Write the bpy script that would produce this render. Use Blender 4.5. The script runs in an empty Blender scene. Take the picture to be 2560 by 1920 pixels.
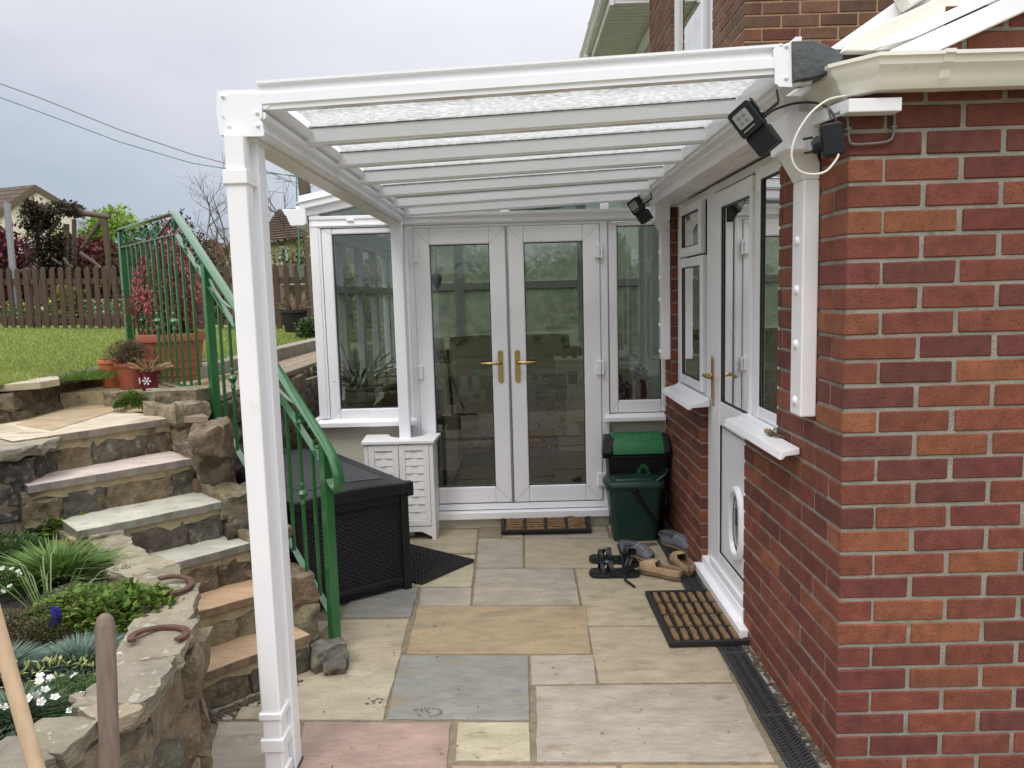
import bpy, bmesh, math, random
from mathutils import Vector, Matrix, noise
random.seed(7)
rad = math.radians
# ---------------------------------------------------------------- camera
F_PX, VPX, VPY, ROLL, EYE = 1950.0, 1286.0, 736.0, rad(1.5), 1.56
_Y = Vector(((VPX-1280)/F_PX, -(VPY-960)/F_PX, -1.0)).normalized()
_U = Vector((-math.sin(ROLL), math.cos(ROLL), 0.0)); _U = (_U - _Y*_U.dot(_Y)).normalized()
_X = _Y.cross(_U)
ROT = Matrix((_X, _Y, _U))                      # rows: world axes in camera space
scene = bpy.context.scene
cam = bpy.data.cameras.new('camera'); camo = bpy.data.objects.new('camera', cam)
scene.collection.objects.link(camo); scene.camera = camo
camo.matrix_world = Matrix.Translation((0, 0, EYE)) @ ROT.to_4x4()
cam.sensor_width = 36; cam.lens = F_PX/2560*36; cam.clip_start = 0.05; cam.clip_end = 1000
def P(px, py, x=None, y=None, z=None):
    """a point of the photograph on a known plane of the place"""
    d = ROT @ Vector(((px-1280)/F_PX, -(py-960)/F_PX, -1.0))
    t = x/d.x if x is not None else (y/d.y if y is not None else (z-EYE)/d.z)
    p = d*t; p.z += EYE
    return p
# ---------------------------------------------------------------- sky, sun, exposure
world = bpy.data.worlds.new('World'); scene.world = world; world.use_nodes = True
nt = world.node_tree; nt.nodes.clear(); L = nt.links.new
SUN_EL, SUN_AZ = rad(52), rad(205)              # azimuth clockwise from +Y : behind and left of the camera
sky = nt.nodes.new('ShaderNodeTexSky'); sky.sky_type = 'NISHITA'; sky.sun_disc = False
sky.sun_elevation = SUN_EL; sky.sun_rotation = SUN_AZ; sky.dust_density = 4
tc = nt.nodes.new('ShaderNodeTexCoord'); sep = nt.nodes.new('ShaderNodeSeparateXYZ'); L(tc.outputs['Generated'], sep.inputs[0])
grad = nt.nodes.new('ShaderNodeValToRGB'); els = grad.color_ramp.elements
stops = [(0.0, (.40, .435, .49)), (.07, (.365, .42, .50)), (.15, (.45, .485, .56)), (.24, (.60, .605, .65)), (.36, (.70, .695, .73)), (.55, (1.0, 1.0, 1.03)), (1.0, (2.2, 2.2, 2.25))]
els[0].position = 0; els[0].color = (*stops[0][1], 1); els[1].position = 1; els[1].color = (*stops[-1][1], 1)
for p_, c_ in stops[1:-1]:
    e = els.new(p_); e.color = (*c_, 1)
mp = nt.nodes.new('ShaderNodeMapping'); mp.inputs['Scale'].default_value = (1, 1, 2.6); L(tc.outputs['Generated'], mp.inputs[0])
nz = nt.nodes.new('ShaderNodeTexNoise'); nz.inputs['Scale'].default_value = 2.2; nz.inputs['Detail'].default_value = 5; nz.inputs['Roughness'].default_value = .5
L(mp.outputs[0], nz.inputs['Vector'])
ad = nt.nodes.new('ShaderNodeMath'); ad.operation = 'MULTIPLY_ADD'; ad.inputs[1].default_value = .30; L(nz.outputs[0], ad.inputs[0])
ax = nt.nodes.new('ShaderNodeMath'); ax.operation = 'MULTIPLY_ADD'; ax.inputs[1].default_value = .16; L(sep.outputs['X'], ax.inputs[0])
sb = nt.nodes.new('ShaderNodeMath'); sb.operation = 'SUBTRACT'; sb.inputs[1].default_value = .11; L(sep.outputs['Z'], sb.inputs[0])
L(sb.outputs[0], ax.inputs[2]); L(ax.outputs[0], ad.inputs[2]); L(ad.outputs[0], grad.inputs[0])
sm = nt.nodes.new('ShaderNodeVectorMath'); sm.operation = 'SCALE'; sm.inputs[3].default_value = .12; L(sky.outputs[0], sm.inputs[0])
mx = nt.nodes.new('ShaderNodeMix'); mx.data_type = 'RGBA'; mx.inputs[0].default_value = .88
L(sm.outputs[0], mx.inputs[6]); L(grad.outputs[0], mx.inputs[7])
bg = nt.nodes.new('ShaderNodeBackground'); bg.inputs['Strength'].default_value = 1.0; L(mx.outputs[2], bg.inputs[0])
wo = nt.nodes.new('ShaderNodeOutputWorld'); L(bg.outputs[0], wo.inputs[0])
sun = bpy.data.lights.new('sun', 'SUN'); sun.energy = 0.85; sun.angle = rad(20); sun.color = (1, .96, .9)
suno = bpy.data.objects.new('sun', sun); scene.collection.objects.link(suno)
sd = Vector((math.sin(SUN_AZ)*math.cos(SUN_EL), math.cos(SUN_AZ)*math.cos(SUN_EL), math.sin(SUN_EL)))
suno.rotation_euler = sd.to_track_quat('Z', 'Y').to_euler(); suno.location = (-6, -6, 12)
scene.view_settings.view_transform = 'Standard'; scene.view_settings.look = 'None'
scene.view_settings.exposure = 0.42; scene.view_settings.gamma = 1
scene.cycles.max_bounces = 10; scene.cycles.transparent_max_bounces = 24; scene.cycles.glossy_bounces = 5
scene.cycles.caustics_reflective = False; scene.cycles.caustics_refractive = False

# ---------------------------------------------------------------- materials
def mat(name, col=(.5, .5, .5), rough=.6, attr=False, var=.0, vs=8, col2=None, bump=0.0, bs=40, metal=0, spec=.5,
        stretch=(1, 1, 1), speck=None, ss=300, sth=.72, coat=0, stain=None, sts=3, stth=.6, bdist=.004, trans=0):
    m = bpy.data.materials.new(name); m.use_nodes = True; t = m.node_tree; n = t.nodes; l = t.links.new
    b = n['Principled BSDF']; b.inputs['Roughness'].default_value = rough; b.inputs['Metallic'].default_value = metal
    b.inputs['Specular IOR Level'].default_value = spec; b.inputs['Coat Weight'].default_value = coat; b.inputs['Coat Roughness'].default_value = .1
    geo = n.new('ShaderNodeNewGeometry'); mpn = n.new('ShaderNodeMapping'); mpn.inputs['Scale'].default_value = stretch
    l(geo.outputs['Position'], mpn.inputs[0]); V = mpn.outputs[0]
    if attr:
        a = n.new('ShaderNodeAttribute'); a.attribute_name = 'Col'; c = a.outputs['Color']
    else:
        r_ = n.new('ShaderNodeRGB'); r_.outputs[0].default_value = (*col, 1); c = r_.outputs[0]
    def noi(s, d=4, r=.55):
        x = n.new('ShaderNodeTexNoise'); x.inputs['Scale'].default_value = s; x.inputs['Detail'].default_value = d; x.inputs['Roughness'].default_value = r
        l(V, x.inputs['Vector']); return x.outputs[0]
    def mixc(f, A, B, bt='MIX'):
        x = n.new('ShaderNodeMix'); x.data_type = 'RGBA'; x.blend_type = bt
        for s_, v_ in ((0, f), (6, A), (7, B)):
            if isinstance(v_, (int, float)): x.inputs[s_].default_value = v_
            elif isinstance(v_, tuple): x.inputs[s_].default_value = (*v_, 1)
            else: l(v_, x.inputs[s_])
        return x.outputs[2]
    def ramp(src, a_, b_):
        x = n.new('ShaderNodeMapRange'); x.inputs['From Min'].default_value = a_; x.inputs['From Max'].default_value = b_; l(src, x.inputs[0]); return x.outputs[0]
    if col2 is not None: c = mixc(ramp(noi(vs, 5), .38, .62), c, col2)
    if var > 0:
        f = ramp(noi(vs*1.7, 6, .6), .3, .7); g = n.new('ShaderNodeMapRange'); g.inputs['To Min'].default_value = 1-var; g.inputs['To Max'].default_value = 1+var; l(f, g.inputs[0])
        h = n.new('ShaderNodeVectorMath'); h.operation = 'SCALE'; l(c, h.inputs[0]); l(g.outputs[0], h.inputs[3]); c = h.outputs[0]
    if stain is not None: c = mixc(ramp(noi(sts, 7, .65), stth, stth+.1), c, stain)
    if speck is not None: c = mixc(ramp(noi(ss, 2), sth-.02, sth+.04), c, speck)
    l(c, b.inputs['Base Color'])
    if bump > 0:
        bu = n.new('ShaderNodeBump'); bu.inputs['Strength'].default_value = bump; bu.inputs['Distance'].default_value = bdist
        l(noi(bs, 6, .65), bu.inputs['Height']); l(bu.outputs[0], b.inputs['Normal'])
    if trans > 0:
        tr = n.new('ShaderNodeBsdfTranslucent'); l(c, tr.inputs[0]); ms = n.new('ShaderNodeMixShader'); ms.inputs[0].default_value = trans
        l(b.outputs[0], ms.inputs[1]); l(tr.outputs[0], ms.inputs[2]); l(ms.outputs[0], n['Material Output'].inputs[0])
    return m

def glass(name, tint=(.88, .92, .9), refl=.06, drops=False, mist=0.0, mc=(.75, .8, .78)):
    m = bpy.data.materials.new(name); m.use_nodes = True; t = m.node_tree; n = t.nodes; l = t.links.new; n.clear()
    o = n.new('ShaderNodeOutputMaterial'); tr = n.new('ShaderNodeBsdfTransparent'); tr.inputs[0].default_value = (*tint, 1)
    gl = n.new('ShaderNodeBsdfGlossy'); gl.inputs['Roughness'].default_value = .01; gl.inputs[0].default_value = (1, 1, 1, 1)
    fr = n.new('ShaderNodeFresnel'); fr.inputs[0].default_value = 1.52
    mr = n.new('ShaderNodeMapRange'); mr.inputs['From Min'].default_value = .04; mr.inputs['To Min'].default_value = refl; mr.inputs['To Max'].default_value = 1.0; l(fr.outputs[0], mr.inputs[0])
    mxs = n.new('ShaderNodeMixShader'); l(mr.outputs[0], mxs.inputs[0]); l(tr.outputs[0], mxs.inputs[1]); l(gl.outputs[0], mxs.inputs[2]); out = mxs.outputs[0]
    geo = n.new('ShaderNodeNewGeometry')
    if drops:
        mp_ = n.new('ShaderNodeMapping'); mp_.inputs['Scale'].default_value = (42, 140, 42); l(geo.outputs['Position'], mp_.inputs[0])
        nz_ = n.new('ShaderNodeTexNoise'); nz_.inputs['Scale'].default_value = 1.0; nz_.inputs['Detail'].default_value = 5; nz_.inputs['Roughness'].default_value = .6; l(mp_.outputs[0], nz_.inputs['Vector'])
        r1 = n.new('ShaderNodeMapRange'); r1.inputs['From Min'].default_value = .44; r1.inputs['From Max'].default_value = .64; l(nz_.outputs[0], r1.inputs[0])
        bu = n.new('ShaderNodeBump'); bu.inputs['Strength'].default_value = .12; bu.inputs['Distance'].default_value = .003; l(nz_.outputs[0], bu.inputs['Height']); l(bu.outputs[0], gl.inputs['Normal'])
        tl = n.new('ShaderNodeBsdfTranslucent'); tl.inputs[0].default_value = (.95, .97, .98, 1)
        m2 = n.new('ShaderNodeMixShader'); ml = n.new('ShaderNodeMath'); ml.operation = 'MULTIPLY_ADD'; ml.inputs[1].default_value = .30; ml.inputs[2].default_value = .14; l(r1.outputs[0], ml.inputs[0]); l(ml.outputs[0], m2.inputs[0])
        l(out, m2.inputs[1]); l(tl.outputs[0], m2.inputs[2]); out = m2.outputs[0]
    if mist > 0:
        nz_ = n.new('ShaderNodeTexNoise'); nz_.inputs['Scale'].default_value = 3.0; nz_.inputs['Detail'].default_value = 6; nz_.inputs['Roughness'].default_value = .7; l(geo.outputs['Position'], nz_.inputs['Vector'])
        r1 = n.new('ShaderNodeMapRange'); r1.inputs['From Min'].default_value = .3; r1.inputs['From Max'].default_value = .7; r1.inputs['To Max'].default_value = mist; r1.inputs['To Min'].default_value = mist*.4; l(nz_.outputs[0], r1.inputs[0])
        tl = n.new('ShaderNodeBsdfTranslucent'); tl.inputs[0].default_value = (*mc, 1)
        m2 = n.new('ShaderNodeMixShader'); l(r1.outputs[0], m2.inputs[0]); l(out, m2.inputs[1]); l(tl.outputs[0], m2.inputs[2]); out = m2.outputs[0]
    l(out, o.inputs[0]); return m

M = {}
M['upvc'] = mat('white_upvc', (.89, .89, .925), .28, stain=(.72, .72, .69), sts=2.2, stth=.66, var=.03, vs=2.5, bump=.06, bs=22)
M['upvc_old'] = mat('weathered_upvc', (.84, .82, .745), .4, var=.05, vs=3, stain=(.50, .49, .38), sts=5, stth=.65, bump=.06, bs=25)
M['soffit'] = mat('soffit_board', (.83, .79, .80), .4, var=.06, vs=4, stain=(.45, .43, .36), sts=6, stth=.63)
M['alu'] = mat('powder_coated_aluminium', (.875, .895, .94), .22, var=.02, vs=3)
M['gasket'] = mat('black_gasket', (.015, .015, .017), .5)
M['brick'] = mat('red_brick', attr=True, var=.30, vs=11, rough=.85, bump=.8, bs=120, bdist=.004, speck=(.05, .022, .018), ss=190, sth=.64, stain=(.40, .33, .29), sts=11, stth=.72)
M['mortar'] = mat('grey_mortar', (.30, .285, .24), .95, var=.25, vs=7, bump=1.0, bs=150, bdist=.006, stain=(.16, .145, .12), sts=9, stth=.62)
M['brick_old'] = mat('brown_brick', attr=True, var=.25, vs=9, rough=.9, bump=.6, bs=120, speck=(.04, .025, .02), ss=150, sth=.66)
M['mortar_tan'] = mat('tan_mortar', (.38, .25, .14), .95, var=.15, vs=20, bump=.4, bs=150)
M['slab'] = mat('sandstone_slab', attr=True, var=.20, vs=3.6, rough=.60, bump=.9, bs=13, bdist=.010, stretch=(1, 1.9, 1), stain=(.27, .225, .155), sts=4.5, stth=.57, speck=(.10, .085, .06), ss=60, sth=.70)
M['joint'] = mat('sandy_pointing', (.24, .195, .13), .95, var=.25, vs=16, bump=1, bs=160, bdist=.006)
M['stone'] = mat('rubble_stone', attr=True, var=.45, vs=13, rough=.9, bump=1.0, bs=26, bdist=.022, stain=(.22, .18, .07), sts=9, stth=.60, speck=(.20, .19, .14), ss=26, sth=.62)
M['slate'] = mat('coping_stone', attr=True, var=.25, vs=7, rough=.8, bump=1.0, bs=20, bdist=.020, stretch=(1, 1, 5), stain=(.20, .185, .10), sts=12, stth=.56, speck=(.36, .35, .27), ss=24, sth=.62)
M['stone_mortar'] = mat('wall_mortar', (.20, .165, .115), .95, var=.4, vs=14, bump=1, bs=60, bdist=.012, stain=(.30, .25, .17), sts=7, stth=.56)
M['riser_mortar'] = mat('buff_mortar', (.36, .30, .18), .95, var=.2, vs=10, bump=.8, bs=90, bdist=.006, stain=(.13, .095, .06), sts=6, stth=.57)
M['render'] = mat('cream_render', (.62, .58, .48), .85, var=.05, vs=3, bump=.2, bs=120, bdist=.002)
M['concrete'] = mat('concrete', (.28, .26, .22), .95, var=.25, vs=8, bump=.8, bs=90, bdist=.005)
M['soil'] = mat('soil', (.03, .022, .015), .95, var=.5, vs=30, bump=1, bs=70, bdist=.03)
M['lawn'] = mat('lawn_turf', (.19, .24, .065), .9, var=.3, vs=5, col2=(.24, .275, .09), bump=1, bs=90, bdist=.03)
M['ground'] = mat('field', (.17, .18, .10), .95, var=.3, vs=.6)
M['leaf'] = mat('leaf', attr=True, var=.15, vs=20, rough=.6, trans=.3)
M['bark'] = mat('bark', (.11, .085, .06), .95, var=.3, vs=30, bump=1, bs=60, bdist=.01)
M['green'] = mat('green_gloss_paint', (.020, .125, .038), .22, var=.08, vs=5, coat=.6, bump=.12, bs=130, bdist=.002)
M['drain'] = mat('drain_plastic', (.045, .046, .05), .5, var=.3, vs=30, bump=.2)
M['black'] = mat('black_plastic', (.010, .011, .013), .42, spec=.3, var=.2, vs=20, bump=.1, bs=60)
M['dark'] = mat('dark_rubber', (.014, .013, .012), .75, var=.3, vs=40, bump=.5, bs=200)
M['coir'] = mat('coir_fibre', (.27, .165, .075), .98, var=.45, vs=60, bump=1, bs=260, bdist=.01)
M['terra'] = mat('terracotta_plastic', (.33, .095, .05), .5, var=.1, vs=4)
M['terra_o'] = mat('orange_terracotta_plastic', (.50, .15, .055), .5, var=.1, vs=4, stain=(.3, .12, .06), sts=8, stth=.65)
M['burg'] = mat('burgundy_enamel', (.11, .008, .02), .3, var=.1)
M['white'] = mat('white_paint', (.80, .80, .80), .45, var=.02)
M['brass'] = mat('polished_brass', (.50, .36, .15), .22, metal=1, var=.1, vs=20)
M['steel'] = mat('galvanised_steel', (.35, .36, .38), .45, metal=.8)
M['wood_grey'] = mat('weathered_wood_handle', (.17, .125, .10), .8, var=.25, vs=8, stretch=(6, 6, .8), bump=.5, bs=50, bdist=.003)
M['wood_pale'] = mat('pale_wood_handle', (.46, .33, .21), .7, var=.12, vs=6, stretch=(6, 6, .8), bump=.2, bs=50, stain=(.6, .55, .47), sts=6, stth=.62)
M['fence'] = mat('brown_stained_timber', (.075, .047, .033), .85, var=.22, vs=6, stretch=(6, 6, 1), bump=.5, bs=20)
M['deck'] = mat('weathered_timber', (.30, .24, .17), .9, var=.3, vs=9, stretch=(5, 1, 5), bump=.6, bs=40)
M['rust'] = mat('rusty_iron', (.10, .045, .03), .75, var=.4, vs=30, bump=.7, bs=120)
M['binblack'] = mat('black_bin_plastic', (.006, .006, .007), .45, spec=.3, var=.2)
M['bingreen'] = mat('bright_green_plastic', (.010, .14, .05), .4, var=.05)
M['caddy'] = mat('dark_green_plastic', (.007, .034, .026), .4, var=.15, vs=12, speck=(.25, .25, .2), ss=120, sth=.74)
M['roof'] = mat('brown_roof_tile', (.12, .09, .07), .9, var=.3, vs=3, bump=.6, bs=10)
M['wall_cream'] = mat('cream_house_render', (.60, .55, .45), .9, var=.05, vs=1)
M['wall_yellow'] = mat('yellow_house_render', (.62, .52, .34), .9, var=.06, vs=1)
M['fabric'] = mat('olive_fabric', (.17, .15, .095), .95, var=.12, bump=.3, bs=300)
M['wicker'] = mat('brown_wicker', (.20, .15, .09), .8, var=.3, vs=60, bump=1, bs=90, bdist=.01)
M['cloth'] = mat('cloth', attr=True, rough=.95, var=.12, vs=30)
M['pattern'] = mat('speckled_cloth', (.025, .025, .028), .9, speck=(.6, .6, .6), ss=70, sth=.56)
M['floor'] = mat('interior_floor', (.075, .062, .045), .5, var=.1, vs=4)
M['plain'] = mat('coloured_plastic', attr=True, rough=.5)
M['membrane'] = mat('grey_membrane', (.065, .072, .078), .6, var=.15, vs=12, bump=.6, bs=14, bdist=.02)
M['cable'] = mat('grey_cable', (.16, .165, .17), .5); M['cable_w'] = mat('white_cable', (.70, .67, .60), .45)
M['lens'] = mat('lamp_lens', (.26, .26, .26), .15, coat=.5)
M['glass'] = glass('window_glass', (.53, .57, .53), .085)
M['glass_clear'] = glass('outer_glass', (.80, .86, .83), .08)
M['glass_mist'] = glass('misted_window_glass', (.80, .86, .83), .07, mist=.35)
M['roof_sheet'] = glass('tinted_roof_sheet', (.32, .34, .32), .08, mist=.28)
M['glass_fog'] = glass('fogged_window_glass', (.80, .86, .83), .06, mist=.85, mc=(.70, .80, .62))
M['glass_wet'] = glass('wet_canopy_glass', (.96, .985, .985), .05, drops=True)
M['pale'] = mat('glazed_cream_pot', (.50, .50, .36), .3, coat=.4)
M['wet'] = mat('wet_stone', (.16, .13, .095), .3, var=.1)

# ---------------------------------------------------------------- mesh helpers
col = scene.collection
def tag(o, label=None, cat=None, group=None, kind=None):
    if label: o['label'] = label
    if cat: o['category'] = cat
    if group: o['group'] = group
    if kind: o['kind'] = kind
    return o
def thing(name, label, cat, loc=(0, 0, 0), group=None):
    o = bpy.data.objects.new(name, None); col.objects.link(o); o.location = loc; o.empty_display_size = .1
    return tag(o, label, cat, group)
def root_loc(o):
    while o.parent: o = o.parent
    return Vector(o.location)
class MB:
    def __init__(s): s.v = []; s.f = []; s.c = []
    def add(s, vs, fs, c=(1, 1, 1)):
        k = len(s.v); s.v += [tuple(p) for p in vs]; s.f += [tuple(i+k for i in f) for f in fs]; s.c += [c]*len(fs); return s
    def box(s, x0, x1, y0, y1, z0, z1, c=(1, 1, 1)):
        if x0 > x1: x0, x1 = x1, x0
        if y0 > y1: y0, y1 = y1, y0
        if z0 > z1: z0, z1 = z1, z0
        v = [(x0, y0, z0), (x1, y0, z0), (x1, y1, z0), (x0, y1, z0), (x0, y0, z1), (x1, y0, z1), (x1, y1, z1), (x0, y1, z1)]
        return s.add(v, [(0, 3, 2, 1), (4, 5, 6, 7), (0, 1, 5, 4), (1, 2, 6, 5), (2, 3, 7, 6), (3, 0, 4, 7)], c)
    def obox(s, c0, ax, ay, az, c=(1, 1, 1)):                # oriented box: centre and three half-axes
        c0, ax, ay, az = map(Vector, (c0, ax, ay, az))
        v = [c0+ax*i+ay*j+az*k for k in (-1, 1) for i, j in ((-1, -1), (1, -1), (1, 1), (-1, 1))]
        return s.add(v, [(0, 3, 2, 1), (4, 5, 6, 7), (0, 1, 5, 4), (1, 2, 6, 5), (2, 3, 7, 6), (3, 0, 4, 7)], c)
    def slabp(s, poly, d, c, cs):                            # prism with its own colour on the broken edge
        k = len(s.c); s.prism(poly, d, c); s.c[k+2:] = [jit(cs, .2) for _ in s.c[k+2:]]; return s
    def prism(s, poly, d, c=(1, 1, 1)):                      # poly of 3D points, extruded by vector d
        n = len(poly); poly = [Vector(p) for p in poly]; d = Vector(d)
        return s.add(poly+[p+d for p in poly], [tuple(range(n))[::-1], tuple(range(n, 2*n))]+[(i, (i+1) % n, (i+1) % n+n, i+n) for i in range(n)], c)
    def bar(s, a, b, w, h, c=(1, 1, 1), up=(0, 0, 1)):
        a, b = Vector(a), Vector(b); t = (b-a); ln = t.length; t.normalize(); u = Vector(up)
        if abs(t.dot(u)) > .98: u = Vector((0, 1, 0))
        sd_ = t.cross(u).normalized(); u2 = sd_.cross(t).normalized()
        return s.obox((a+b)/2, t*ln/2, sd_*w/2, u2*h/2, c)
    def tube(s, pts, r, seg=8, c=(1, 1, 1), cap=True):
        pts = [Vector(p) for p in pts]; n = len(pts); rr = r if isinstance(r, (list, tuple)) else [r]*n; k = len(s.v); prev = None
        for i, p in enumerate(pts):
            t = (pts[min(i+1, n-1)]-pts[max(i-1, 0)]).normalized()
            if prev is None:
                a = t.cross(Vector((0, 0, 1)));
                if a.length < .05: a = t.cross(Vector((1, 0, 0)))
                a.normalize()
            else:
                a = (prev-t*prev.dot(t)).normalized()
            prev = a; b = t.cross(a)
            for j in range(seg):
                an = 2*math.pi*j/seg; s.v.append(tuple(p+(a*math.cos(an)+b*math.sin(an))*rr[i]))
        for i in range(n-1):
            for j in range(seg):
                s.f.append((k+i*seg+j, k+i*seg+(j+1) % seg, k+(i+1)*seg+(j+1) % seg, k+(i+1)*seg+j)); s.c.append(c)
        if cap:
            s.f.append(tuple(k+j for j in range(seg))[::-1]); s.f.append(tuple(k+(n-1)*seg+j for j in range(seg))); s.c += [c, c]
        return s
    def ribbon(s, pts, w, th, side=(0, 0, 1), c=(1, 1, 1)):  # flat strip following pts, width along 'side', thickness across
        side = Vector(side).normalized(); pts = [Vector(p) for p in pts]; n = len(pts); k = len(s.v)
        for i, p in enumerate(pts):
            t = (pts[min(i+1, n-1)]-pts[max(i-1, 0)]).normalized(); nn = t.cross(side).normalized()
            for a_, b_ in ((-1, -1), (1, -1), (1, 1), (-1, 1)): s.v.append(tuple(p+side*w/2*a_+nn*th/2*b_))
        for i in range(n-1):
            for j in range(4): s.f.append((k+i*4+j, k+i*4+(j+1) % 4, k+i*4+4+(j+1) % 4, k+i*4+4+j)); s.c.append(c)
        s.f += [(k+3, k+2, k+1, k), tuple(k+(n-1)*4+j for j in range(4))]; s.c += [c, c]; return s
    def lathe(s, prof, o, seg=32, c=(1, 1, 1), sx=1, sy=1):
        o = Vector(o); k = len(s.v); n = len(prof)
        for r, z in prof:
            for j in range(seg): an = 2*math.pi*j/seg; s.v.append((o.x+r*sx*math.cos(an), o.y+r*sy*math.sin(an), o.z+z))
        for i in range(n-1):
            for j in range(seg): s.f.append((k+i*seg+j, k+i*seg+(j+1) % seg, k+(i+1)*seg+(j+1) % seg, k+(i+1)*seg+j)); s.c.append(c)
        s.f.append(tuple(k+j for j in range(seg))[::-1]); s.f.append(tuple(k+(n-1)*seg+j for j in range(seg))); s.c += [c, c]; return s
    def rock(s, ctr, dims, yaw=0, c=(1, 1, 1), rough=.12, n=4, rnd=.35, flat=False, tilt=0):
        ctr = Vector(ctr); sd_ = Vector((random.random()*50, random.random()*50, random.random()*50)); idx = {}; vs = []; fs = []
        R_ = Matrix.Rotation(yaw, 3, 'Z') @ Matrix.Rotation(tilt, 3, 'X'); dm = Vector(dims)/2; mn = min(dims)
        def vid(a, b, c_):
            q = (a, b, c_)
            if q in idx: return idx[q]
            p = Vector((a, b, c_))*(2/n)-Vector((1, 1, 1))
            ln = (abs(p.x)**5+abs(p.y)**5+abs(p.z)**5)**.2
            q2 = p*((1-rnd)+rnd/max(ln, .3)) if ln > 0 else p
            q2 = Vector((q2.x*dm.x, q2.y*dm.y, q2.z*dm.z))
            nn = noise.noise_vector(q2*(2.2/max(mn, .05))*.5+sd_)*mn*rough*2 + noise.noise_vector(q2*(7/max(mn, .05))*.5+sd_)*mn*rough*.7
            if flat and c_ == n: nn.z *= .3
            idx[q] = len(vs); vs.append(ctr+R_@(q2+nn)); return idx[q]
        for i in range(n):
            for j in range(n):
                fs.append((vid(i, j, 0), vid(i, j+1, 0), vid(i+1, j+1, 0), vid(i+1, j, 0)))
                fs.append((vid(i, j, n), vid(i+1, j, n), vid(i+1, j+1, n), vid(i, j+1, n)))
                fs.append((vid(i, 0, j), vid(i+1, 0, j), vid(i+1, 0, j+1), vid(i, 0, j+1)))
                fs.append((vid(i, n, j), vid(i, n, j+1), vid(i+1, n, j+1), vid(i+1, n, j)))
                fs.append((vid(0, i, j), vid(0, i, j+1), vid(0, i+1, j+1), vid(0, i+1, j)))
                fs.append((vid(n, i, j), vid(n, i+1, j), vid(n, i+1, j+1), vid(n, i, j+1)))
        return s.add(vs, fs, c)
    def build(s, name, m, parent=None, smooth=0, bevel=0, seg=2, kind=None):
        off = root_loc(parent) if parent else Vector((0, 0, 0))
        me = bpy.data.meshes.new(name); me.from_pydata([(a-off.x, b-off.y, c_-off.z) for a, b, c_ in s.v], [], s.f)
        at = me.color_attributes.new('Col', 'FLOAT_COLOR', 'CORNER'); buf = []
        for f, c in zip(s.f, s.c): buf += [c[0], c[1], c[2], 1.0]*len(f)
        at.data.foreach_set('color', buf)
        if smooth:
            me.polygons.foreach_set('use_smooth', [True]*len(me.polygons)); me.set_sharp_from_angle(angle=rad(smooth))
        me.materials.append(M[m] if isinstance(m, str) else m); me.update()
        o = bpy.data.objects.new(name, me); col.objects.link(o)
        if parent: o.parent = parent
        if bevel:
            b = o.modifiers.new('bevel', 'BEVEL'); b.width = bevel; b.segments = seg; b.limit_method = 'ANGLE'; b.angle_limit = rad(40)
        if kind: o['kind'] = kind
        return o
def smooth_pts(pts, k=6):
    q = [pts[0]]+list(pts)+[pts[-1]]; o = []
    for i in range(1, len(q)-2):
        a, b, c_, d = q[i-1], q[i], q[i+1], q[i+2]
        for j in range(k):
            t = j/k; o.append(.5*((2*b)+(c_-a)*t+(2*a-5*b+4*c_-d)*t*t+(3*b-a-3*c_+d)*t**3))
    return o+[q[-1]]
def jit(c, a=.1):
    k = 1+random.uniform(-a, a); return tuple(max(0, x*k*(1+random.uniform(-a, a)*.3)) for x in c)
def copy_tree(o, parent=None):
    c = o.copy(); col.objects.link(c); c.parent = parent
    for ch in o.children: copy_tree(ch, c)
    return c
# ================================================================ GROUND
def lawn_z(x, y):
    if y < 5: return 1.165
    t = min(1, (y-5)/9); far = 1.06 + (-3.0-x)/8*.19
    far = max(1.0, min(1.30, far)); return 1.165*(1-t)+far*t
MB().box(-150, 150, -40, 400, -.30, -.05).build('ground', 'ground', kind='structure')
MB().box(-3.2, 2.2, -1.0, 5.35, -.045, -.006).build('patio_bed', 'joint', kind='structure')
m = MB()
xs = [-60, -30, -18, -13, -10, -8, -7, -6, -5, -4.2, -3.6, -3.1, -2.62]; ys = [1.0, 2, 3, 3.9, 4.6, 5.4, 6.5, 8, 9.5, 11, 12.5, 14, 15.5, 18, 24, 40, 120]
def sheet(xs, ys):
    k = {}
    vs = []; fs = []
    for i, x in enumerate(xs):
        for j, y in enumerate(ys): k[i, j] = len(vs); vs.append((x, y, lawn_z(x, y)))
    for i in range(len(xs)-1):
        for j in range(len(ys)-1): fs.append((k[i, j], k[i+1, j], k[i+1, j+1], k[i, j+1]))
    m.add(vs, fs)
sheet(xs, ys); sheet([-2.62, -2.35, -2.1], ys[5:]); sheet([-2.1, 0, 4, 9, 30], [9.2, 11, 12.5, 14, 18, 40, 120])
lawn_o = m.build('lawn', 'lawn', kind='structure')
# grass blades on the visible part of the lawn
m = MB()
for i in range(52000):
    y = 3.9 + (random.random()**1.9)*9.8; x = random.uniform(-2.65-(y-3.0)*.62, -2.62 if y < 5.6 else -2.12)
    z = lawn_z(x, y)-.004; h = random.uniform(.014, .028)*(1+.05*y); w = .0035*(1+.22*(y-3)); a = random.random()*6.28
    dx, dy = math.cos(a)*w, math.sin(a)*w; lx, ly = random.uniform(-.02, .02), random.uniform(-.02, .02)
    g = random.random(); c = jit((.215+.09*g, .295+.06*g, .075), .24)
    m.add([(x-dx, y-dy, z), (x+dx, y+dy, z), (x+lx, y+ly, z+h)], [(0, 1, 2)], c)
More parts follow.
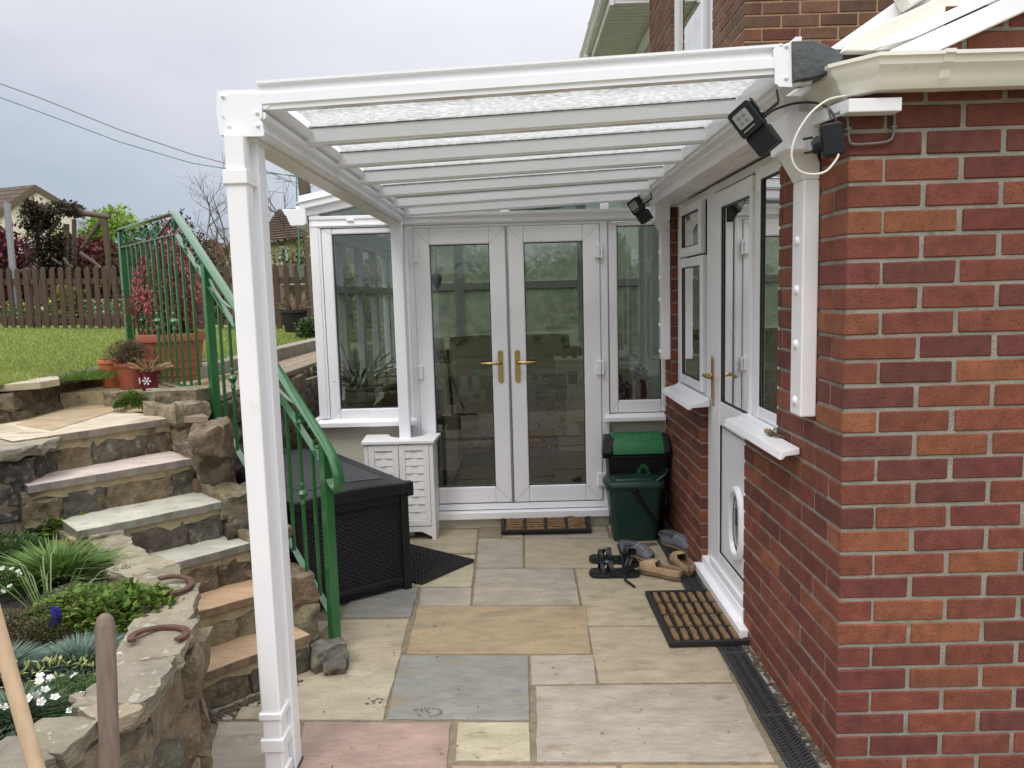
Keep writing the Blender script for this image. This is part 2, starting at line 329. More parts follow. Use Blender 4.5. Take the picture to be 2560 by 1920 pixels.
# longer grass hanging over the lawn's edge
for i in range(1100):
    t = random.random(); p = P(150+t*85, 945-t*4, z=1.165); x = p.x+random.uniform(-.12, .10); y = p.y+random.uniform(-.05, .25); z = 1.15
    h = random.uniform(.02, .055); w = .003; a = random.random()*6.28; dx, dy = math.cos(a)*w, math.sin(a)*w
    m.add([(x-dx, y-dy, z), (x+dx, y+dy, z), (x+random.uniform(-.02, .06), y-random.uniform(0, .05), z+h)], [(0, 1, 2)], jit((.15, .25, .05), .3))
m.build('grass', 'leaf', kind='stuff')

# ---------------------------------------------------------------- paving
SB, SY, SG, SP, SC, SBR = (.385, .325, .23), (.365, .275, .165), (.238, .234, .208), (.37, .325, .265), (.42, .37, .26), (.27, .21, .145)
S = 1.1573
pv = [([(865, 1415), (1143, 1415), (1146, 1555), (832, 1554)], SG), ([(902, 1308), (1268, 1309), (1279, 1412), (876, 1412)], SY),
      ([(1144, 1415), (1284, 1413), (1290, 1476), (1146, 1477)], SP), ([(1269, 1353), (1530, 1353), (1586, 1473), (1292, 1475)], SB),
      ([(1155, 1481), (1590, 1475), (1676, 1644), (1157, 1645)], SP), ([(560, 1447), (857, 1445), (830, 1555), (505, 1554)], SC),
      ([(730, 1338), (884, 1336), (858, 1444), (700, 1444)], SB), ([(770, 1268), (905, 1270), (888, 1332), (735, 1334)], SG),
      ([(910, 1268), (1020, 1268), (1017, 1307), (903, 1307)], SP), ([(1028, 1228), (1240, 1228), (1254, 1306), (1020, 1307)], SP),
      ([(1242, 1227), (1466, 1227), (1530, 1350), (1266, 1350)], SB), ([(1133, 1163), (1419, 1163), (1452, 1224), (1134, 1226)], SB),
      ([(1034, 1163), (1130, 1163), (1131, 1226), (1028, 1226)], SP), ([(800, 1142), (1033, 1144), (1029, 1195), (775, 1195)], SB),
      ([(773, 1198), (1028, 1198), (1020, 1266), (748, 1266)], SC), ([(1036, 1136), (1084, 1138), (1084, 1161), (1034, 1161)], SBR),
      ([(1087, 1136), (1130, 1138), (1130, 1161), (1086, 1161)], SC), ([(1133, 1136), (1308, 1136), (1318, 1161), (1132, 1161)], SP),
      ([(1311, 1128), (1350, 1128), (1366, 1161), (1322, 1161)], SB), ([(1352, 1125), (1400, 1125), (1418, 1161), (1368, 1161)], SBR),
      ([(656, 1559), (978, 1559), (968, 1650), (966, 1664), (628, 1664)], (.35, .245, .20)), ([(987, 1559), (1145, 1559), (1148, 1643), (981, 1643)], SC),
      ([(470, 1559), (650, 1559), (620, 1664), (440, 1664)], SP), ([(975, 1652), (1150, 1652), (1334, 1652), (1336, 1740), (955, 1740)], (.38, .26, .205)),
      ([(1340, 1652), (1682, 1652), (1727, 1740), (1342, 1740)], SY), ([(600, 1447), (720, 1340), (640, 1340), (520, 1447)], SP),
      ([(470, 1500), (555, 1460), (500, 1556), (440, 1556)], SP),
      ([(955, 1746), (1336, 1746), (1338, 1860), (935, 1860)], SB), ([(1342, 1746), (1730, 1746), (1790, 1860), (1344, 1860)], SG),
      ([(600, 1670), (960, 1670), (930, 1860), (560, 1860)], SC), ([(380, 1670), (612, 1670), (552, 1860), (300, 1860)], SY)]
m = MB()
for poly, c in pv:
    pts = [P(a*S, b*S, z=0) for a, b in poly]; ctr = sum(pts, Vector())/len(pts)
    pts = [p+(ctr-p).normalized()*.004 for p in pts]; out = []
    for i, p in enumerate(pts):
        q = pts[(i+1) % len(pts)]; k = max(2, int((q-p).length/.04)); e = (q-p).normalized(); nn = Vector((e.y, -e.x, 0))
        for j in range(k):
            r = p.lerp(q, j/k)
            if j: r = r+nn*(noise.noise(r*9)*.006+random.uniform(-.0012, .0012))
            out.append(r)
    if (out[1]-out[0]).cross(out[len(out)//3]-out[0]).z < 0: out.reverse()
    h = random.uniform(-.001, .003); out = [Vector((p.x, p.y, -.03)) for p in out]
    m.prism(out, (0, 0, .03+h), jit(c, .05))
# plain rows of slabs nearer than the photograph shows
y = 2.02
for rx in range(4):
    x = -1.1
    while x < 2.4:
        w = random.choice([.3, .45, .6]); yb = 1.85-rx*.46
        if yb > 1.0 and x+w > .84: x += w; continue
        m.box(x+.006, min(x+w, 2.4)-.006, yb-.45, yb, -.03, random.uniform(-.001, .002), jit(random.choice([SB, SC, SP, SY]), .05)); x += w
m.build('paving', 'slab', bevel=.004, seg=2, kind='structure')
# a wet boot print and a few damp spots on the slabs
m = MB()
def blob(cx, cy, rx, ry, z=.0052, rot=0, n=9):
    pts = []
    for i in range(n):
        a = 6.283*i/n; r = 1+random.uniform(-.25, .2); u, v = rx*r*math.cos(a), ry*r*math.sin(a)
        pts.append(Vector((cx+u*math.cos(rot)-v*math.sin(rot), cy+u*math.sin(rot)+v*math.cos(rot), z)))
    m.add(pts, [tuple(range(n))])
c0 = P(1064, 1783, z=0)
for i in range(15):
    a = -1.2+i*.26; blob(c0.x+.048*math.cos(a)*1.25, c0.y+.030*math.sin(a), .005, .0035, rot=a)
for i in range(12): blob(c0.x-.035+random.uniform(0, .06), c0.y+random.uniform(-.02, .018), .004, .0028)
c0 = P(940, 1755, z=0)
for i in range(12): blob(c0.x+random.uniform(-.035, .03), c0.y+random.uniform(-.022, .024), .006, .004)
c0 = P(1086, 1567, z=0); blob(c0.x, c0.y, .011, .008)
c0 = P(1614, 1362, z=0); blob(c0.x, c0.y, .09, .028, rot=.1, n=16)
c0 = P(1520, 1305, z=0); blob(c0.x, c0.y, .02, .012)
m.build('wet_marks', 'wet', kind='structure')
m = MB()
for i in range(170):
    x, y = random.uniform(-.95, .84), random.uniform(1.9, 4.9); a = random.random()*6.28; l = random.uniform(.003, .010); m.bar((x, y, .0062), (x+math.cos(a)*l, y+math.sin(a)*l, .0068), random.uniform(.0015, .004), .0015, jit(random.choice([(.07, .055, .035), (.13, .10, .05), (.05, .045, .04), (.16, .15, .06)]), .2))
m.build('leaf_litter', 'leaf', kind='stuff')
m = MB()
for i in range(900):
    y = random.uniform(1.2, 5.1); x = .985-abs(random.gauss(0, .012)); q = random.uniform(.002, .007); m.box(x-q, x+q, y-q, y+q, .003, .005+q*.7, jit((.14, .12, .085), .35))
for i in range(500):
    k = random.randint(1, 1); A, B, d = (P(500, 1800, z=0), P(690, 1718, z=0), 0); p = A.lerp(B, random.random()*1.25)+Vector((abs(random.gauss(0, .02)), -abs(random.gauss(0, .025)), 0)); q = random.uniform(.002, .006); m.box(p.x-q, p.x+q, p.y-q, p.y+q, .002, .004+q*.7, jit((.16, .13, .09), .35))
m.build('grit', 'leaf', kind='stuff')
MB().box(.958, .992, 1.0, 5.16, -.02, .004).box(.99, 2.4, 1.0, 2.34, -.04, -.004).box(1.0, 1.3, 3.3, 4.25, -.02, .006).build('concrete_edge', 'concrete', kind='structure')

# ================================================================ BRICK WORK
BRK = [(.185, .053, .031), (.150, .040, .028), (.212, .068, .034), (.235, .079, .037), (.126, .036, .028), (.176, .050, .031), (.165, .047, .030), (.138, .037, .029), (.190, .056, .032)]
OLD = [(.13, .07, .045), (.11, .06, .042), (.16, .085, .05), (.14, .05, .035), (.19, .08, .045)]
def course_fill(iv, u_start, first, pitch, length):
    """bricks (a,b) of one course clipped to the intervals iv"""
    out = []; u = u_start; l = first
    while u < max(b for a, b in iv):
        for a, b in iv:
            p, q = max(u, a), min(u+l, b)
            if q-p > .012:
                if 0 < p-a < .04: p = a
                if 0 < b-q < .04: q = b
                out.append((p, q))
        u += l+pitch-length; l = length
    return out
ZB = -.015
def brickwall(mb, mm, axis, pos, thick, u0, z0, z1, intervals, cols=BRK, L_=.215, PT=.230, CH=.075, flip=0, inset=.0045, mtop=None):
    """axis 'x': wall face looks to -Y at y=pos; axis 'y': wall face looks to -X at x=pos"""
    k = 0; z = z0
    while z < z1-.01:
        zt = min(z+CH-.0105, z1); iv = intervals(z+.03)
        full = (k+flip) % 2 == 0
        if axis == 'x': us, first = (u0, L_) if full else (u0, .1025)
        else: us, first = (u0+.1125, L_) if full else (u0, L_)
        if axis == 'x' and not full: us, first = (u0+.1105+.0, L_)
        if iv:
            for a, b in course_fill(iv, us, first, PT, L_):
                c = jit(random.choice(cols), .12); o = random.uniform(-.0012, .0012); a += random.uniform(-.001, .001); b += random.uniform(-.001, .001); zz = z+random.uniform(-.0008, .0008)
                if axis == 'x': mb.box(a, b, pos+o, pos+thick, zz, zt, c)
                else: mb.box(pos+o, pos+thick, a, b, zz, zt, c)
                for q_ in range(-8, 0): vx = mb.v[q_]; mb.v[q_] = (vx[0]+random.uniform(-.0012, .0012), vx[1]+random.uniform(-.0012, .0012), vx[2]+random.uniform(-.0013, .0013))
            for a, b in iv:
                a2 = a+((inset if axis == 'x' else thick-.002) if abs(a-u0) < 1e-3 else 0)
                if b < 4.99: b -= .006
                if abs(a-u0) > 1e-3: a2 += .006
                if axis == 'x': mm.box(a2, b, pos+inset, pos+thick-.002, z-.0105, z+CH-.0105)
                else: mm.box(pos+inset, pos+thick-.002, a2, b, z-.0105, z+CH-.0105)
        z += CH; k += 1
WX, WY, CORN, FX = .99, 2.35, 2.35, 1.05       # side wall face, front wall face, frames plane
ZB = .0615-.075
ext = thing('brick_extension', 'red brick utility room at the right edge with white eaves and gutter', 'building', (WX, WY, 0))
mb, mm = MB(), MB()
brickwall(mb, mm, 'x', WY, .1025, WX, ZB, 2.13, lambda z: [(WX, 3.4)])
mb.build('front_brickwork', 'brick', ext, bevel=.0035, seg=1); mm.build('front_pointing', 'mortar', ext); mb, mm = MB(), MB()
def side_iv(z):
    iv = [(WY, 2.955)] if z > .955 else [(WY, 3.372)]
    if z > 2.085: return [(WY, 5.16)]
    iv.append((4.975, 5.16) if z > .93 else (4.17, 5.16)); return iv
brickwall(mb, mm, 'y', WX, .1025, WY, ZB, 2.09, lambda z: [q for q in side_iv(z) if q[0] < 4], PT=.226)
mb.build('side_brickwork', 'brick', ext, bevel=.0035, seg=1); mm.build('side_pointing', 'mortar', ext); mb, mm = MB(), MB()
brickwall(mb, mm, 'y', WX, .1025, WY, ZB, 2.08, lambda z: [q for q in side_iv(z) if q[0] > 4], PT=.226)
mb.build('pier_brickwork', 'brick', ext, bevel=.0035, seg=1); mm.build('pier_pointing', 'mortar', ext); mb, mm = MB(), MB()
# brick gable triangle above the front gutter
def gab(z): x0 = 1.02+(z-2.20)/.50; return [(max(1.05, x0), 3.4)]
brickwall(mb, mm, 'x', WY+.01, .1025, WX, 2.14, 2.9, gab)
mb.build('gable_brickwork', 'brick', ext, bevel=.0035, seg=1); mm.build('gable_pointing', 'mortar', ext)
# eaves: ogee gutters, soffit boards, verge boards
def ogee(mb, p0, p1, side, zt, w=.112, h=.088, c=(1, 1, 1)):
    """gutter: p0->p1 back edge at height zt, 'side' = outward unit vector"""
    pr = [(0, 0), (w, 0), (w, -.010), (w-.008, -.014), (w-.012, -.030), (w-.028, -.046), (w-.034, -.066), (w-.050, -h), (.018, -h), (0, -h+.01)]
    pts = [Vector((p0[0], p0[1], zt))+Vector(side)*a+Vector((0, 0, b)) for a, b in pr]
    mb.prism(pts, Vector((p1[0]-p0[0], p1[1]-p0[1], 0)), c)
m = MB()
# front run with mitred corner (built as swept profile through the corner)
pr = [(0, 0), (.112, 0), (.112, -.010), (.104, -.014), (.100, -.030), (.084, -.046), (.078, -.066), (.062, -.088), (.018, -.088), (0, -.078)]
def sweep(mb, path, outs, zt):
    n = len(pr); k = len(mb.v)
    for (x, y), (ox, oy) in zip(path, outs):
        for a, b in pr: mb.v.append((x+ox*a, y+oy*a, zt+b))
    for i in range(len(path)-1):
        for j in range(n): mb.f.append((k+i*n+j, k+i*n+(j+1) % n, k+(i+1)*n+(j+1) % n, k+(i+1)*n+j)); mb.c.append((1, 1, 1))
    for e in (0, len(path)-1): mb.f.append(tuple(k+e*n+j for j in range(n))); mb.c.append((1, 1, 1))
sweep(m, [(3.4, 2.335), (1.055, 2.335), (1.03, 2.36), (1.03, 5.0)], [(0, -1), (-.35, -1), (-1, -.25), (-1, 0)], 2.192)
m.build('gutter', 'upvc_old', ext, smooth=30)
m = MB()
for xx in (1.195,):
    pts = [(xx, 2.335-a*1.04, 2.195+b*1.04) for a, b in pr]; m.prism(pts, (.028, 0, 0))
m.build('gutter_bracket', 'upvc_old', ext)
m = MB(); m.box(.962, 1.113, 2.29, 2.348, 2.048, 2.086)
m.prism([(.962, 2.29, 2.048), (.962, 2.29, 2.086), (.962, 2.348, 2.086), (.962, 2.348, 2.048)], (-.03, .26, .01))
m.build('eaves_box', 'upvc', ext, bevel=.003)
m = MB(); m.box(.975, 1.045, 2.36, 5.0, 2.098, 2.178)
for i in range(3): m.box(.915+i*.028, .939+i*.028, 2.55, 5.0, 2.083-i*.001, 2.089)
m.box(.865, .915, 2.55, 5.0, 2.085, 2.16)
m.build('soffit_board', 'soffit', ext, bevel=.003)
# wider verge boards rising to the right over the front gutter
def vq(pts, y): return [P(a, b, y=y) for a, b in pts]
m = MB(); m.prism(vq([(2070, 124), (2252, -4), (2560, -144), (4300, -935), (4300, -850), (2175, 126)], 2.42), (0, .03, 0)); m.build('roof_fascia', 'upvc', ext, bevel=.002)
m = MB(); m.prism(vq([(2110, 126), (2140, 88), (4300, -894), (4300, -800), (2240, 126)], 2.36), (0, .045, 0)); m.build('verge_board', 'upvc_old', ext, bevel=.004)
m = MB(); m.prism(vq([(2225, 126), (2345, 72), (4300, -816), (4300, -762), (2362, 119), (2345, 126)], 2.30), (0, .045, 0)); m.build('verge_board', 'upvc', ext, bevel=.004)
m = MB(); m.prism(vq([(2185, 122), (2240, 86), (4300, -850), (4300, -838), (2290, 92)], 2.33), (0, .02, 0)); m.build('verge_trim', 'upvc', ext, bevel=.004)
m = MB(); a = P(2236, 0, y=2.40); m.obox(a+Vector((.06, -.01, .012)), (.045, 0, .026), (0, .03, 0), (-.012, 0, .022)); m.build('verge_cap', 'upvc_old', ext, bevel=.006)
# roof deck behind the boards, so the eaves are closed seen from the side
m = MB(); m.prism([(.93, 2.45, 2.19), (3.4, 2.45, 3.35), (3.4, 2.45, 3.42), (.93, 2.45, 2.25)], (0, 2.38, 0)); m.build('roof', 'roof', ext)

# windows and door of the extension, on the plane x = FX (they face -X)
def xframe(mb, y0, y1, z0, z1, w, x0=FX-.018, x1=FX+.03, wb=None):
    wb = wb or w
    mb.box(x0, x1, y0, y0+w, z0, z1); mb.box(x0, x1, y1-w, y1, z0, z1); mb.box(x0+.001, x1, y0+w, y1-w, z0, z0+wb); mb.box(x0+.001, x1, y0+w, y1-w, z1-w, z1)
def xbead(mb, y0, y1, z0, z1, w=.014, x=FX-.042):            # black gasket line round a pane
    mb.box(x+.012, x+.02, y0-.003, y0+.004, z0, z1); mb.box(x+.012, x+.02, y1-.004, y1+.003, z0, z1); mb.box(x+.012, x+.02, y0, y1, z0-.003, z0+.004); mb.box(x+.012, x+.02, y0, y1, z1-.004, z1+.003)
def xpane(mb, y0, y1, z0, z1, x=FX-.020): mb.add([(x, y0, z0), (x, y1, z0), (x, y1, z1), (x, y0, z1)], [(0, 1, 2, 3)])
def xwindow(name_root, label, y0, y1, z0, z1, lights):
    t = thing(name_root, label, 'window', (FX, (y0+y1)/2, z0))
    m = MB(); xframe(m, y0, y1, z0, z1, .045); fr = m.build('frame', 'upvc', t, bevel=.004)
    for (a, b, c, d) in lights:
        s_ = MB(); xframe(s_, a-.055, b+.055, c-.055, d+.055, .055, FX-.034, FX+.0); sa = s_.build('sash', 'upvc', t, bevel=.007, seg=2)
        g = MB(); xbead(g, a, b, c, d); g.build('gasket', 'gasket', sa)
        g = MB(); xpane(g, a, b, c, d); g.build('pane', 'glass_clear', sa)
    return t
w1 = xwindow('window', 'two light white window between the brick pier and the side door', 4.17, 4.965, .95, 2.085, [(4.36, 4.79, 1.81, 2.00), (4.32, 4.79, 1.05, 1.69)])
m = MB(); m.prism([(.985, 4.10, .965), (.915, 4.10, .95), (.905, 4.10, .925), (.918, 4.10, .925), (.93, 4.10, .935), (FX-.03, 4.10, .94), (FX-.03, 4.10, .985)], (0, .78, 0)); m.build('sill', 'upvc', w1, bevel=.003)
w2 = xwindow('window', 'narrow white window right of the side door with a pine cone on its sill', 2.955, 3.345, .985, 2.085, [(3.03, 3.265, 1.065, 2.0)])
m = MB(); m.prism([(.985, 2.69, 1.0), (.922, 2.69, .987), (.913, 2.69, .958), (.926, 2.69, .958), (.936, 2.69, .970), (.985, 2.69, .976)], (0, .73, 0)); m.box(.985, FX-.03, 2.957, 3.42, .965, 1.01); m.build('sill', 'upvc', w2, bevel=.003)
m = MB()                                                     # vertical blind slats behind that window
for i in range(9): m.obox((FX+.10, 3.0+i*.035, 1.53), (.012, .010, 0), (.001, -.001, 0), (0, 0, .5))
m.build('blind', 'render', w2)
m = MB()
for i in range(9): m.obox((FX+.12, 4.36+i*.052, 1.38), (.02, .012, 0), (.001, -.001, 0), (0, 0, .32))
m.build('blind', 'render', w1)
dr = thing('side_door', 'white half glazed side door with brass handle and oval cat flap', 'door', (FX, 3.7, 0))
m = MB(); m.box(FX-.022, FX+.03, 4.035, 4.168, .03, 2.085); m.box(FX-.022, FX+.03, 3.348, 3.372, .03, 2.085); m.box(FX-.021, FX+.03, 3.372, 4.035, 2.045, 2.084)
m.box(FX-.055, FX+.05, 3.30, 4.17, .03, .105); m.box(FX-.095, FX-.055, 3.30, 4.185, .02, .062)
m.build('door_frame', 'upvc', dr, bevel=.004)
s_ = MB(); a, b = 3.378, 4.028
s_.box(FX-.036, FX-.004, a, a+.03, .115, 2.035); s_.box(FX-.036, FX-.004, b-.15, b, .115, 2.035)
s_.box(FX-.035, FX-.005, a+.03, b-.15, 1.955, 2.035); s_.box(FX-.035, FX-.005, a+.03, b-.15, .88, 1.0); s_.box(FX-.035, FX-.005, a+.03, b-.15, .115, .22)
s_.box(FX-.048, FX-.036, a, b, .115, .15)
leaf = s_.build('door_leaf', 'upvc', dr, bevel=.007, seg=2)
g = MB(); g.box(FX-.022, FX-.010, a+.032, b-.152, .222, .878); g.build('door_panel', 'upvc', leaf, bevel=.004)
g = MB(); xbead(g, a+.03, b-.15, 1.0, 1.955); xbead(g, a+.03, b-.15, .22, .88, x=FX-.045); g.build('gasket', 'gasket', leaf)
g = MB(); xpane(g, a+.03, b-.15, 1.0, 1.955); g.build('pane', 'glass_clear', leaf)
g = MB()
for i in range(7): g.obox((FX+.16, 3.42+i*.07, 1.48), (.012, .030, 0), (.003, -.001, 0), (0, 0, .46))
g.build('curtain', 'render', leaf)
# cat flap : oval ring with a flap
cf = Vector((FX-.024, 3.585, .46))
ring = []
def oval(ry, rz, n=40, px=0.0):
    o = []
    for i in range(n):
        t = 6.283*i/n; c_, s1 = math.cos(t), math.sin(t)
        o.append(Vector((cf.x+px, cf.y+ry*math.copysign(abs(c_)**.8, c_), cf.z+rz*math.copysign(abs(s1)**.8, s1))))
    return o
g = MB(); o1, o2, o3, o4 = oval(.108, .178, px=0), oval(.100, .168, px=-.022), oval(.080, .150, px=-.022), oval(.076, .145, px=0)
for A, B in ((o1, o2), (o2, o3), (o3, o4)):
    k = len(A); g.add(A+B, [(i, (i+1) % k, (i+1) % k+k, i+k) for i in range(k)])
cfo = g.build('cat_flap', 'upvc', dr, smooth=50)
g = MB(); g.prism(oval(.060, .115, px=-.006), (.003, 0, 0)); g.build('flap', 'lens', cfo)
g = MB(); o5, o6 = oval(.0765, .146, px=-.002), oval(.060, .116, px=-.009); k = 40; g.add(o5+o6, [(i, (i+1) % k, (i+1) % k+k, i+k) for i in range(k)]); g.box(cf.x-.012, cf.x-.006, cf.y-.01, cf.y+.01, cf.z-.01, cf.z+.07); g.build('flap_surround', 'membrane', cfo)
def lever(parent, c, along, out, plate_h=.24, flip=1):
    """door handle: c = plate centre, along = lever direction, out = outward"""
    al, ou = Vector(along), Vector(out); g = MB()
    n = 14
    for sgn in (1,):
        pts = []
        for i in range(n): t = math.pi*i/(n-1); pts.append(c+al*(math.cos(t)*.017)+Vector((0, 0, plate_h/2-.017+math.sin(t)*.017)))
        for i in range(n): t = math.pi+math.pi*i/(n-1); pts.append(c+al*(math.cos(t)*.017)+Vector((0, 0, -plate_h/2+.017+math.sin(t)*.017)))
    g.prism(pts, ou*.009); h = c+Vector((0, 0, plate_h*.12))
    pl = g.build('handle_plate', 'brass', parent, bevel=.002)
    g = MB(); g.tube([h+ou*.008, h+ou*.045, h+ou*.052+al*.012, h+ou*.055+al*.06, h+ou*.05+al*.11, h+ou*.04+al*.125], [.011, .010, .011, .0105, .0095, .008], 10)
    g.build('handle_lever', 'brass', parent, smooth=50)
    g = MB(); g.tube([c+Vector((0, 0, -plate_h*.2))+ou*.009, c+Vector((0, 0, -plate_h*.2))+ou*.0115], .007, 10); g.build('lock_cylinder', 'steel', parent)
lever(leaf, Vector((FX-.036, 4.0, 1.09)), (0, -1, 0), (-1, 0, 0), .26)
# dark rooms behind the glass
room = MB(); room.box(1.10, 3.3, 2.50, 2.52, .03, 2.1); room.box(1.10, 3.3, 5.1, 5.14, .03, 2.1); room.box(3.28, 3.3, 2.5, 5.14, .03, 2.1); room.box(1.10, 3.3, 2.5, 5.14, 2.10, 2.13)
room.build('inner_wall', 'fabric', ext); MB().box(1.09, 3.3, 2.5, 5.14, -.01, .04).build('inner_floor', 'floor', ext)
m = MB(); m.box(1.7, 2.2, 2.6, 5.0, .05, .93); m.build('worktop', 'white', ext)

# white trunking boxes on the side wall
def trunking(name, label, y0, y1, z0, z1, x0, rivets):
    t = thing(name, label, 'trunking', (WX, y0, z0)); m = MB(); m.box(x0, WX-.001, y0, y1, z0, z1)
    m.prism([(x0, y0, z1), (WX-.001, y0, z1), (WX-.001, y0, z1+.05), (x0+.01, y0, z1+.17), (x0-.06, y0, z1+.17), (x0-.06, y0, z1+.10)], (0, y1-y0, 0))
    bd = m.build('cover', 'upvc', t, bevel=.005)
    for z in rivets: g = MB(); g.tube([(x0+.001, (y0+y1)/2, z), (x0-.006, (y0+y1)/2, z), (x0-.010, (y0+y1)/2, z)], [.016, .014, .006], 12); g.build('cap', 'upvc', bd, smooth=60)
    return t
trunking('cable_trunking', 'tall white boxed trunking with round caps on the near brick corner', 2.56, 2.66, 1.13, 1.90, .937, [1.18, 1.37, 1.55, 1.71])
trunking('cable_trunking', 'white boxed trunking in the far corner beside the conservatory window', 4.98, 5.06, 1.12, 1.93, .930, [1.17, 1.34, 1.50, 1.64, 1.80])
# hopper box over the near trunking (flat white block under the eaves)
m = MB(); m.box(.86, .965, 2.50, 2.66, 1.985, 2.10); tag(m.build('junction_box', 'upvc', bevel=.006), 'white plastic box under the eaves behind the near floodlight', 'junction box')
m = MB(); m.box(.875, .97, 4.88, 5.02, 1.985, 2.10); tag(m.build('junction_box', 'upvc', bevel=.006), 'white plastic box under the eaves behind the far floodlight', 'junction box')
m = MB(); m.box(.93, 1.03, 4.86, 4.985, 2.092, 2.125); m.build('eaves_end', 'upvc', ext, bevel=.003)

# ---------------------------------------------------------------- main house behind
hs = thing('main_house', 'older brown brick house with white window and deep white eaves above the canopy', 'house', (1.41, 4.86, 2.2))
mb, mm = MB(), MB(); HX, HY = 1.41, 4.86
brickwall(mb, mm, 'x', HY, .1025, HX, 1.9, 5.2, lambda z: [(HX, 5.0)], OLD, PT=.228)
mb.build('front_brickwork', 'brick_old', hs, bevel=.003, seg=1); mm.build('front_pointing', 'mortar_tan', hs); mb, mm = MB(), MB()
brickwall(mb, mm, 'y', HX, .1025, HY, 1.9, 5.2, lambda z: [(HY, 5.62), (7.05, 8.1)] if z > 2.3 else [(HY, 8.1)], OLD)
mb.build('side_brickwork', 'brick_old', hs, bevel=.003, seg=1); mm.build('side_pointing', 'mortar_tan', hs)
m = MB(); x0, x1 = HX+.03, HX+.09
for a, b in ((5.62, 5.70), (6.98, 7.05), (6.02, 6.10)): m.box(x0, x1, a, b, 2.3, 5.2)
m.box(x0+.001, x1, 5.70, 6.98, 2.3, 2.38); wf = m.build('window_frame', 'upvc', hs, bevel=.005)
g = MB(); g.add([(x0+.03, 5.7, 2.38), (x0+.03, 6.98, 2.38), (x0+.03, 6.98, 5.2), (x0+.03, 5.7, 5.2)], [(0, 1, 2, 3)]); g.build('pane', 'glass_mist', wf)
MB().box(1.7, 5.0, 4.97, 12, 1.9, 5.4).build('inner_wall', 'fabric', hs)
m = MB(); m.box(HX+.15, 1.68, 8.1, 11.2, 1.9, 4.4); m.build('side_wall', 'brick_old', hs)
m = MB(); 
for a in (8.1, 9.0, 9.9, 10.9): m.box(1.50, 1.56, a, a+.09, 2.6, 4.35)
m.box(1.51, 1.56, 8.1, 11.0, 2.55, 2.65); m.box(1.51, 1.56, 8.1, 11.0, 4.2, 4.36); wf = m.build('window_frame', 'upvc', hs)
g = MB(); g.add([(1.53, 8.1, 2.6), (1.53, 11, 2.6), (1.53, 11, 4.3), (1.53, 8.1, 4.3)], [(0, 1, 2, 3)]); g.build('pane', 'glass', wf)
m = MB()
for i in range(33): m.box(1.06, 1.56, 8.12+i*.10, 8.12+i*.10+.088, 4.40, 4.42)
m.box(1.06, 1.56, 8.12, 11.4, 4.424, 4.44); m.build('soffit', 'soffit', hs)
m = MB(); m.box(1.02, 1.06, 8.1, 11.4, 4.38, 4.60); m.build('fascia', 'soffit', hs)
m = MB(); ogee(m, (1.02, 8.1), (1.02, 11.4), (-1, 0, 0), 4.56, .11, .09); 
for yy in (9.1, 10.2): ogee(m, (1.02, yy), (1.02, yy+.10), (-1, 0, 0), 4.565, .116, .096)
m.build('gutter', 'soffit', hs)
m = MB(); m.tube([(.97, 10.0, 4.47), (.97, 10.0, 4.36), (1.10, 10.0, 4.22), (1.46, 10.0, 4.05), (1.46, 10.0, 2.2)], .035, 10); m.build('downpipe', 'upvc_old', hs, smooth=50)
m = MB(); m.prism([(.98, 8.1, 4.60), (2.9, 8.1, 5.9), (2.9, 8.1, 6.0), (.98, 8.1, 4.66)], (0, 3.4, 0)); m.build('roof', 'roof', hs)
# ================================================================ CONSERVATORY
FY = 5.17
con = thing('conservatory', 'white framed lean-to conservatory with cream base walls behind the patio', 'conservatory', (-.9, FY, 0))
def yframe(mb, x0, x1, z0, z1, wl, wr, wb, wt, y0, y1):
    mb.box(x0, x0+wl, y0, y1, z0, z1); mb.box(x1-wr, x1, y0, y1, z0, z1); mb.box(x0+wl, x1-wr, y0+.001, y1, z0, z0+wb); mb.box(x0+wl, x1-wr, y0+.001, y1, z1-wt, z1)
def ypane(mb, x0, x1, z0, z1, y): mb.add([(x0, y, z0), (x1, y, z0), (x1, y, z1), (x0, y, z1)], [(0, 1, 2, 3)])
def ygask(x0, x1, z0, z1, y, parent):
    g = MB(); g.box(x0-.003, x0+.005, y-.004, y, z0, z1); g.box(x1-.005, x1+.003, y-.004, y, z0, z1); g.box(x0, x1, y-.004, y, z0-.003, z0+.005); g.box(x0, x1, y-.004, y, z1-.006, z1+.003); g.build('gasket', 'gasket', parent)
for b_ in ((-1.325, -.69, FY+.03, FY+.22, -.02, .715), (.60, .985, FY+.03, FY+.22, -.02, .705), (-1.33, -1.14, FY+.22, 8.6, -.02, .714), (-1.14, 1.4, 8.45, 8.62, -.02, .72)): MB().box(*b_).build('base_wall', 'render', con)
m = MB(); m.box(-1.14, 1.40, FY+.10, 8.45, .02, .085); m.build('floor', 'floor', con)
m = MB(); m.prism([(-1.36, FY-.055, .712), (-1.36, FY-.055, .742), (-1.36, FY+.02, .765), (-1.36, FY+.2, .765), (-1.36, FY+.2, .712)], (.69, 0, 0)); m.build('sill', 'upvc', con, bevel=.003)
m = MB(); m.prism([(.580, FY-.055, .702), (.580, FY-.055, .730), (.580, FY+.02, .75), (.580, FY+.2, .75), (.580, FY+.2, .702)], (.405, 0, 0)); m.build('sill', 'upvc', con, bevel=.003)
m = MB(); m.prism([(-1.40, FY-.04, .715), (-1.40, FY-.04, .745), (-1.33, FY-.04, .77), (-1.33, FY-.04, .715)], (0, 3.4, 0)); m.build('sill', 'upvc', con, bevel=.003)
m = MB(); m.box(-1.325, -1.255, FY-.005, FY+.07, .765, 2.06); m.box(-1.325, -1.27, FY-.012, FY-.005, .765, 2.06); m.build('corner_post', 'upvc', con, bevel=.004)
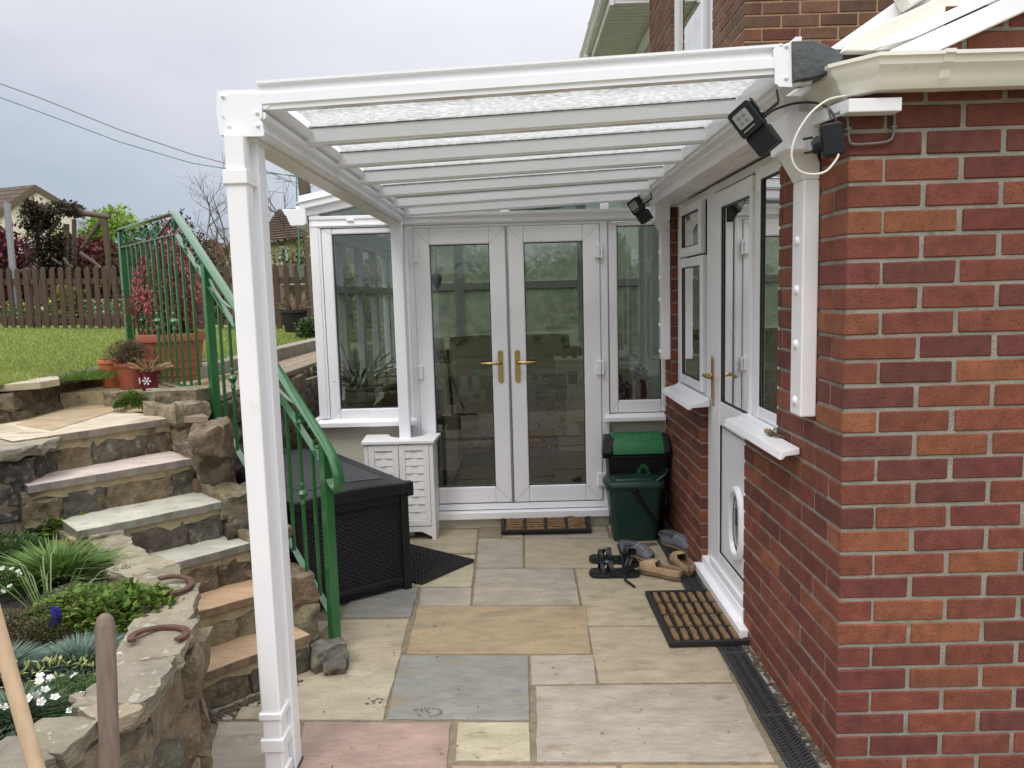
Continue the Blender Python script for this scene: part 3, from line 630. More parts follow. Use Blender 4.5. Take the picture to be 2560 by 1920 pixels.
# left and right windows with mitre lines
def ywin(name, x0, x1, z0, z1, gx0, gx1, gz0, gz1, pane='glass'):
    m = MB(); yframe(m, x0, x1, z0, z1, gx0-x0, x1-gx1, gz0-z0, z1-gz1, FY, FY+.07); f = m.build(name, 'upvc', con, bevel=.009, seg=2)
    g = MB()
    for (ax_, az_, bx_, bz_) in ((x0, z0, gx0, gz0), (x1, z0, gx1, gz0), (x0, z1, gx0, gz1), (x1, z1, gx1, gz1)): g.bar((ax_, FY-.0005, az_), (bx_, FY-.0005, bz_), .0012, .0012)
    g.build('mitre_line', 'cable', f); ygask(gx0, gx1, gz0, gz1, FY+.014, f)
    g = MB(); ypane(g, gx0-.01, gx1+.01, gz0-.01, gz1+.01, FY+.02); g.build('pane', pane, f); return f
ywin('window_frame', -1.253, -.712, .752, 2.018, -1.184, -.785, .827, 1.980)
ywin('window_frame', .622, 1.0, .753, 2.012, .679, .965, .838, 1.985)
m = MB(); m.box(-1.325, 1.02, FY-.006, FY+.07, 2.022, 2.098); m.box(-1.325, 1.02, FY-.016, FY-.006, 2.03, 2.045); m.box(-1.325, 1.02, FY-.014, FY-.006, 2.075, 2.098); m.build('head_beam', 'upvc', con, bevel=.003)
# gable glazing above the beam: frame bars following the roof slope
def rz(x): return 2.145+(x+1.33)*.185
m = MB()
m.bar((-1.40, FY+.02, rz(-1.40)-.005), (1.4, FY+.02, rz(1.4)-.005), .07, .075)
for xx in (-1.29, -.62, -.05, .60, 1.0): m.box(xx-.028, xx+.028, FY, FY+.06, 2.098, rz(xx)-.03)
m.build('gable_frame', 'upvc', con, bevel=.003)
m = MB(); m.add([(-1.27, FY+.03, 2.098), (1.38, FY+.03, 2.098), (1.38, FY+.03, rz(1.38)), (-1.27, FY+.03, rz(-1.27))], [(0, 1, 2, 3)]); m.build('gable_pane', 'glass', con)
m = MB(); m.tube([(-1.075, FY-.02, 2.066), (-1.03, FY-.02, 2.066)], .008, 8); m.build('vent_knob', 'upvc', con, smooth=50)
m = MB(); m.prism([(-1.375, FY-.05, 2.14), (1.4, FY-.05, rz(1.4)+.03), (1.4, FY-.05, rz(1.4)+.125), (-1.375, FY-.05, 2.225)], (0, .06, 0)); m.prism([(-1.385, FY-.062, 2.178), (1.4, FY-.062, rz(1.4)+.075), (1.4, FY-.062, rz(1.4)+.085), (-1.385, FY-.062, 2.188)], (0, .012, 0))
m.build('bargeboard', 'upvc', con, bevel=.003)
m = MB(); m.prism([(-1.39, FY, rz(-1.39)+.03), (1.4, FY, rz(1.4)+.03), (1.4, FY, rz(1.4)+.045), (-1.39, FY, rz(-1.39)+.045)], (0, 3.45, 0)); m.build('roof', 'roof_sheet', con)
m = MB()
for i in range(6): yy = FY+.35+i*.62; m.bar((-1.36, yy, rz(-1.36)+.02), (1.4, yy, rz(1.4)+.02), .05, .05)
m.build('roof_bars', 'upvc', con)
m = MB(); ogee(m, (-1.335, FY-.05), (-1.335, 8.6), (-1, 0, 0), 2.145, .15, .105); m.build('gutter', 'upvc', con, bevel=.002)
m = MB(); m.box(-1.335, -1.26, FY+.07, 8.62, 2.03, 2.14); m.build('eaves_beam', 'upvc', con)
# side and back glazing
for k in range(5):
    a = FY+.07+k*.675; b = a+.675; m = MB(); m.box(-1.325, -1.265, a, a+.05, .765, 2.03); m.box(-1.325, -1.265, b-.05, b, .765, 2.03); m.box(-1.325, -1.265, a+.05, b-.05, .765, .83); m.box(-1.325, -1.265, a+.05, b-.05, 1.97, 2.03); m.box(-1.325, -1.265, a+.05, b-.05, 1.60, 1.66)
    f = m.build('window_frame', 'upvc', con, bevel=.004); g = MB(); g.add([(-1.295, a, .8), (-1.295, b, .8), (-1.295, b, 2.0), (-1.295, a, 2.0)], [(0, 1, 2, 3)]); g.build('pane', 'glass_mist' if k > 2 else 'glass', f)
for k in range(4):
    a = -1.26+k*.665; b = a+.665; m = MB(); yframe(m, a, b, .72, 2.6, .05, .05, .06, .06, 8.5, 8.56); m.box(a+.05, b-.05, 8.5, 8.56, 1.62, 1.70)
    f = m.build('window_frame', 'upvc', con, bevel=.004); g = MB(); ypane(g, a, b, .75, 2.6, 8.53); g.build('pane', 'glass_fog', f)
m = MB(); m.box(1.40, 1.55, FY+.1, 8.6, -.02, 2.75); m.build('house_wall', 'brick_old', con)

# French doors
fd = thing('french_doors', 'pair of white glazed French doors with brass handles', 'door', (-.04, FY, 0))
m = MB(); m.box(-.708, -.652, FY-.01, FY+.06, .09, 2.02); m.box(.566, .614, FY-.01, FY+.06, .09, 2.02); m.box(-.652, .566, FY-.009, FY+.06, 2.003, 2.02); m.box(-.665, .60, FY-.02, FY+.06, .118, .158); m.box(-.70, .61, FY-.075, FY-.0, .066, .112)
m.box(.600, .606, FY-.012, FY, .8, 2.0); m.box(-.695, -.688, FY-.013, FY, .1, 2.0)
m.build('door_frame', 'upvc', fd, bevel=.003)
m = MB(); m.box(-.69, .60, FY-.03, FY+.05, -.02, .064); m.build('threshold_step', 'render', fd)
for x0, x1, gx0, gx1, sg in ((-.650, -.049, -.546, -.158, 1), (-.037, .563, .068, .452, -1)):
    z0, z1, g0, g1 = .165, 2.0, .276, 1.893
    m = MB(); yframe(m, x0, x1, z0, z1, gx0-x0, x1-gx1, g0-z0, z1-g1, FY-.022, FY+.05); d = m.build('door', 'upvc', fd, bevel=.008, seg=2)
    g = MB()
    for (ax_, az_, bx_, bz_) in ((x0, z0, gx0, g0), (x1, z0, gx1, g0), (x0, z1, gx0, g1), (x1, z1, gx1, g1)): g.bar((ax_, FY-.0225, az_), (bx_, FY-.0225, bz_), .0012, .0012)
    g.build('mitre_line', 'cable', d)
    ygask(gx0, gx1, g0, g1, FY-.004, d); g = MB(); ypane(g, gx0-.01, gx1+.01, g0-.01, g1+.01, FY); g.build('pane', 'glass', d)
    hx = -.103 if sg > 0 else .009
    lever(d, Vector((hx, FY-.022, 1.088)), (-sg, 0, 0), (0, -1, 0), .215)
    ex = x0 if sg > 0 else x1
    for hz in (1.827, 1.065, .31):
        g = MB(); g.box(ex+.002*sg, ex+.032*sg, FY-.040, FY-.0222, hz-.045, hz+.045); g.tube([(ex-.012*sg, FY-.034, hz-.047), (ex-.012*sg, FY-.034, hz+.047)], .009, 10); g.box(ex-.02*sg, ex+.003*sg, FY-.034, FY-.024, hz-.044, hz-.03); g.box(ex-.02*sg, ex+.003*sg, FY-.034, FY-.024, hz+.03, hz+.044)
        g.build('hinge', 'upvc', d, bevel=.003)
m = MB(); m.box(-.048, -.040, FY-.026, FY, .166, 1.999); m.build('meeting_seal', 'steel', fd)

# ================================================================ CANOPY
can = thing('canopy', 'white aluminium canopy with rain-wet glass roof over the patio', 'canopy', (-.8, 2.4, 0))
def ct(x): return 2.183+(x+.74)*.040
bp = [(-.860, 2.052), (-.738, 2.046), (-.728, 2.060), (-.738, 2.078), (-.738, 2.090), (-.722, 2.097), (-.720, 2.112), (-.736, 2.120), (-.712, 2.126), (-.700, 2.150), (-.712, 2.162), (-.735, 2.166), (-.745, 2.18), (-.860, 2.18), (-.866, 2.12)]
m = MB(); m.prism([(a, 2.378, b) for a, b in bp], (.035, 2.742, -.012)); m.build('gutter_beam', 'alu', can, smooth=25)
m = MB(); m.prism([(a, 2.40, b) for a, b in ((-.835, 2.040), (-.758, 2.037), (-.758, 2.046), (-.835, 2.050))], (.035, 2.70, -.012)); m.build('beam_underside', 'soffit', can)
pl = [P(a, b, y=2.372) for a, b in ((552, 233), (652, 231), (655, 268), (655, 292), (650, 300), (656, 306), (661, 338), (655, 341), (563, 343), (559, 338), (562, 296), (554, 288))]
m = MB(); m.prism(pl, (0, .005, 0)); ep = m.build('end_plate', 'alu', can, bevel=.0015)
for a, b in ((558, 241), (643, 282), (645, 314), (574, 315)):
    p = P(a, b, y=2.372); g = MB(); g.tube([p, p+Vector((0, -.004, 0)), p+Vector((0, -.007, 0))], [.0065, .006, .002], 12); g.build('bolt', 'alu', ep, smooth=60)
pl = [P(a, b, y=2.372) for a, b in ((1937, 118), (1979, 105), (1981, 218), (1947, 217), (1944, 212), (1937, 209), (1937, 165), (1933, 125))]
m = MB(); m.prism(pl, (0, .006, 0)); ep = m.build('end_plate', 'alu', can, bevel=.0015)
for a, b in ((1966, 115), (1965, 195)):
    p = P(a, b, y=2.372); g = MB(); g.tube([p, p+Vector((0, -.004, 0)), p+Vector((0, -.007, 0))], [.0065, .006, .002], 12); g.build('bolt', 'alu', ep, smooth=60)
RY = [2.40, 2.85, 3.30, 3.75, 4.20, 4.65, 5.085]
def cdz(i): return 0 if i == 0 else -.026-.013*(RY[i]-2.85)
for i, y in enumerate(RY):
    x0, x1 = -.742, .80; h = .056; dz = cdz(i); z0, z1 = ct(x0)+dz, ct(x1)+dz; m = MB()
    pr_ = [(-.026, 0), (-.026, -.048), (-.019, -.051), (-.019, -h), (.019, -h), (.019, -.051), (.026, -.048), (.026, 0)]
    if i == 0: pr_ = [(-.028, .020), (-.028, .012), (-.016, .008), (-.016, -.012), (-.026, -.018), (-.026, -.046), (-.019, -.050), (-.019, -.062), (.019, -.062), (.019, -.046), (.026, -.046), (.026, .020)]
    a0 = [(x0, y+a, z0+b) for a, b in pr_]; m.prism(a0, (x1-x0, 0, z1-z0)); r = m.build('rafter', 'alu', can)
    if i: g = MB(); g.prism([(x0+.01, y-.030, z0+.0), (x0+.01, y-.030, z0+.010), (x0+.01, y+.03, z0+.010), (x0+.01, y+.03, z0+.0)], (x1-x0-.02, 0, z1-z0)); g.build('gasket', 'gasket', r)
for i in range(6):
    a, b = RY[i]+.02, RY[i+1]-.02; m = MB()
    xa, xb = -.76, .81; za, zb = cdz(max(i, 1))+.002+(.004 if i == 0 else 0), cdz(i+1)+.002; m.add([(xa, a, ct(xa)+za), (xb, a, ct(xb)+za), (xb, b, ct(xb)+zb), (xa, b, ct(xa)+zb)], [(0, 1, 2, 3)]); m.build('glass_pane', 'glass_wet', can)
wp = [(.796, 2.178), (.801, 2.165), (.812, 2.160), (.816, 2.150), (.828, 2.144), (.858, 2.150), (.858, 2.285), (.84, 2.285), (.815, 2.262), (.796, 2.258)]
m = MB(); m.prism([(a, 2.38, b) for a, b in wp], (0, 2.72, 0)); m.build('wall_plate', 'alu', can, smooth=25)
# grey membrane folded round the open end of the wall plate
poly = [(1979, 104), (2027, 102), (2060, 113), (2090, 126), (2107, 142), (2100, 165), (2080, 184), (2034, 197), (1981, 206)]
m = MB(); n = len(poly); rings = []
for k, (yy, s_) in enumerate(((2.362, .93), (2.366, 1.0), (2.42, 1.0), (2.50, .9))):
    pts = [P(a, b, y=2.37) for a, b in poly]; c_ = sum(pts, Vector())/n; base = Vector((.845, 0, 2.21))
    ring = []
    for j, p in enumerate(pts):
        q = c_+(p-c_)*s_; q.y = yy+noise.noise(p*14+Vector((0, k, 0)))*.012*(p.x-.84)*10; ring.append(q)
    rings += ring
fs = [tuple(range(n))[::-1]]+[(k*n+j, k*n+(j+1) % n, (k+1)*n+(j+1) % n, (k+1)*n+j) for k in range(3) for j in range(n)]+[tuple(range(3*n, 4*n))]
m.add(rings, fs); m.build('end_cover', 'membrane', can, bevel=.008, smooth=60)
m = MB(); m.prism([P(a, b, y=2.39) for a, b in ((1983, 205), (2032, 199), (2030, 208), (1992, 212))], (0, .03, 0)); m.build('trim', 'alu', can)
# near post with its square downpipe, far post by the conservatory
m = MB(); m.box(-.842, -.768, 2.432, 2.505, 0, 2.05); m.build('post', 'alu', can, bevel=.004)
m = MB(); m.box(-.770, -.700, 4.985, 5.05, 0, 2.04); m.box(-.708, -.697, 4.99, 5.04, 0, 2.04); m.build('post', 'alu', can, bevel=.004)
zz = P(620, 440, y=2.345).z; m = MB(); m.box(-.842, -.780, 2.345, 2.408, .035, zz); m.box(-.840, -.782, 2.347, 2.406, zz, 2.05); dp = m.build('downpipe', 'upvc', can, bevel=.006)
zz = P(620, 440, y=2.345).z; m = MB(); m.box(-.847, -.775, 2.338, 2.432, zz-.022, zz+.020); m.build('pipe_clip', 'upvc', dp, bevel=.003)
for py in (1790, 1870):
    zz = P(700, py, y=2.345).z; m = MB(); m.box(-.848, -.774, 2.338, 2.432, zz-.012, zz+(.010 if py < 1800 else .03)); m.build('pipe_clip', 'upvc', dp, bevel=.003)
m = MB(); m.box(-.849, -.773, 2.337, 2.42, .03, .062); m.build('pipe_shoe', 'upvc', dp, bevel=.003)
m = MB(); m.box(-.855, -.765, 2.33, 2.51, -.005, .008); m.build('foot', 'gasket', dp)

# floodlights (one built, one copied)
fl = thing('floodlight', 'black LED floodlight under the near end of the canopy', 'floodlight', (0, 0, 0), 'black LED floodlights under the eaves')
def rr(w, h, r=.012, n=4):
    o = []
    for cx, cy, a0 in ((w-r, h-r, 0), (-w+r, h-r, 90), (-w+r, -h+r, 180), (w-r, -h+r, 270)):
        for i in range(n+1): a = rad(a0+90*i/n); o.append((cx+r*math.cos(a), cy+r*math.sin(a)))
    return o
# local: lamp looks along -Y, body in X-Z, battery box below
m = MB(); m.prism([(a, -.030, b) for a, b in rr(.042, .050)], (0, .045, 0)); m.prism([(-.040, -.016, -.048), (.040, -.016, -.048), (.038, -.012, -.120), (-.038, -.012, -.120)], (0, .062, 0)); m.build('housing', 'black', fl, bevel=.004)
m = MB()
for i in range(5): m.box(-.036+i*.016, -.030+i*.016, .015, .030, -.04, .045)
m.build('cooling_fins', 'black', fl)
m = MB(); m.prism([(a-.004, -.034, b+.006) for a, b in rr(.026, .026, .006)], (0, .006, 0)); le = m.build('lens', 'lens', fl)
for a in (-.013, .005):
    for b in (-.004, .016): g = MB(); g.tube([(a, -.035, b), (a, -.036, b)], [.006, .005], 10); g.build('led', 'cable', le)
m = MB(); m.box(-.026, .016, -.033, -.029, -.034, -.030); m.build('reflector_slot', 'lens', fl)
m = MB(); m.box(.043, .048, -.012, .012, -.03, .05); m.bar((.046, 0, -.02), (.10, .03, -.015), .03, .006); m.bar((.10, .03, -.015), (.115, .035, .02), .035, .006); m.build('bracket', 'black', fl, bevel=.002)
m = MB(); m.tube([(.047, -.01, -.01), (.051, -.012, -.01)], .005, 8); m.build('screw', 'steel', fl)
fl2 = copy_tree(fl); fl2['label'] = 'black LED floodlight above the window at the far end of the canopy'
c = P(1870, 300, y=2.42); fl.location = (c.x, c.y, c.z); fl.rotation_euler = (rad(8), rad(-34), rad(-38)); fl.scale = (.92,)*3
c = P(1592, 515, y=4.70); fl2.location = (c.x, c.y, c.z); fl2.rotation_euler = (rad(8), rad(-30), rad(-38)); fl2.scale = (.9,)*3
# plug, cables, alarm bits by the brick corner
pg = thing('plug_adaptor', 'black mains plug hanging from a cable at the brick corner', 'plug', (0, 0, 0))
m = MB(); m.prism([(a, 0, b) for a, b in rr(.030, .046, .01)], (0, .045, 0)); m.build('body', 'black', pg, bevel=.005)
m = MB(); m.tube([(-.03, .02, -.005), (-.045, .02, -.01), (-.055, .02, -.012)], [.026, .022, .020], 16); m.box(-.078, -.05, .012, .020, -.028, -.022); m.box(-.078, -.05, .012, .020, .012, .018); m.build('plug_face', 'black', pg, smooth=40)
m = MB(); m.box(-.072, -.05, .008, .028, -.018, .008); m.build('pin_cover', 'lens', pg)
c = P(2075, 350, y=2.31); pg.location = (c.x, c.y-.02, c.z); pg.rotation_euler = (0, rad(-6), rad(-14))
m = MB(); pts = [P(a, b, y=2.28) for a, b in ((2115, 240), (2070, 250), (2025, 285), (1990, 340), (1979, 390), (1995, 425), (2030, 436), (2065, 428), (2090, 400), (2097, 385))]
m.tube(smooth_pts(pts), .0034, 8); tag(m.build('white_cable', 'cable_w', smooth=60), 'loop of off-white cable hanging below the gutter corner', 'cable')
m = MB(); pts = [P(a, b, y=2.34) for a, b in ((2078, 300), (2070, 268), (2085, 285), (2105, 279), (2118, 295), (2121, 330), (2125, 355), (2140, 361), (2200, 357), (2225, 350), (2233, 335), (2236, 300), (2234, 262))]
m.tube(smooth_pts(pts), .0036, 8); cb = tag(m.build('grey_cable', 'cable', smooth=60), 'grey cable clipped in a loop on the brick wall below the gutter', 'cable')
m = MB()
for a, b in ((2121, 322), (2234, 317)): p = P(a, b, y=2.342); m.box(p.x-.007, p.x+.007, 2.336, 2.35, p.z-.003, p.z+.003)
m.build('clip', 'cable', cb)
m = MB(); pts = [P(a, b, y=yy) for a, b, yy in ((1908, 295, 2.42), (1935, 275, 2.45), (1980, 260, 2.45), (2020, 256, 2.42), (2050, 260, 2.38), (2075, 275, 2.34), (2092, 305, 2.32))]
m.tube(smooth_pts(pts), .0036, 8); tag(m.build('lamp_cable', 'gasket', smooth=60), 'dark cable running from the near floodlight to the plug', 'cable')

# ================================================================ HANDRAIL
hr = thing('handrail', 'glossy green wrought iron handrail with scrolls beside the stone steps', 'handrail', (-.83, 3.30, 0))
N0, N1, AP, TL = Vector((-.835, 3.305, 0)), Vector((-1.585, 4.055, 0)), Vector((-1.835, 4.315, 0)), Vector((-2.575, 5.20, 0))
dS = (AP-N0).normalized(); LS = (AP-N0).length; dL = (TL-AP).normalized(); LL = (TL-AP).length
def zs(s): return .955+.77*s                                # top of the sloping rail
def S3(s, dz=0): p = N0+dS*s; return Vector((p.x, p.y, zs(s)+dz))
def L3(s, dz=0): p = AP+dL*s; return Vector((p.x, p.y, zs(LS)+dz))
nS = Vector((-dS.y, dS.x, 0)); nL = Vector((-dL.y, dL.x, 0))
def post(p, z0, z1, w=.042): m = MB(); m.obox((p.x, p.y, (z0+z1)/2), dS*w/2, nS*w/2, (0, 0, (z1-z0)/2)); return m.build('post', 'green', hr, bevel=.003)
post(N0, -.01, .945); post(N1, .62, zs((N1-N0).length)-.012); post(TL, 1.05, zs(LS)-.012, .04)
m = MB(); pts = []
for t in range(8): a = rad(-150+t*30); pts.append(S3(-.075, -.075)+dS*(-.032*math.cos(a+rad(90)))+Vector((0, 0, .032*math.sin(a+rad(90))))) if t < 5 else None
curl = [S3(-.035, -.135), S3(-.06, -.142), S3(-.09, -.13), S3(-.105, -.09), S3(-.095, -.045), S3(-.06, -.012), S3(0, 0)]
rail = curl+[S3(LS*.25), S3(LS*.5), S3(LS*.75), S3(LS-.015), L3(.01, -.001), L3(LL*.5), L3(LL), L3(LL+.04, -.006), L3(LL+.06, -.03), L3(LL+.058, -.06), L3(LL+.04, -.085)]
prf = [(-.024, -.004), (.024, -.004), (.024, .003), (.014, .009), (0, .011), (-.014, .009), (-.024, .003)]
k = len(m.v)
for i, p in enumerate(rail):
    t = (rail[min(i+1, len(rail)-1)]-rail[max(i-1, 0)]).normalized(); sdv = nS if i < 11 else nL; u = sdv.cross(t).normalized()
    if i < 11: u = t.cross(nS).normalized()*-1
    if u.z < 0 and i > 5: u = -u
    if i <= 5:
        u = (t.cross(nS)); u = u.normalized()
        ref = (p-(S3(-.05, -.075)));
        if u.dot(ref) < 0: u = -u
    for a, b in prf: m.v.append(tuple(p+sdv*a+u*b))
for i in range(len(rail)-1):
    for j in range(7): m.f.append((k+i*7+j, k+i*7+(j+1) % 7, k+(i+1)*7+(j+1) % 7, k+(i+1)*7+j)); m.c.append((1, 1, 1))
m.f += [tuple(k+j for j in range(7)), tuple(k+(len(rail)-1)*7+j for j in range(7))]; m.c += [(1, 1, 1)]*2
m.build('top_rail', 'green', hr, smooth=50)
LM = (N1-N0).length
m = MB(); m.bar(S3(.02, -.115), S3(LM-.02, -.115), .032, .007); m.bar(S3(.02, -.80), S3(LM+.0, -.80), .032, .008); m.build('lower_rail', 'green', hr, bevel=.0015)
m = MB(); m.bar(S3(LM, -.115), S3(LS, -.115), .030, .007); m.bar(L3(0, -.115), L3(LL-.02, -.115), .030, .007)
bl = Vector((N1.x, N1.y, 1.12)); m.bar(L3(-.27, -.955), L3(LL-.02, -.945), .030, .008); m.bar(L3(-.27, -.955), (N1.x, N1.y, 1.03), .03, .008); m.build('lower_rail', 'green', hr, bevel=.0015)
def collar(p):
    g = MB(); g.lathe([(.006, -.055), (.013, -.05), (.011, -.035), (.008, -.028), (.020, -.010), (.024, 0), (.020, .010), (.009, .018), (.008, .026), (.013, .034), (.011, .048), (.006, .055)], p, 14)
    return g
nb = 10
for i in range(1, nb):
    s_ = LM*i/nb; p = N0+dS*s_; m = MB(); m.obox((p.x, p.y, zs(s_)-.457), dS*.0065, nS*.0065, (0, 0, .341)); b_ = m.build('baluster', 'green', hr)
    if i % 3 == 2: collar((p.x, p.y, zs(s_)-.43)).build('collar', 'green', b_, smooth=40)
for i in range(1, 13):
    s_ = -.27+(LL+.25)*i/13; top = zs(LS)-.115
    if s_ < 0: q = AP-dS*(-s_); top = zs(LS+s_)-.115; q = AP+dS*(s_)
    else: q = AP+dL*s_
    zb = zs(LS)-.95; m = MB(); m.obox((q.x, q.y, (top+zb)/2), dL*.0065, nL*.0065, (0, 0, (top-zb)/2)); b_ = m.build('baluster', 'green', hr)
    if i % 3 == 1 and s_ > -.1: collar((q.x, q.y, zb+.36)).build('collar', 'green', b_, smooth=40)
def scroll(o, ex, r=.026, turns=1.25, sgn=1, n=14, start=0):
    """little C scroll in the plane (ex, up)"""
    pts = []
    for i in range(n):
        t = i/(n-1); a = start+sgn*t*turns*6.283; rr_ = r*(1-.62*t); pts.append(o+ex*(math.cos(a)*rr_)+Vector((0, 0, math.sin(a)*rr_)))
    return pts
def SC_(*a): MB().ribbon(*a).build('scroll', 'green', hr, smooth=50)
for s_ in (.06, .19, .62, .75, 1.16, 1.29):
    SC_(scroll(S3(s_, -.062), dS, .034, 1.15, 1 if s_ in (.06, .62, 1.16) else -1, start=1.2), .018, .007, nS)
for a, b in ((.22, .60), (.78, 1.14)):
    pts = [S3(a+(b-a)*t, -.03-.065*math.sin(math.pi*t)) for t in (0, .2, .4, .6, .8, 1)]; SC_(pts, .016, .006, nS)
for s_, g_ in ((.03, 1), (.36, 1), (.56, -1), (.70, 1), (.86, -1), (1.06, -1)):
    SC_(scroll(L3(s_, -.058), dL, .038, 1.15, g_, start=1.3), .018, .007, nL)
SC_([L3(.08, -.03), L3(.30, -.085), L3(.46, -.108)], .016, .006, nL); SC_([L3(.60, -.108), L3(.80, -.08), L3(1.0, -.03)], .016, .006, nL)
SC_(scroll(L3(.46, -.075), dL, .03, 1.0, -1, start=-1.5), .016, .006, nL); SC_(scroll(L3(.63, -.075), dL, .03, 1.0, 1, start=-1.6), .016, .006, nL)
m = MB(); m.tube([N1-nS*.0+Vector((.0, 0, .92))-Vector((nS.x, nS.y, 0))*(-.0)+Vector((.018, -.022, 0)), N1+Vector((.024, -.029, .92))], .009, 8); m.build('bolt', 'steel', hr)
# ================================================================ STEPS AND STONE WALLS
STN = [(.17, .13, .082), (.12, .098, .068), (.215, .165, .10), (.10, .085, .065), (.165, .115, .075), (.23, .185, .12), (.085, .078, .066)]
CPS = [(.27, .24, .175), (.21, .19, .15), (.31, .27, .19), (.24, .205, .15)]
RISE = .166
ED = {1: ((515, 1680.5), (775, 1585)), 2: ((492, 1530), (672, 1479)), 3: ((411, 1414), (606.5, 1362)), 4: ((260, 1314), (535, 1258)), 5: ((136, 1203), (464.7, 1148)), 6: ((95.5, 1093), (408, 1047))}
TC = {1: (.44, .30, .19), 2: (.46, .31, .19), 3: (.46, .45, .38), 4: (.48, .47, .39), 5: (.53, .45, .40), 6: (.52, .44, .33)}
st = thing('stone_steps', 'flight of six sandstone steps rising past the green handrail', 'steps', (-1.2, 3.0, 0))
E_ = {}
for k, (a, b) in ED.items():
    z = k*RISE; A, B = P(*a, z=z), P(*b, z=z); d = (B-A).normalized(); E_[k] = (A-d*.10, B+d*(.04 if k > 1 else 0), d)
for k in range(1, 7):
    A, B, d = E_[k]; n_ = Vector((-d.y, d.x, 0))
    if n_.y < 0: n_ = -n_
    z = k*RISE; dep = .34 if k < 6 else .60
    fr = []; ns = 16
    for i in range(ns+1): p = A.lerp(B, i/ns); fr.append(p+n_*noise.noise(p*12)*.008)
    poly = fr+[B+n_*dep, A+n_*dep]; poly = [Vector((p.x, p.y, z-.036)) for p in poly]
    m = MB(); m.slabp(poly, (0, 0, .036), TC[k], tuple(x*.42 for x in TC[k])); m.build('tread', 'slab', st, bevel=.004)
    m = MB(); q = [A+n_*.022-d*.02, B+n_*.022, B+n_*.3, A+n_*.3-d*.02]; m.prism([Vector((p.x, p.y, z-RISE-.03)) for p in q], (0, 0, RISE-.008)); rs = m.build('riser', 'stone_mortar', st); m = MB(); q = [A+n_*.014-d*.02, B+n_*.014, B+n_*.1, A+n_*.1-d*.02]; qq = []
    for i in range(25): p = q[0].lerp(q[1], i/24); qq.append(Vector((p.x, p.y, z-.036-.038-.016*noise.noise(p*9)*2)))
    m.prism([Vector((q[0].x, q[0].y, z-.035))]+qq+[Vector((q[1].x, q[1].y, z-.035))], n_*.06); m.build('bedding_mortar', 'riser_mortar', rs)
    m = MB(); L0 = (B-A).length; s_ = -.02
    while s_ < L0-.05:
        w = random.uniform(.13, .30); w = min(w, L0-s_); c_ = A+d*(s_+w/2)+n_*.052; h = random.uniform(.100, .12)
        m.rock((c_.x, c_.y, z-RISE+h/2-.01), (w-.004, .085, h), math.atan2(d.y, d.x), jit(random.choice(STN), .2), rough=.13, n=6, rnd=.3); s_ += w
    m.build('riser_stones', 'stone', rs, smooth=50)
# landing slabs behind the top nosing
A, B, d = E_[6]; z = 6*RISE
m = MB(); n_ = Vector((-d.y, d.x, 0)); n_ = n_ if n_.y > 0 else -n_
for poly, c in (([(270, 975), (345, 968), (415, 985), (330, 1012), (290, 1005)], SP), ([(40, 1060), (275, 985), (330, 1014), (130, 1075)], SY), ([(-160, 1068), (-20, 1058), (36, 1063), (60, 1075), (-160, 1095)], SC), ([(335, 1008), (420, 1042), (520, 1040), (430, 990)], SBR)):
    pp = [P(a, b, z=z+.004) for a, b in poly]; m.prism([Vector((p.x, p.y, z-.03)) for p in pp], (0, 0, .032+random.uniform(0, .003)), c)
m.build('landing_slab', 'slab', st, bevel=.003)
MB().prism([(-3.6, 3.0, .5), (-2.22, 3.50, .5), (-1.84, 3.98, .5), (-1.72, 4.15, .5), (-1.66, 4.3, .5), (-1.66, 5.6, .5), (-3.0, 5.6, .5)], (0, 0, .482)).build('landing_base', 'riser_mortar', st)

def stone_course_wall(mb, core, path, z0, z1, th=.16, hr_=(.07, .13), lr=(.12, .30), cols=STN, side=1, n=5, batter=0.0):
    """courses of rubble following a polyline; 'side' = +1 puts stones to the right of the path direction"""
    path = [Vector((p[0], p[1], 0)) for p in path]; seg = []; tot = 0
    for a, b in zip(path, path[1:]): seg.append((tot, (b-a).length, a, (b-a).normalized())); tot += (b-a).length
    def at(s):
        for t0, l, a, d in seg:
            if s <= t0+l: return a+d*(s-t0), d
        return path[-1], seg[-1][3]
    z = z0
    while z < z1-.02:
        h = min(random.uniform(*hr_), z1-z)
        if z1-z-h < .035: h = z1-z
        s = random.uniform(-.1, 0)
        while s < tot:
            l = random.uniform(*lr); p, d = at(min(max(s+l/2, 0), tot)); nn = Vector((d.y, -d.x, 0))*side
            off = -th/2+.02+random.uniform(-.012, .014)-batter*(z-z0); c_ = p+nn*off
            mb.rock((c_.x, c_.y, z+h/2), (l-.014, th, h-.012), math.atan2(d.y, d.x), jit(random.choice(cols), .22), rough=.13, n=n, rnd=.32); s += l
        z += h
    vs = []
    for t0, l, a, d in seg+[(tot, 0, path[-1], seg[-1][3])]:
        nn = Vector((d.y, -d.x, 0))*side; p = a
        vs.append((p+nn*.006, p-nn*th))
    k = len(core.v)
    for a, b in vs:
        for q, zz in ((a, z0), (a, z1-.01), (b, z1-.01), (b, z0)): core.v.append((q.x, q.y, zz))
    for i in range(len(vs)-1):
        for j in range(4): core.f.append((k+i*4+j, k+i*4+(j+1) % 4, k+i*4+4+(j+1) % 4, k+i*4+4+j)); core.c.append((1, 1, 1))
    core.f += [(k, k+1, k+2, k+3), tuple(k+4*(len(vs)-1)+j for j in range(4))]; core.c += [(1, 1, 1)]*2
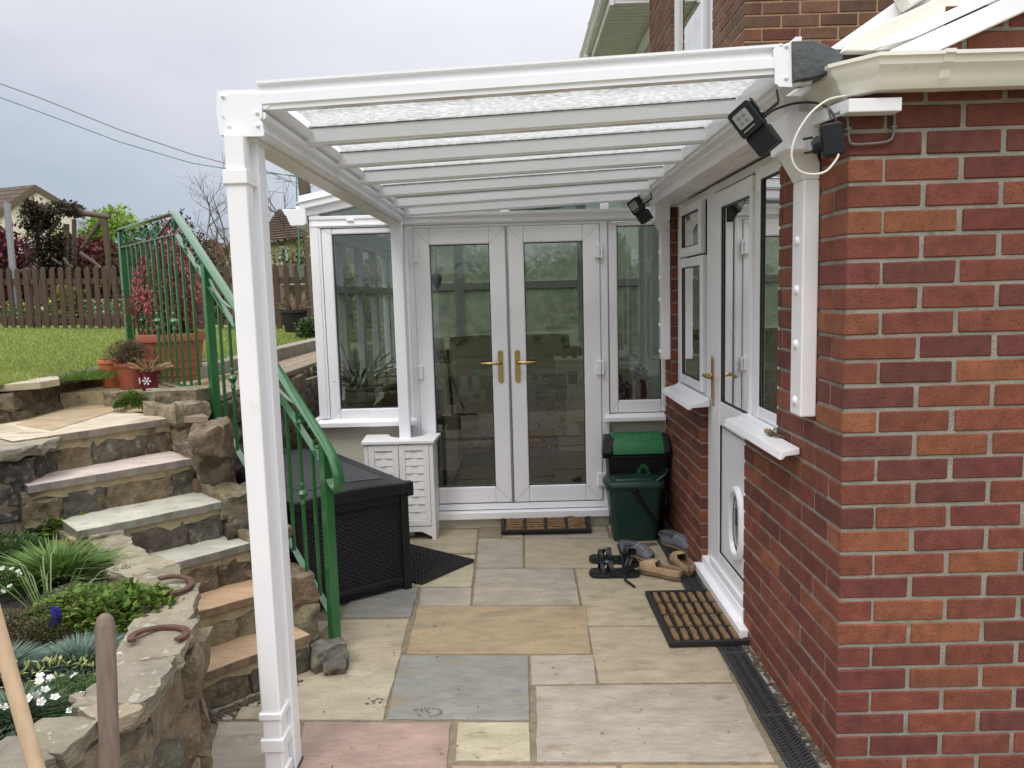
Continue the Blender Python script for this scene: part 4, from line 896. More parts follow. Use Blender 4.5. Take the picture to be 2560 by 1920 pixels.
# bed wall, curving from the foreground up beside the steps
bw = thing('raised_bed_wall', 'curved rubble stone wall of the raised flower bed in the left foreground', 'stone wall', (-1.1, 2.2, 0))
bpath = [tuple(P(a, b, z=.62).xy) for a, b in ((-260, 2080), (-60, 1990), (120, 1885), (247, 1800), (351, 1755), (421, 1645), (476, 1556), (466, 1462), (424, 1415), (372, 1392), (299, 1335), (236, 1300), (150, 1235))]
mb, mm = MB(), MB(); stone_course_wall(mb, mm, bpath[:9], 0, .58, .18, (.09, .19), (.14, .34), n=8, side=1)
stone_course_wall(mb, mm, bpath[8:], .15, .60, .14, (.08, .14), (.14, .3), n=6, side=1)
mb.build('stones', 'stone', bw, smooth=55); mm.build('mortar', 'stone_mortar', bw)
m = MB()
caps = [((120, 1760), .36, .20, .0), ((325, 1700), .30, .17, .4), ((430, 1640), .0, 0, 0), ((385, 1610), .27, .20, .9), ((415, 1530), .24, .18, 1.35), ((400, 1460), .24, .17, 1.8), ((345, 1405), .24, .17, 2.2), ((290, 1345), .24, .16, 2.4), ((215, 1285), .22, .15, 2.6), ((20, 1850), .3, .2, -.2)]
for i in range(len(bpath)-1):
    a, b = Vector((*bpath[i], 0)), Vector((*bpath[i+1], 0)); l = (b-a).length; k = max(1, round(l/.26)); d = (b-a)/k
    nn = Vector((d.y, -d.x, 0)).normalized()
    for j in range(k):
        c_ = a+d*(j+.5)-nn*(.062 if i < 9 else .055); zz = .600 if i < 9 else .60+.012*(i-9)
        m.rock((c_.x, c_.y, zz+random.uniform(-.006, .008)), (d.length*1.06, random.uniform(.15, .19) if i < 9 else .13, .042), math.atan2(d.y, d.x)+random.uniform(-.15, .15), jit(random.choice(CPS), .15), rough=.20, n=8, rnd=.18, flat=True, tilt=random.uniform(-.04, .04))
m.build('coping_stones', 'slate', bw, smooth=40)
# higher wall at the left end of the steps
lw = thing('stone_wall', 'dark rubble wall with slate coping left of the upper steps', 'stone wall', (-2.2, 3.1, 0))
mb, mm = MB(), MB(); lp = [(-3.6, 2.55), (-2.7, 2.80), (-2.18, 3.02), (-2.06, 3.22), (-2.10, 3.42)]
stone_course_wall(mb, mm, lp, .45, .94, .18, (.05, .10), (.12, .28), [(.10, .085, .07), (.08, .075, .07), (.13, .10, .075)], side=1, n=5)
mb.build('stones', 'stone', lw, smooth=55); mm.build('mortar', 'stone_mortar', lw)
m = MB()
for i in range(len(lp)-1):
    a, b = Vector((*lp[i], 0)), Vector((*lp[i+1], 0)); k = max(1, round((b-a).length/.3)); d = (b-a)/k; nn = Vector((d.y, -d.x, 0)).normalized()
    for j in range(k): c_ = a+d*(j+.5)-nn*.1; m.rock((c_.x, c_.y, .965), (d.length*1.15, .32, .045), math.atan2(d.y, d.x), jit(random.choice(CPS), .12), rough=.22, n=6, rnd=.2, flat=True)
m.build('coping_stones', 'slate', lw, smooth=40)
# wall along the lawn behind the landing, with its slab
lb = thing('lawn_wall', 'low rubble wall holding up the lawn behind the top landing', 'stone wall', (-2.6, 4.4, .9))
mb, mm = MB(), MB(); stone_course_wall(mb, mm, [(-3.6, 3.35), (-2.98, 3.62), (-2.60, 3.92), (-2.60, 4.6), (-2.48, 5.3)], .94, 1.135, .2, (.07, .10), (.14, .3), side=1)
mb.build('stones', 'stone', lb, smooth=55); mm.build('mortar', 'stone_mortar', lb)
m = MB(); pp = [P(a, b, z=1.17) for a, b in ((-200, 985), (0, 963), (100, 956), (149, 948), (146, 936), (60, 934), (-200, 936))]; m.prism([Vector((p.x, p.y, 1.135)) for p in pp], (0, 0, .038), SC); m.build('top_slab', 'slab', lb, bevel=.004)
m = MB()
for i in range(4): m.rock((-2.62+i*.02, 4.45+i*.24, 1.15), (.2, .26, .05), .2*i, jit((.13, .12, .07), .2), rough=.2, n=5)
m.build('coping_stones', 'stone', lb, smooth=50)
# stepped stones on the right-hand side of the steps
sg = thing('step_side_wall', 'stepped rubble side wall between the steps and the black storage box', 'stone wall', (-1.3, 3.5, 0))
mb, mm = MB(), MB()
for k in range(2, 7):
    A, B, d = E_[k]; n_ = Vector((-d.y, d.x, 0)); n_ = n_ if n_.y > 0 else -n_
    c_ = B+d*.085+n_*.10; top = k*RISE+.035+(.03 if k > 4 else 0); yaw = math.atan2(d.y, d.x)+random.uniform(-.1, .1); z = top
    mm.obox((c_.x, c_.y, (top-.06)/2), d*.075, n_*.125, (0, 0, (top-.06)/2))
    while z > .02:
        h = random.uniform(.12, .16); mb.rock((c_.x, c_.y, z-h/2), (random.uniform(.175, .205), random.uniform(.26, .30), h-.008), yaw, jit(random.choice(STN[:6]), .2), rough=.15, n=7, rnd=.3); z -= h
A, B, d = E_[1]; mb.rock((B.x+.05, B.y+.06, .045), (.14, .13, .10), .5, (.16, .155, .13), rough=.14, n=8, rnd=.25); mb.rock((B.x+.10, B.y+.0, .02), (.09, .09, .05), .2, (.12, .11, .09), rough=.16, n=6)
for a, b, zz, w in ((505, 1075, 1.0, .16), (470, 1000, 1.03, .18)):
    p = P(a, b, z=zz); mb.rock((p.x, p.y+.1, zz-.06), (w, w, .12), .4, jit(STN[0], .2), rough=.18, n=6)
mb.build('stones', 'stone', sg, smooth=55); mm.build('mortar', 'stone_mortar', sg)
# retaining wall behind the storage box with a ledge of old boards and an edging above
rw = thing('retaining_wall', 'rubble retaining wall with a weathered timber ledge left of the conservatory', 'stone wall', (-1.66, 5, 0))
mb, mm = MB(), MB(); stone_course_wall(mb, mm, [(-1.66, 9.2), (-1.66, 4.22)], 0, 1.01, .2, (.09, .15), (.12, .26), [(.16, .12, .085), (.20, .16, .11), (.13, .09, .065)], side=-1, n=4)
mb.build('stones', 'stone', rw, smooth=55); mm.build('mortar', 'concrete', rw)
m = MB(); 
for i in range(3): m.box(-1.645-.125*i, -1.645-.125*i-.121, 4.22, 9.2, 1.012, 1.05)
m.build('ledge', 'deck', rw, bevel=.005)
m = MB(); m.box(-2.02, -2.16, 4.95, 9.3, .9, 1.155); m.build('edging', 'concrete', rw, bevel=.008)
MB().box(-2.6, -2.16, 5.25, 5.4, .9, 1.13).build('edging', 'concrete', rw)
m = MB(); a, b = P(505, 985, z=1.06), P(600, 905, z=1.06); m.bar((-1.95, 4.75, 1.062), (-1.98, 5.75, 1.062), .025, .022); tag(m.build('timber_offcut', 'wood_pale'), 'thin pale timber batten lying on the ledge behind the handrail', 'timber')
# bed soil
bi = [Vector((*bpath[k], 0)) for k in range(len(bpath))]; cen = Vector((-2.2, 2.4, 0)); MB().prism([(-3.6, 1.2, .3)]+[tuple((p+(cen-p).normalized()*.12).xy)+(.3,) for p in bi]+[(-2.3, 3.2, .3), (-3.6, 3.0, .3)], (0, 0, .262)).build('flower_bed_soil', 'soil', kind='structure')

# ================================================================ PLANTS
def leafmesh(mb, p, d, up, l, w, c, bend=.3):
    s = d.cross(up)
    if s.length < .01: s = Vector((1, 0, 0))
    s.normalize(); n_ = s.cross(d).normalized(); mid = p+d*l*.5+n_*l*bend*.12; tip = p+d*l-n_*l*bend*.25
    mb.add([p, mid-s*w/2, tip, mid+s*w/2], [(0, 1, 2), (0, 2, 3)], c)
def rdir(zmin=-1):
    while 1:
        v = Vector((random.uniform(-1, 1), random.uniform(-1, 1), random.uniform(-1, 1)))
        if .1 < v.length < 1 and v.normalized().z > zmin: return v.normalized()
def clump(name, label, cat, px, py, rx, ry, h, n, l, w, cols, kind='leaf', z=.562, group=None, flowers=None, lean=0):
    c0 = P(px, py, z=z) if not isinstance(px, Vector) else px; m = MB()
    for i in range(n):
        a = random.random()*6.283; r = math.sqrt(random.random())
        if kind == 'blade':
            x, y = c0.x+math.cos(a)*r*rx*.55, c0.y+math.sin(a)*r*ry*.55; t = Vector((math.cos(a)*r*rx/h*1.1, math.sin(a)*r*ry/h*1.1, random.uniform(.6, 1))).normalized()
            L_ = l*random.uniform(.6, 1.15); p0 = Vector((x, y, z)); p1 = p0+t*L_*.55; p2 = p1+(t+Vector((math.cos(a)*.5, math.sin(a)*.5, -.35-lean))).normalized()*L_*.5
            s = t.cross(Vector((math.cos(a), math.sin(a), 0)));
            if s.length < .01: s = Vector((1, 0, 0))
            s = s.normalized()*w/2; c = jit(random.choice(cols), .25); m.add([p0-s, p0+s, p1+s, p1-s, p2], [(0, 1, 2, 3), (3, 2, 4)], c)
        else:
            x, y = math.cos(a)*r*rx, math.sin(a)*r*ry; hh = h*math.sqrt(max(.05, 1-r*r))*(1+.35*noise.noise(Vector((x*14+px*.1 if not isinstance(px, Vector) else x*14, y*14, 2))))
            zz = hh*random.uniform(.35, 1.0); p = Vector((c0.x+x, c0.y+y, z+zz)); d = (Vector((x/rx, y/ry, .7))+rdir()*.8).normalized(); leafmesh(m, p, d, Vector((0, 0, 1)), l*random.uniform(.6, 1.2), w*random.uniform(.7, 1.2), jit(random.choice(cols), .25))
    o = m.build(name, 'leaf'); tag(o, label, cat, group)
    if flowers:
        fm = MB(); nf, fr_, fc = flowers
        for i in range(nf):
            a = random.random()*6.283; r = math.sqrt(random.random())*.95; p = Vector((c0.x+math.cos(a)*r*rx, c0.y+math.sin(a)*r*ry, z+h*math.sqrt(max(.05, 1-r*r))*1.0+random.uniform(.004, .02)))
            ax = (rdir(.3)+Vector((0, -.4, .6))).normalized(); u = ax.cross(Vector((1, 0, 0))).normalized(); v = ax.cross(u)
            for q in range(5):
                t = q*1.2566; t2 = t+.55; t0 = t-.55; fm.add([p, p+(u*math.cos(t0)+v*math.sin(t0))*fr_*.8+ax*.002, p+(u*math.cos(t)+v*math.sin(t))*fr_+ax*.003, p+(u*math.cos(t2)+v*math.sin(t2))*fr_*.8+ax*.002], [(0, 1, 2, 3)], fc)
            fm.add([p+ax*.003+u*.002, p+ax*.003+v*.002, p+ax*.003-u*.002, p+ax*.003-v*.002], [(0, 1, 2, 3)], (.6, .5, .05))
        fm.build('flowers', 'leaf', o)
    return o
G1, G2, G3 = [(.12, .20, .03), (.08, .15, .02), (.16, .25, .04)], [(.05, .10, .02), (.07, .13, .03)], [(.12, .19, .15), (.09, .15, .11), (.16, .23, .17)]
clump('leafy_plant', 'bright green round leaved plant against the wall at the back of the bed', 'plant', 110, 1345, .24, .15, .16, 2600, .026, .022, G1)
clump('grassy_plant', 'tuft of green blades with dry straw strands in the middle of the bed', 'plant', 140, 1450, .20, .14, .14, 620, .17, .009, [(.11, .20, .03), (.08, .17, .03), (.13, .22, .04)], 'blade')
clump('dry_grass_tuft', 'mat of dry straw coloured stems behind the grassy tuft', 'plant', 170, 1390, .22, .12, .09, 900, .11, .004, [(.38, .27, .14), (.30, .19, .09), (.42, .33, .19), (.16, .19, .05)], 'blade', lean=.5)
clump('heather', 'low dark brownish heather beside the coping stones', 'plant', 290, 1460, .20, .11, .06, 5200, .010, .004, [(.06, .06, .025), (.09, .075, .04), (.05, .045, .025)])
clump('leafy_plant', 'wide bright green lobed plant next to the upper horseshoe', 'plant', 275, 1555, .25, .15, .11, 4200, .024, .021, G1+[(.16, .27, .05), (.18, .20, .05)])
clump('moss_cushion', 'dark olive moss cushion with brown tips at the left of the bed', 'plant', 60, 1600, .21, .16, .08, 7500, .011, .006, [(.06, .075, .02), (.09, .085, .03), (.13, .08, .04), (.05, .06, .02)])
clump('grey_leaf_tuft', 'spiky grey green tuft behind the dark handle', 'plant', 205, 1665, .19, .12, .10, 2200, .09, .004, G3, 'blade')
clump('grey_leaf_tuft', 'spiky grey green tuft at the near left beside the pale handle', 'plant', 40, 1810, .20, .12, .10, 2200, .09, .004, [(.10, .17, .09), (.07, .13, .07), (.14, .20, .12)], 'blade')
clump('grey_leaf_tuft', 'spiky grey green tuft at the left edge of the bed', 'plant', -10, 1690, .14, .10, .10, 1000, .09, .004, G3, 'blade')
clump('white_flowering_plant', 'low dark green mat with small white flowers beside the wooden handle', 'plant', 175, 1765, .20, .11, .055, 6500, .011, .005, G2, flowers=(32, .012, (.85, .85, .83)))
clump('white_flowering_plant', 'small green mat with a few white flowers by the lower horseshoe', 'plant', 305, 1675, .11, .09, .05, 2600, .011, .005, G2, flowers=(9, .011, (.85, .85, .83)))
clump('yellow_tipped_plant', 'sprigs with pale yellow variegated leaves in front of the grey tuft', 'plant', 130, 1710, .19, .08, .07, 170, .026, .008, [(.42, .45, .16), (.35, .40, .12)])
clump('white_flowering_plant', 'patch of tiny white flowers at the far left edge of the bed', 'plant', 5, 1490, .10, .09, .08, 1300, .012, .006, G2, flowers=(16, .010, (.85, .85, .83)))
clump('long_blade_plant', 'few long arching blades rising from the bed at left', 'plant', 120, 1520, .16, .10, .2, 26, .26, .005, [(.20, .28, .12), (.14, .24, .06)], 'blade', lean=.4)
clump('mossy_ground_cover', 'olive green mossy cushion between the heather and the leafy plant', 'plant', 215, 1500, .16, .10, .05, 2600, .013, .006, [(.10, .12, .05), (.13, .13, .06), (.08, .11, .04)])
clump('fine_leaved_plant', 'fine dark green foliage behind the grape hyacinth', 'plant', 20, 1400, .18, .14, .10, 2600, .020, .008, [(.06, .12, .03), (.08, .14, .04)])
m = MB(); p = P(140, 1545, z=.66); m.tube([(p.x, p.y, .56), (p.x, p.y, .65)], .003, 6, (.05, .09, .02))
for i in range(70):
    t = random.random(); a = random.random()*6.28; r = .013*(1-t*.6); q = Vector((p.x+math.cos(a)*r, p.y+math.sin(a)*r, .645+t*.045)); m.rock(q, (.008, .008, .010), 0, jit((.035, .035, .28), .3) if t > .45 else jit((.02, .02, .07), .3), n=2)
tag(m.build('grape_hyacinth', 'leaf'), 'single blue grape hyacinth spike in the flower bed', 'flower')
# small green mat and loose stones by the pots
clump('ground_cover_plant', 'small bright green cushion plant on the landing in front of the pots', 'plant', 335, 1026, .10, .06, .10, 1800, .016, .011, G1, z=1.0)
for (a, b, w, d_, h, lab) in ((408, 1022, .22, .17, .10, 'flat grey loose stone beside the cushion plant'), (458, 1030, .22, .18, .12, 'squarish tan loose stone nearest the handrail post'), (283, 1016, .11, .10, .08, 'small dark stone left of the cushion plant')):
    p = P(a, b, z=1.0); m = MB(); m.rock((p.x, p.y+.05, 1.0+h/2), (w, d_, h), random.uniform(-.4, .4), jit((.24, .20, .13), .1), rough=.13, n=8, rnd=.2, flat=True); tag(m.build('loose_stone', 'stone', smooth=50), lab, 'stone', 'loose stones on the landing')
# horseshoes
def horseshoe(name, lab, px, py, yaw, z=.612, tilt=0):
    m = MB(); pts = []
    for i in range(25): t = rad(-215+i*250/24)+rad(90); pts.append(Vector((math.cos(t)*.066, math.sin(t)*.072, 0)))
    m.ribbon(pts, .010, .020, (0, 0, 1)); o = tag(m.build(name, 'rust', bevel=.002), lab, 'horseshoe', 'rusty horseshoes on the bed wall'); p = P(px, py, z=z); o.location = p; o.rotation_euler = (tilt, rad(4), yaw)
horseshoe('horseshoe', 'upper rusty horseshoe on the coping stones nearer the steps', 425, 1462, rad(20), .640, .05)
horseshoe('horseshoe', 'lower rusty horseshoe on the coping beside the white flowers', 398, 1588, rad(95), .640, .04)
# tool handles
hd = thing('garden_tool', 'upright grey brown wooden tool handle in front of the bed wall', 'tool handle', (-.775, 1.35, 0))
m = MB(); a, b = P(262, 1548, y=1.40), P(275, 1920, y=1.36); d = (b-a).normalized(); bt = a+d*((a.z-.25)/-d.z)
m.tube([a-d*.0105, a-d*.004, a+d*.012, bt], [.006, .0135, .0175, .0180], 20, cap=True); m.build('handle', 'wood_grey', hd, smooth=50)
m = MB(); m.tube([bt, bt+d*.06, bt+d*.12], [.0195, .0195, .012], 14); m.obox(bt+d*.20, (.09, 0, 0), (0, .003, 0), (0, 0, .10)); m.build('spade_blade', 'steel', hd, smooth=40)
hd = thing('garden_tool', 'pale wooden tool handle slanting across the lower left corner', 'tool handle', (-.9, 1.25, 0))
m = MB(); a, b = P(-42, 1440, y=1.28), P(92, 1925, y=1.22); d = (b-a).normalized(); a = a-d*.05; bt = a+d*((a.z-.2)/-d.z); m.tube([a, a+d*.01, bt], [.010, .0125, .0135], 18); m.build('handle', 'wood_pale', hd, smooth=50)
m = MB(); m.obox(bt+d*.05, (.14, 0, 0), (0, .02, 0), (0, 0, .018))
for i in range(14): m.tube([bt+d*.06+Vector((-.13+i*.02, 0, 0)), bt+d*.06+Vector((-.13+i*.02, 0, -.09))], .004, 6)
m.build('rake_head', 'steel', hd)

# ---------------------------------------------------------------- pots by the landing
def pot(name, lab, c, r, h, m_, rim=.016, group=None, top=1.0, bot=.72, ribs=0):
    t = thing(name, lab, 'plant pot', c, group); m = MB(); R0 = r*bot; pr_ = [(R0, 0), (R0*1.02, .005)]
    pr_ += [(R0+(r*.93-R0)*i/6, h*.85*i/6+.002) for i in range(1, 7)]
    pr_ += [(r, h*.86), (r*1.01, h*.99), (r, h), (r*.93, h), (r*.90, h*.9), (r*.88, h*.88)]; m.lathe(pr_, c, 36)
    if ribs:
        for i in range(ribs): zz = h*(.25+.14*i); rr_ = R0+(r*.93-R0)*(zz/(h*.85)); m.lathe([(rr_-.002, zz-.006), (rr_+.004, zz-.003), (rr_+.004, zz+.003), (rr_-.002, zz+.006)], c, 36)
    m.build('pot', m_, t, smooth=35); g = MB(); g.lathe([(.001, 0), (r*.885, 0), (r*.885, .004), (.001, .012)], (c[0], c[1], c[2]+h*.885), 24); g.build('soil', 'soil', t); return t
bigc = P(438, 972, y=4.95); bigc = (bigc.x, 4.95, 1.03); bp_ = pot('terracotta_pot', 'large terracotta tub holding the red maple behind the handrail', bigc, .205, .345, 'terra', ribs=3, bot=.74)
pots = []
c1 = P(283, 962, z=1.075); c1 = (c1.x, c1.y, 1.07)
MB().prism([(-2.58, 4.36, .95), (-2.2, 4.42, .95), (-1.98, 4.30, .95), (-1.95, 5.2, .95), (-2.58, 5.3, .95)], (0, 0, .125)).build('landing_ledge', 'riser_mortar', st)
def on_y(px, py, Y, z): p = P(px, py, y=Y); return (p.x, Y, z)
pA = pot('terracotta_pot', 'bright orange terracotta pot at the left of the small pots', on_y(286, 960, 4.62, 1.077), .082, .165, 'terra_o')
pB = pot('terracotta_pot', 'red brown pot with a dry bushy plant between two smaller pots', on_y(330, 968, 4.50, 1.077), .085, .150, 'terra')
bk = thing('snowflake_bucket', 'small burgundy bucket with white snowflakes and withered leaves', 'bucket', on_y(375, 968, 4.40, 1.077))
bc = on_y(375, 968, 4.40, 1.077); m = MB(); m.lathe([(.042, 0), (.056, .100), (.060, .102), (.060, .106), (.053, .106), (.050, .09)], bc, 32); bo = m.build('bucket', 'burg', bk, smooth=35)
def snow(mb, c, r, nx):
    u = Vector((nx.y, -nx.x, 0)).normalized(); w = Vector((0, 0, 1))
    for i in range(6):
        a = i*math.pi/3+.1; d = u*math.cos(a)+w*math.sin(a); mb.bar(c, c+d*r, .0028, .002, up=nx)
        for f in (.5, .75):
            for s_ in (-1, 1): b_ = a+s_*.9; mb.bar(c+d*r*f, c+d*r*f+(u*math.cos(b_)+w*math.sin(b_))*r*.28, .0024, .002, up=nx)
m = MB(); snow(m, Vector(bc)+Vector((.008, -.0515, .055)), .024, Vector((0.12, -1, 0))); snow(m, Vector(bc)+Vector((-.041, -.032, .055)), .020, Vector((-.8, -.6, 0))); m.build('snowflakes', 'white', bo)
m = MB()
for sx in (-1, 1): m.tube([Vector(bc)+Vector((sx*.058, 0, .09)), Vector(bc)+Vector((sx*.07, 0, .105)), Vector(bc)+Vector((sx*.058, 0, .12))], .004, 6)
m.build('bucket_handle', 'burg', bk)
def strands(name, lab, c, n, L_, spread, cols, w=.004, parent=None):
    m = MB()
    for i in range(n):
        a = random.random()*6.283; e = random.uniform(.2, 1); d = Vector((math.cos(a)*spread*e, math.sin(a)*spread*e, 1)).normalized(); p = Vector(c)+Vector((math.cos(a), math.sin(a), 0))*random.uniform(0, .03); pts = [p]; 
        for k in range(4): d = (d+rdir()*.35+Vector((math.cos(a), math.sin(a), -.35))*.22).normalized(); p = p+d*L_/4*random.uniform(.7, 1.2); pts.append(p)
        m.ribbon(pts, w, .0008, rdir(), jit(random.choice(cols), .2))
    o = m.build(name, 'leaf', parent)
    if lab: tag(o, lab, 'plant')
    return o
strands('withered_leaves', None, (bc[0], bc[1], bc[2]+.095), 34, .13, 1.0, [(.42, .26, .13), (.30, .17, .09), (.5, .36, .2)], .010, bk)
pbx = Vector(on_y(328, 968, 4.50, 1.077))
m = MB()
for i in range(2200):
    d = rdir(-.25); r = .125*random.random()**.45; p = pbx+Vector((d.x*r, d.y*r, .185+d.z*r*.75)); leafmesh(m, p, (d+rdir()*.7).normalized(), Vector((0, 0, 1)), .020, .005, jit(random.choice([(.15, .085, .06), (.10, .06, .045), (.21, .13, .09), (.08, .09, .04)]), .25))
for i in range(40): d = rdir(0); m.tube([pbx+Vector((0, 0, .12)), pbx+Vector((d.x*.10, d.y*.10, .18+d.z*.09))], .0015, 4, (.1, .06, .04))
m.build('dry_foliage', 'leaf', pB)
# red maple growing in the big tub
m = MB(); base = Vector((bigc[0], bigc[1], bigc[2]+.31)); tips = []
def branch(mb, p, d, l, r, depth, col_, wob=.35, down=0.0, out=None):
    n = 4; pts = [p]; rr_ = [r]
    for i in range(n): d = (d+rdir()*wob*.5+Vector((0, 0, -down))).normalized(); p = p+d*l/n; pts.append(p); rr_.append(r*(1-.45*(i+1)/n))
    mb.tube(pts, rr_, 5 if r < .02 else 8, col_, cap=False)
    if depth == 0: out.append(pts[-1]); out.append(pts[-2]); return
    for k in range(3 if depth > 1 else 3):
        a = pts[random.choice([2, 3, 4])]; dd = (d+rdir()*.9).normalized(); branch(mb, a, dd, l*.68, r*.55, depth-1, col_, wob, down, out)
for i in range(5):
    a = i*1.3; branch(m, base, Vector((math.cos(a)*.38, math.sin(a)*.38, 1)).normalized(), .30, .012, 2, (.14, .07, .06), .4, 0, tips)
mt = thing('red_maple', 'small red leaved maple growing in the large terracotta tub', 'tree', tuple(base)); m.build('trunk', 'bark', mt, smooth=50)
m = MB(); CR = [(.36, .085, .09), (.27, .06, .07), (.46, .13, .13), (.19, .05, .055)]
for i in range(7800):
    t = random.random(); h = .06+.56*t; wmax = .215*math.sin(math.pi*min(1, (t*.80+.16)))**.8; a = random.random()*6.283
    lob = 1+.35*math.sin(a*4+t*5); r = wmax*lob*math.sqrt(random.random()); p = base+Vector((math.cos(a)*r, math.sin(a)*r, h-.30*r)); d = (Vector((math.cos(a), math.sin(a), -.9))+rdir()*.6).normalized()
    if noise.noise(p*11) < -.22: continue
    leafmesh(m, p, d, Vector((0, 0, 1)), random.uniform(.022, .04), .013, jit(random.choice(CR), .2))
for tp, hh in ((Vector((-.10, 0, 0)), .66), (Vector((.02, 0, 0)), .70), (Vector((.13, .02, 0)), .62), (Vector((.08, 0, 0)), .74)):
    for i in range(130): p = base+tp+Vector((random.gauss(0, .014), random.gauss(0, .014), hh-.17*random.random())); leafmesh(m, p, (rdir()+Vector((0, 0, -.3))).normalized(), Vector((0, 0, 1)), .024, .008, jit(random.choice([(.42, .09, .12), (.33, .06, .08)]), .2))
m.build('crown', 'leaf', mt)

# ================================================================ STORAGE BOX, CABINET, BINS
def weave(name, colr, su, sv, rough=.4, z=True, d=.006):
    m = bpy.data.materials.new(name); m.use_nodes = True; t = m.node_tree; n = t.nodes; l = t.links.new; b = n['Principled BSDF']
    b.inputs['Base Color'].default_value = (*colr, 1); b.inputs['Roughness'].default_value = rough; b.inputs['Specular IOR Level'].default_value = .3
    tc_ = n.new('ShaderNodeTexCoord'); sp = n.new('ShaderNodeSeparateXYZ'); l(tc_.outputs['Object'], sp.inputs[0])
    def sn(src, k, off=None):
        a = n.new('ShaderNodeMath'); a.operation = 'MULTIPLY'; a.inputs[1].default_value = k; l(src, a.inputs[0]); r = a.outputs[0]
        if off is not None: q = n.new('ShaderNodeMath'); q.operation = 'ADD'; l(r, q.inputs[0]); l(off, q.inputs[1]); r = q.outputs[0]
        s_ = n.new('ShaderNodeMath'); s_.operation = 'SINE'; l(r, s_.inputs[0]); return s_.outputs[0]
    def mm_(op, a, b_):
        q = n.new('ShaderNodeMath'); q.operation = op
        for i, v in enumerate((a, b_)):
            if isinstance(v, (int, float)): q.inputs[i].default_value = v
            else: l(v, q.inputs[i])
        return q.outputs[0]
    xy = mm_('ADD', sp.outputs[0], sp.outputs[1]); vert = sp.outputs[2] if z else mm_('SUBTRACT', sp.outputs[0], sp.outputs[1])
    row = sn(vert, sv/2); alt = mm_('SIGN', row, 0); colw = sn(xy, su); pr_ = mm_('MULTIPLY', colw, alt); rib = mm_('ABSOLUTE', sn(vert, sv/2), 0)
    hgt = mm_('ADD', mm_('MULTIPLY', pr_, .5), rib)
    bu = n.new('ShaderNodeBump'); bu.inputs['Strength'].default_value = 1; bu.inputs['Distance'].default_value = d; l(hgt, bu.inputs['Height']); l(bu.outputs[0], b.inputs['Normal']); return m
M['weave'] = weave('black_rattan_plastic', (.008, .009, .012), 160, 560, d=.0028)
M['weave_lid'] = weave('black_rattan_lid', (.060, .064, .074), 170, 260, .34, z=False)
bx = thing('storage_box', 'large black rattan effect storage box beside the green handrail', 'storage box', (0, 0, 0))
W, LB, H = .62, 1.22, .575
m = MB(); m.box(.02, W-.02, .02, LB-.02, .02, H-.03)
body = m.build('body', 'weave', bx)
m = MB()
for x in (0, W-.045):
    for y in (0, LB-.045): m.box(x, x+.045, y, y+.045, 0, H-.02)
for y in (.006, LB-.036): m.box(.045, W-.045, y, y+.03, .04, .075); m.box(.045, W-.045, y, y+.03, H-.09, H-.03)
for x in (.006, W-.036): m.box(x, x+.03, .045, LB-.045, .04, .075); m.box(x, x+.03, .045, LB-.045, H-.09, H-.03)
m.build('corner_frame', 'black', bx, bevel=.008)
m = MB(); e = .018; nx_ = 10
vs = []
def lidz(x): u = (x-W/2)/(W/2+e); return H+.030-.022*u*u
pts = [(-e+(W+2*e)*i/nx_) for i in range(nx_+1)]
prof_ = [(x, -e, lidz(x)) for x in pts]+[(W+e, -e, H-.045), (-e, -e, H-.045)]; m.prism(prof_, (0, LB+2*e, 0)); lid = m.build('lid', 'black', bx, smooth=30, bevel=.010)
m = MB()
for i in range(nx_):
    x0, x1 = W*.13+(W*.74)*i/nx_, W*.13+(W*.74)*(i+1)/nx_; m.add([(x0, .13, lidz(x0)+.0025), (x1, .13, lidz(x1)+.0025), (x1, LB-.13, lidz(x1)+.0025), (x0, LB-.13, lidz(x0)+.0025)], [(0, 1, 2, 3)])
m.build('lid_panel', 'weave_lid', lid)
m = MB(); m.box(W-.015, W+e+.004, -e-.004, .03, H-.06, H+.016); m.build('lid_clip', 'black', lid, bevel=.006)
bx.location = (-1.10, 3.695, 0); bx.rotation_euler = (0, 0, math.atan2(.569, .822))
# rubber mat under the box
rm = thing('rubber_mat', 'dark brown honeycomb rubber mat poking out from under the storage box', 'mat', (0, 0, 0)); m = MB(); a_, b_ = .44, .62
for i in range(23): m.box(0, a_, b_*i/22-.0045, b_*i/22+.0045, 0, .010)
for i in range(17): m.box(a_*i/16-.0055, a_*i/16+.0055, 0, b_, .001, .013)
m.build('mesh_grid', 'dark', rm, bevel=.002, seg=1); MB().box(.0, a_, 0, b_, .0005, .003).build('backing', 'gasket', rm)
rm.location = (-.28, 4.445, .004); rm.rotation_euler = (0, 0, math.atan2(-.315, -.24)+math.pi*0); rm.scale = (1, -1, 1)
# cabinet round the far post
cb = thing('cabinet', 'white two door under-basin cabinet wrapped round the far canopy post', 'cabinet', (-.75, 4.9, 0))
x0, x1, y0, y1, CH_ = -.985, -.545, 4.885, 5.14, .635
m = MB(); top = []; poly = [(x0-.012, y0-.015), (x1+.012, y0-.015), (x1+.03, y1)]
cx = -.735
poly += [(cx+.125, y1)]+[(cx+.125*math.cos(rad(a)), y1-.145*math.sin(rad(a))) for a in range(0, 181, 15)]+[(cx-.125, y1), (x0-.03, y1)]
pp = []
for q in poly:
    if not pp or (Vector(q)-Vector(pp[-1])).length > .002: pp.append(q)
m.prism([(a, b, CH_) for a, b in pp], (0, 0, .020)); m.build('top', 'white', cb, bevel=.003)
m = MB(); m.box(x0, x0+.018, y0+.018, y1, .0, CH_-.001); m.box(x1-.018, x1, y0+.018, y1, .0, CH_-.001); m.box(x0, x0+.025, y0, y0+.018, 0, CH_-.001); m.box(x1-.025, x1, y0, y0+.018, 0, CH_-.001)
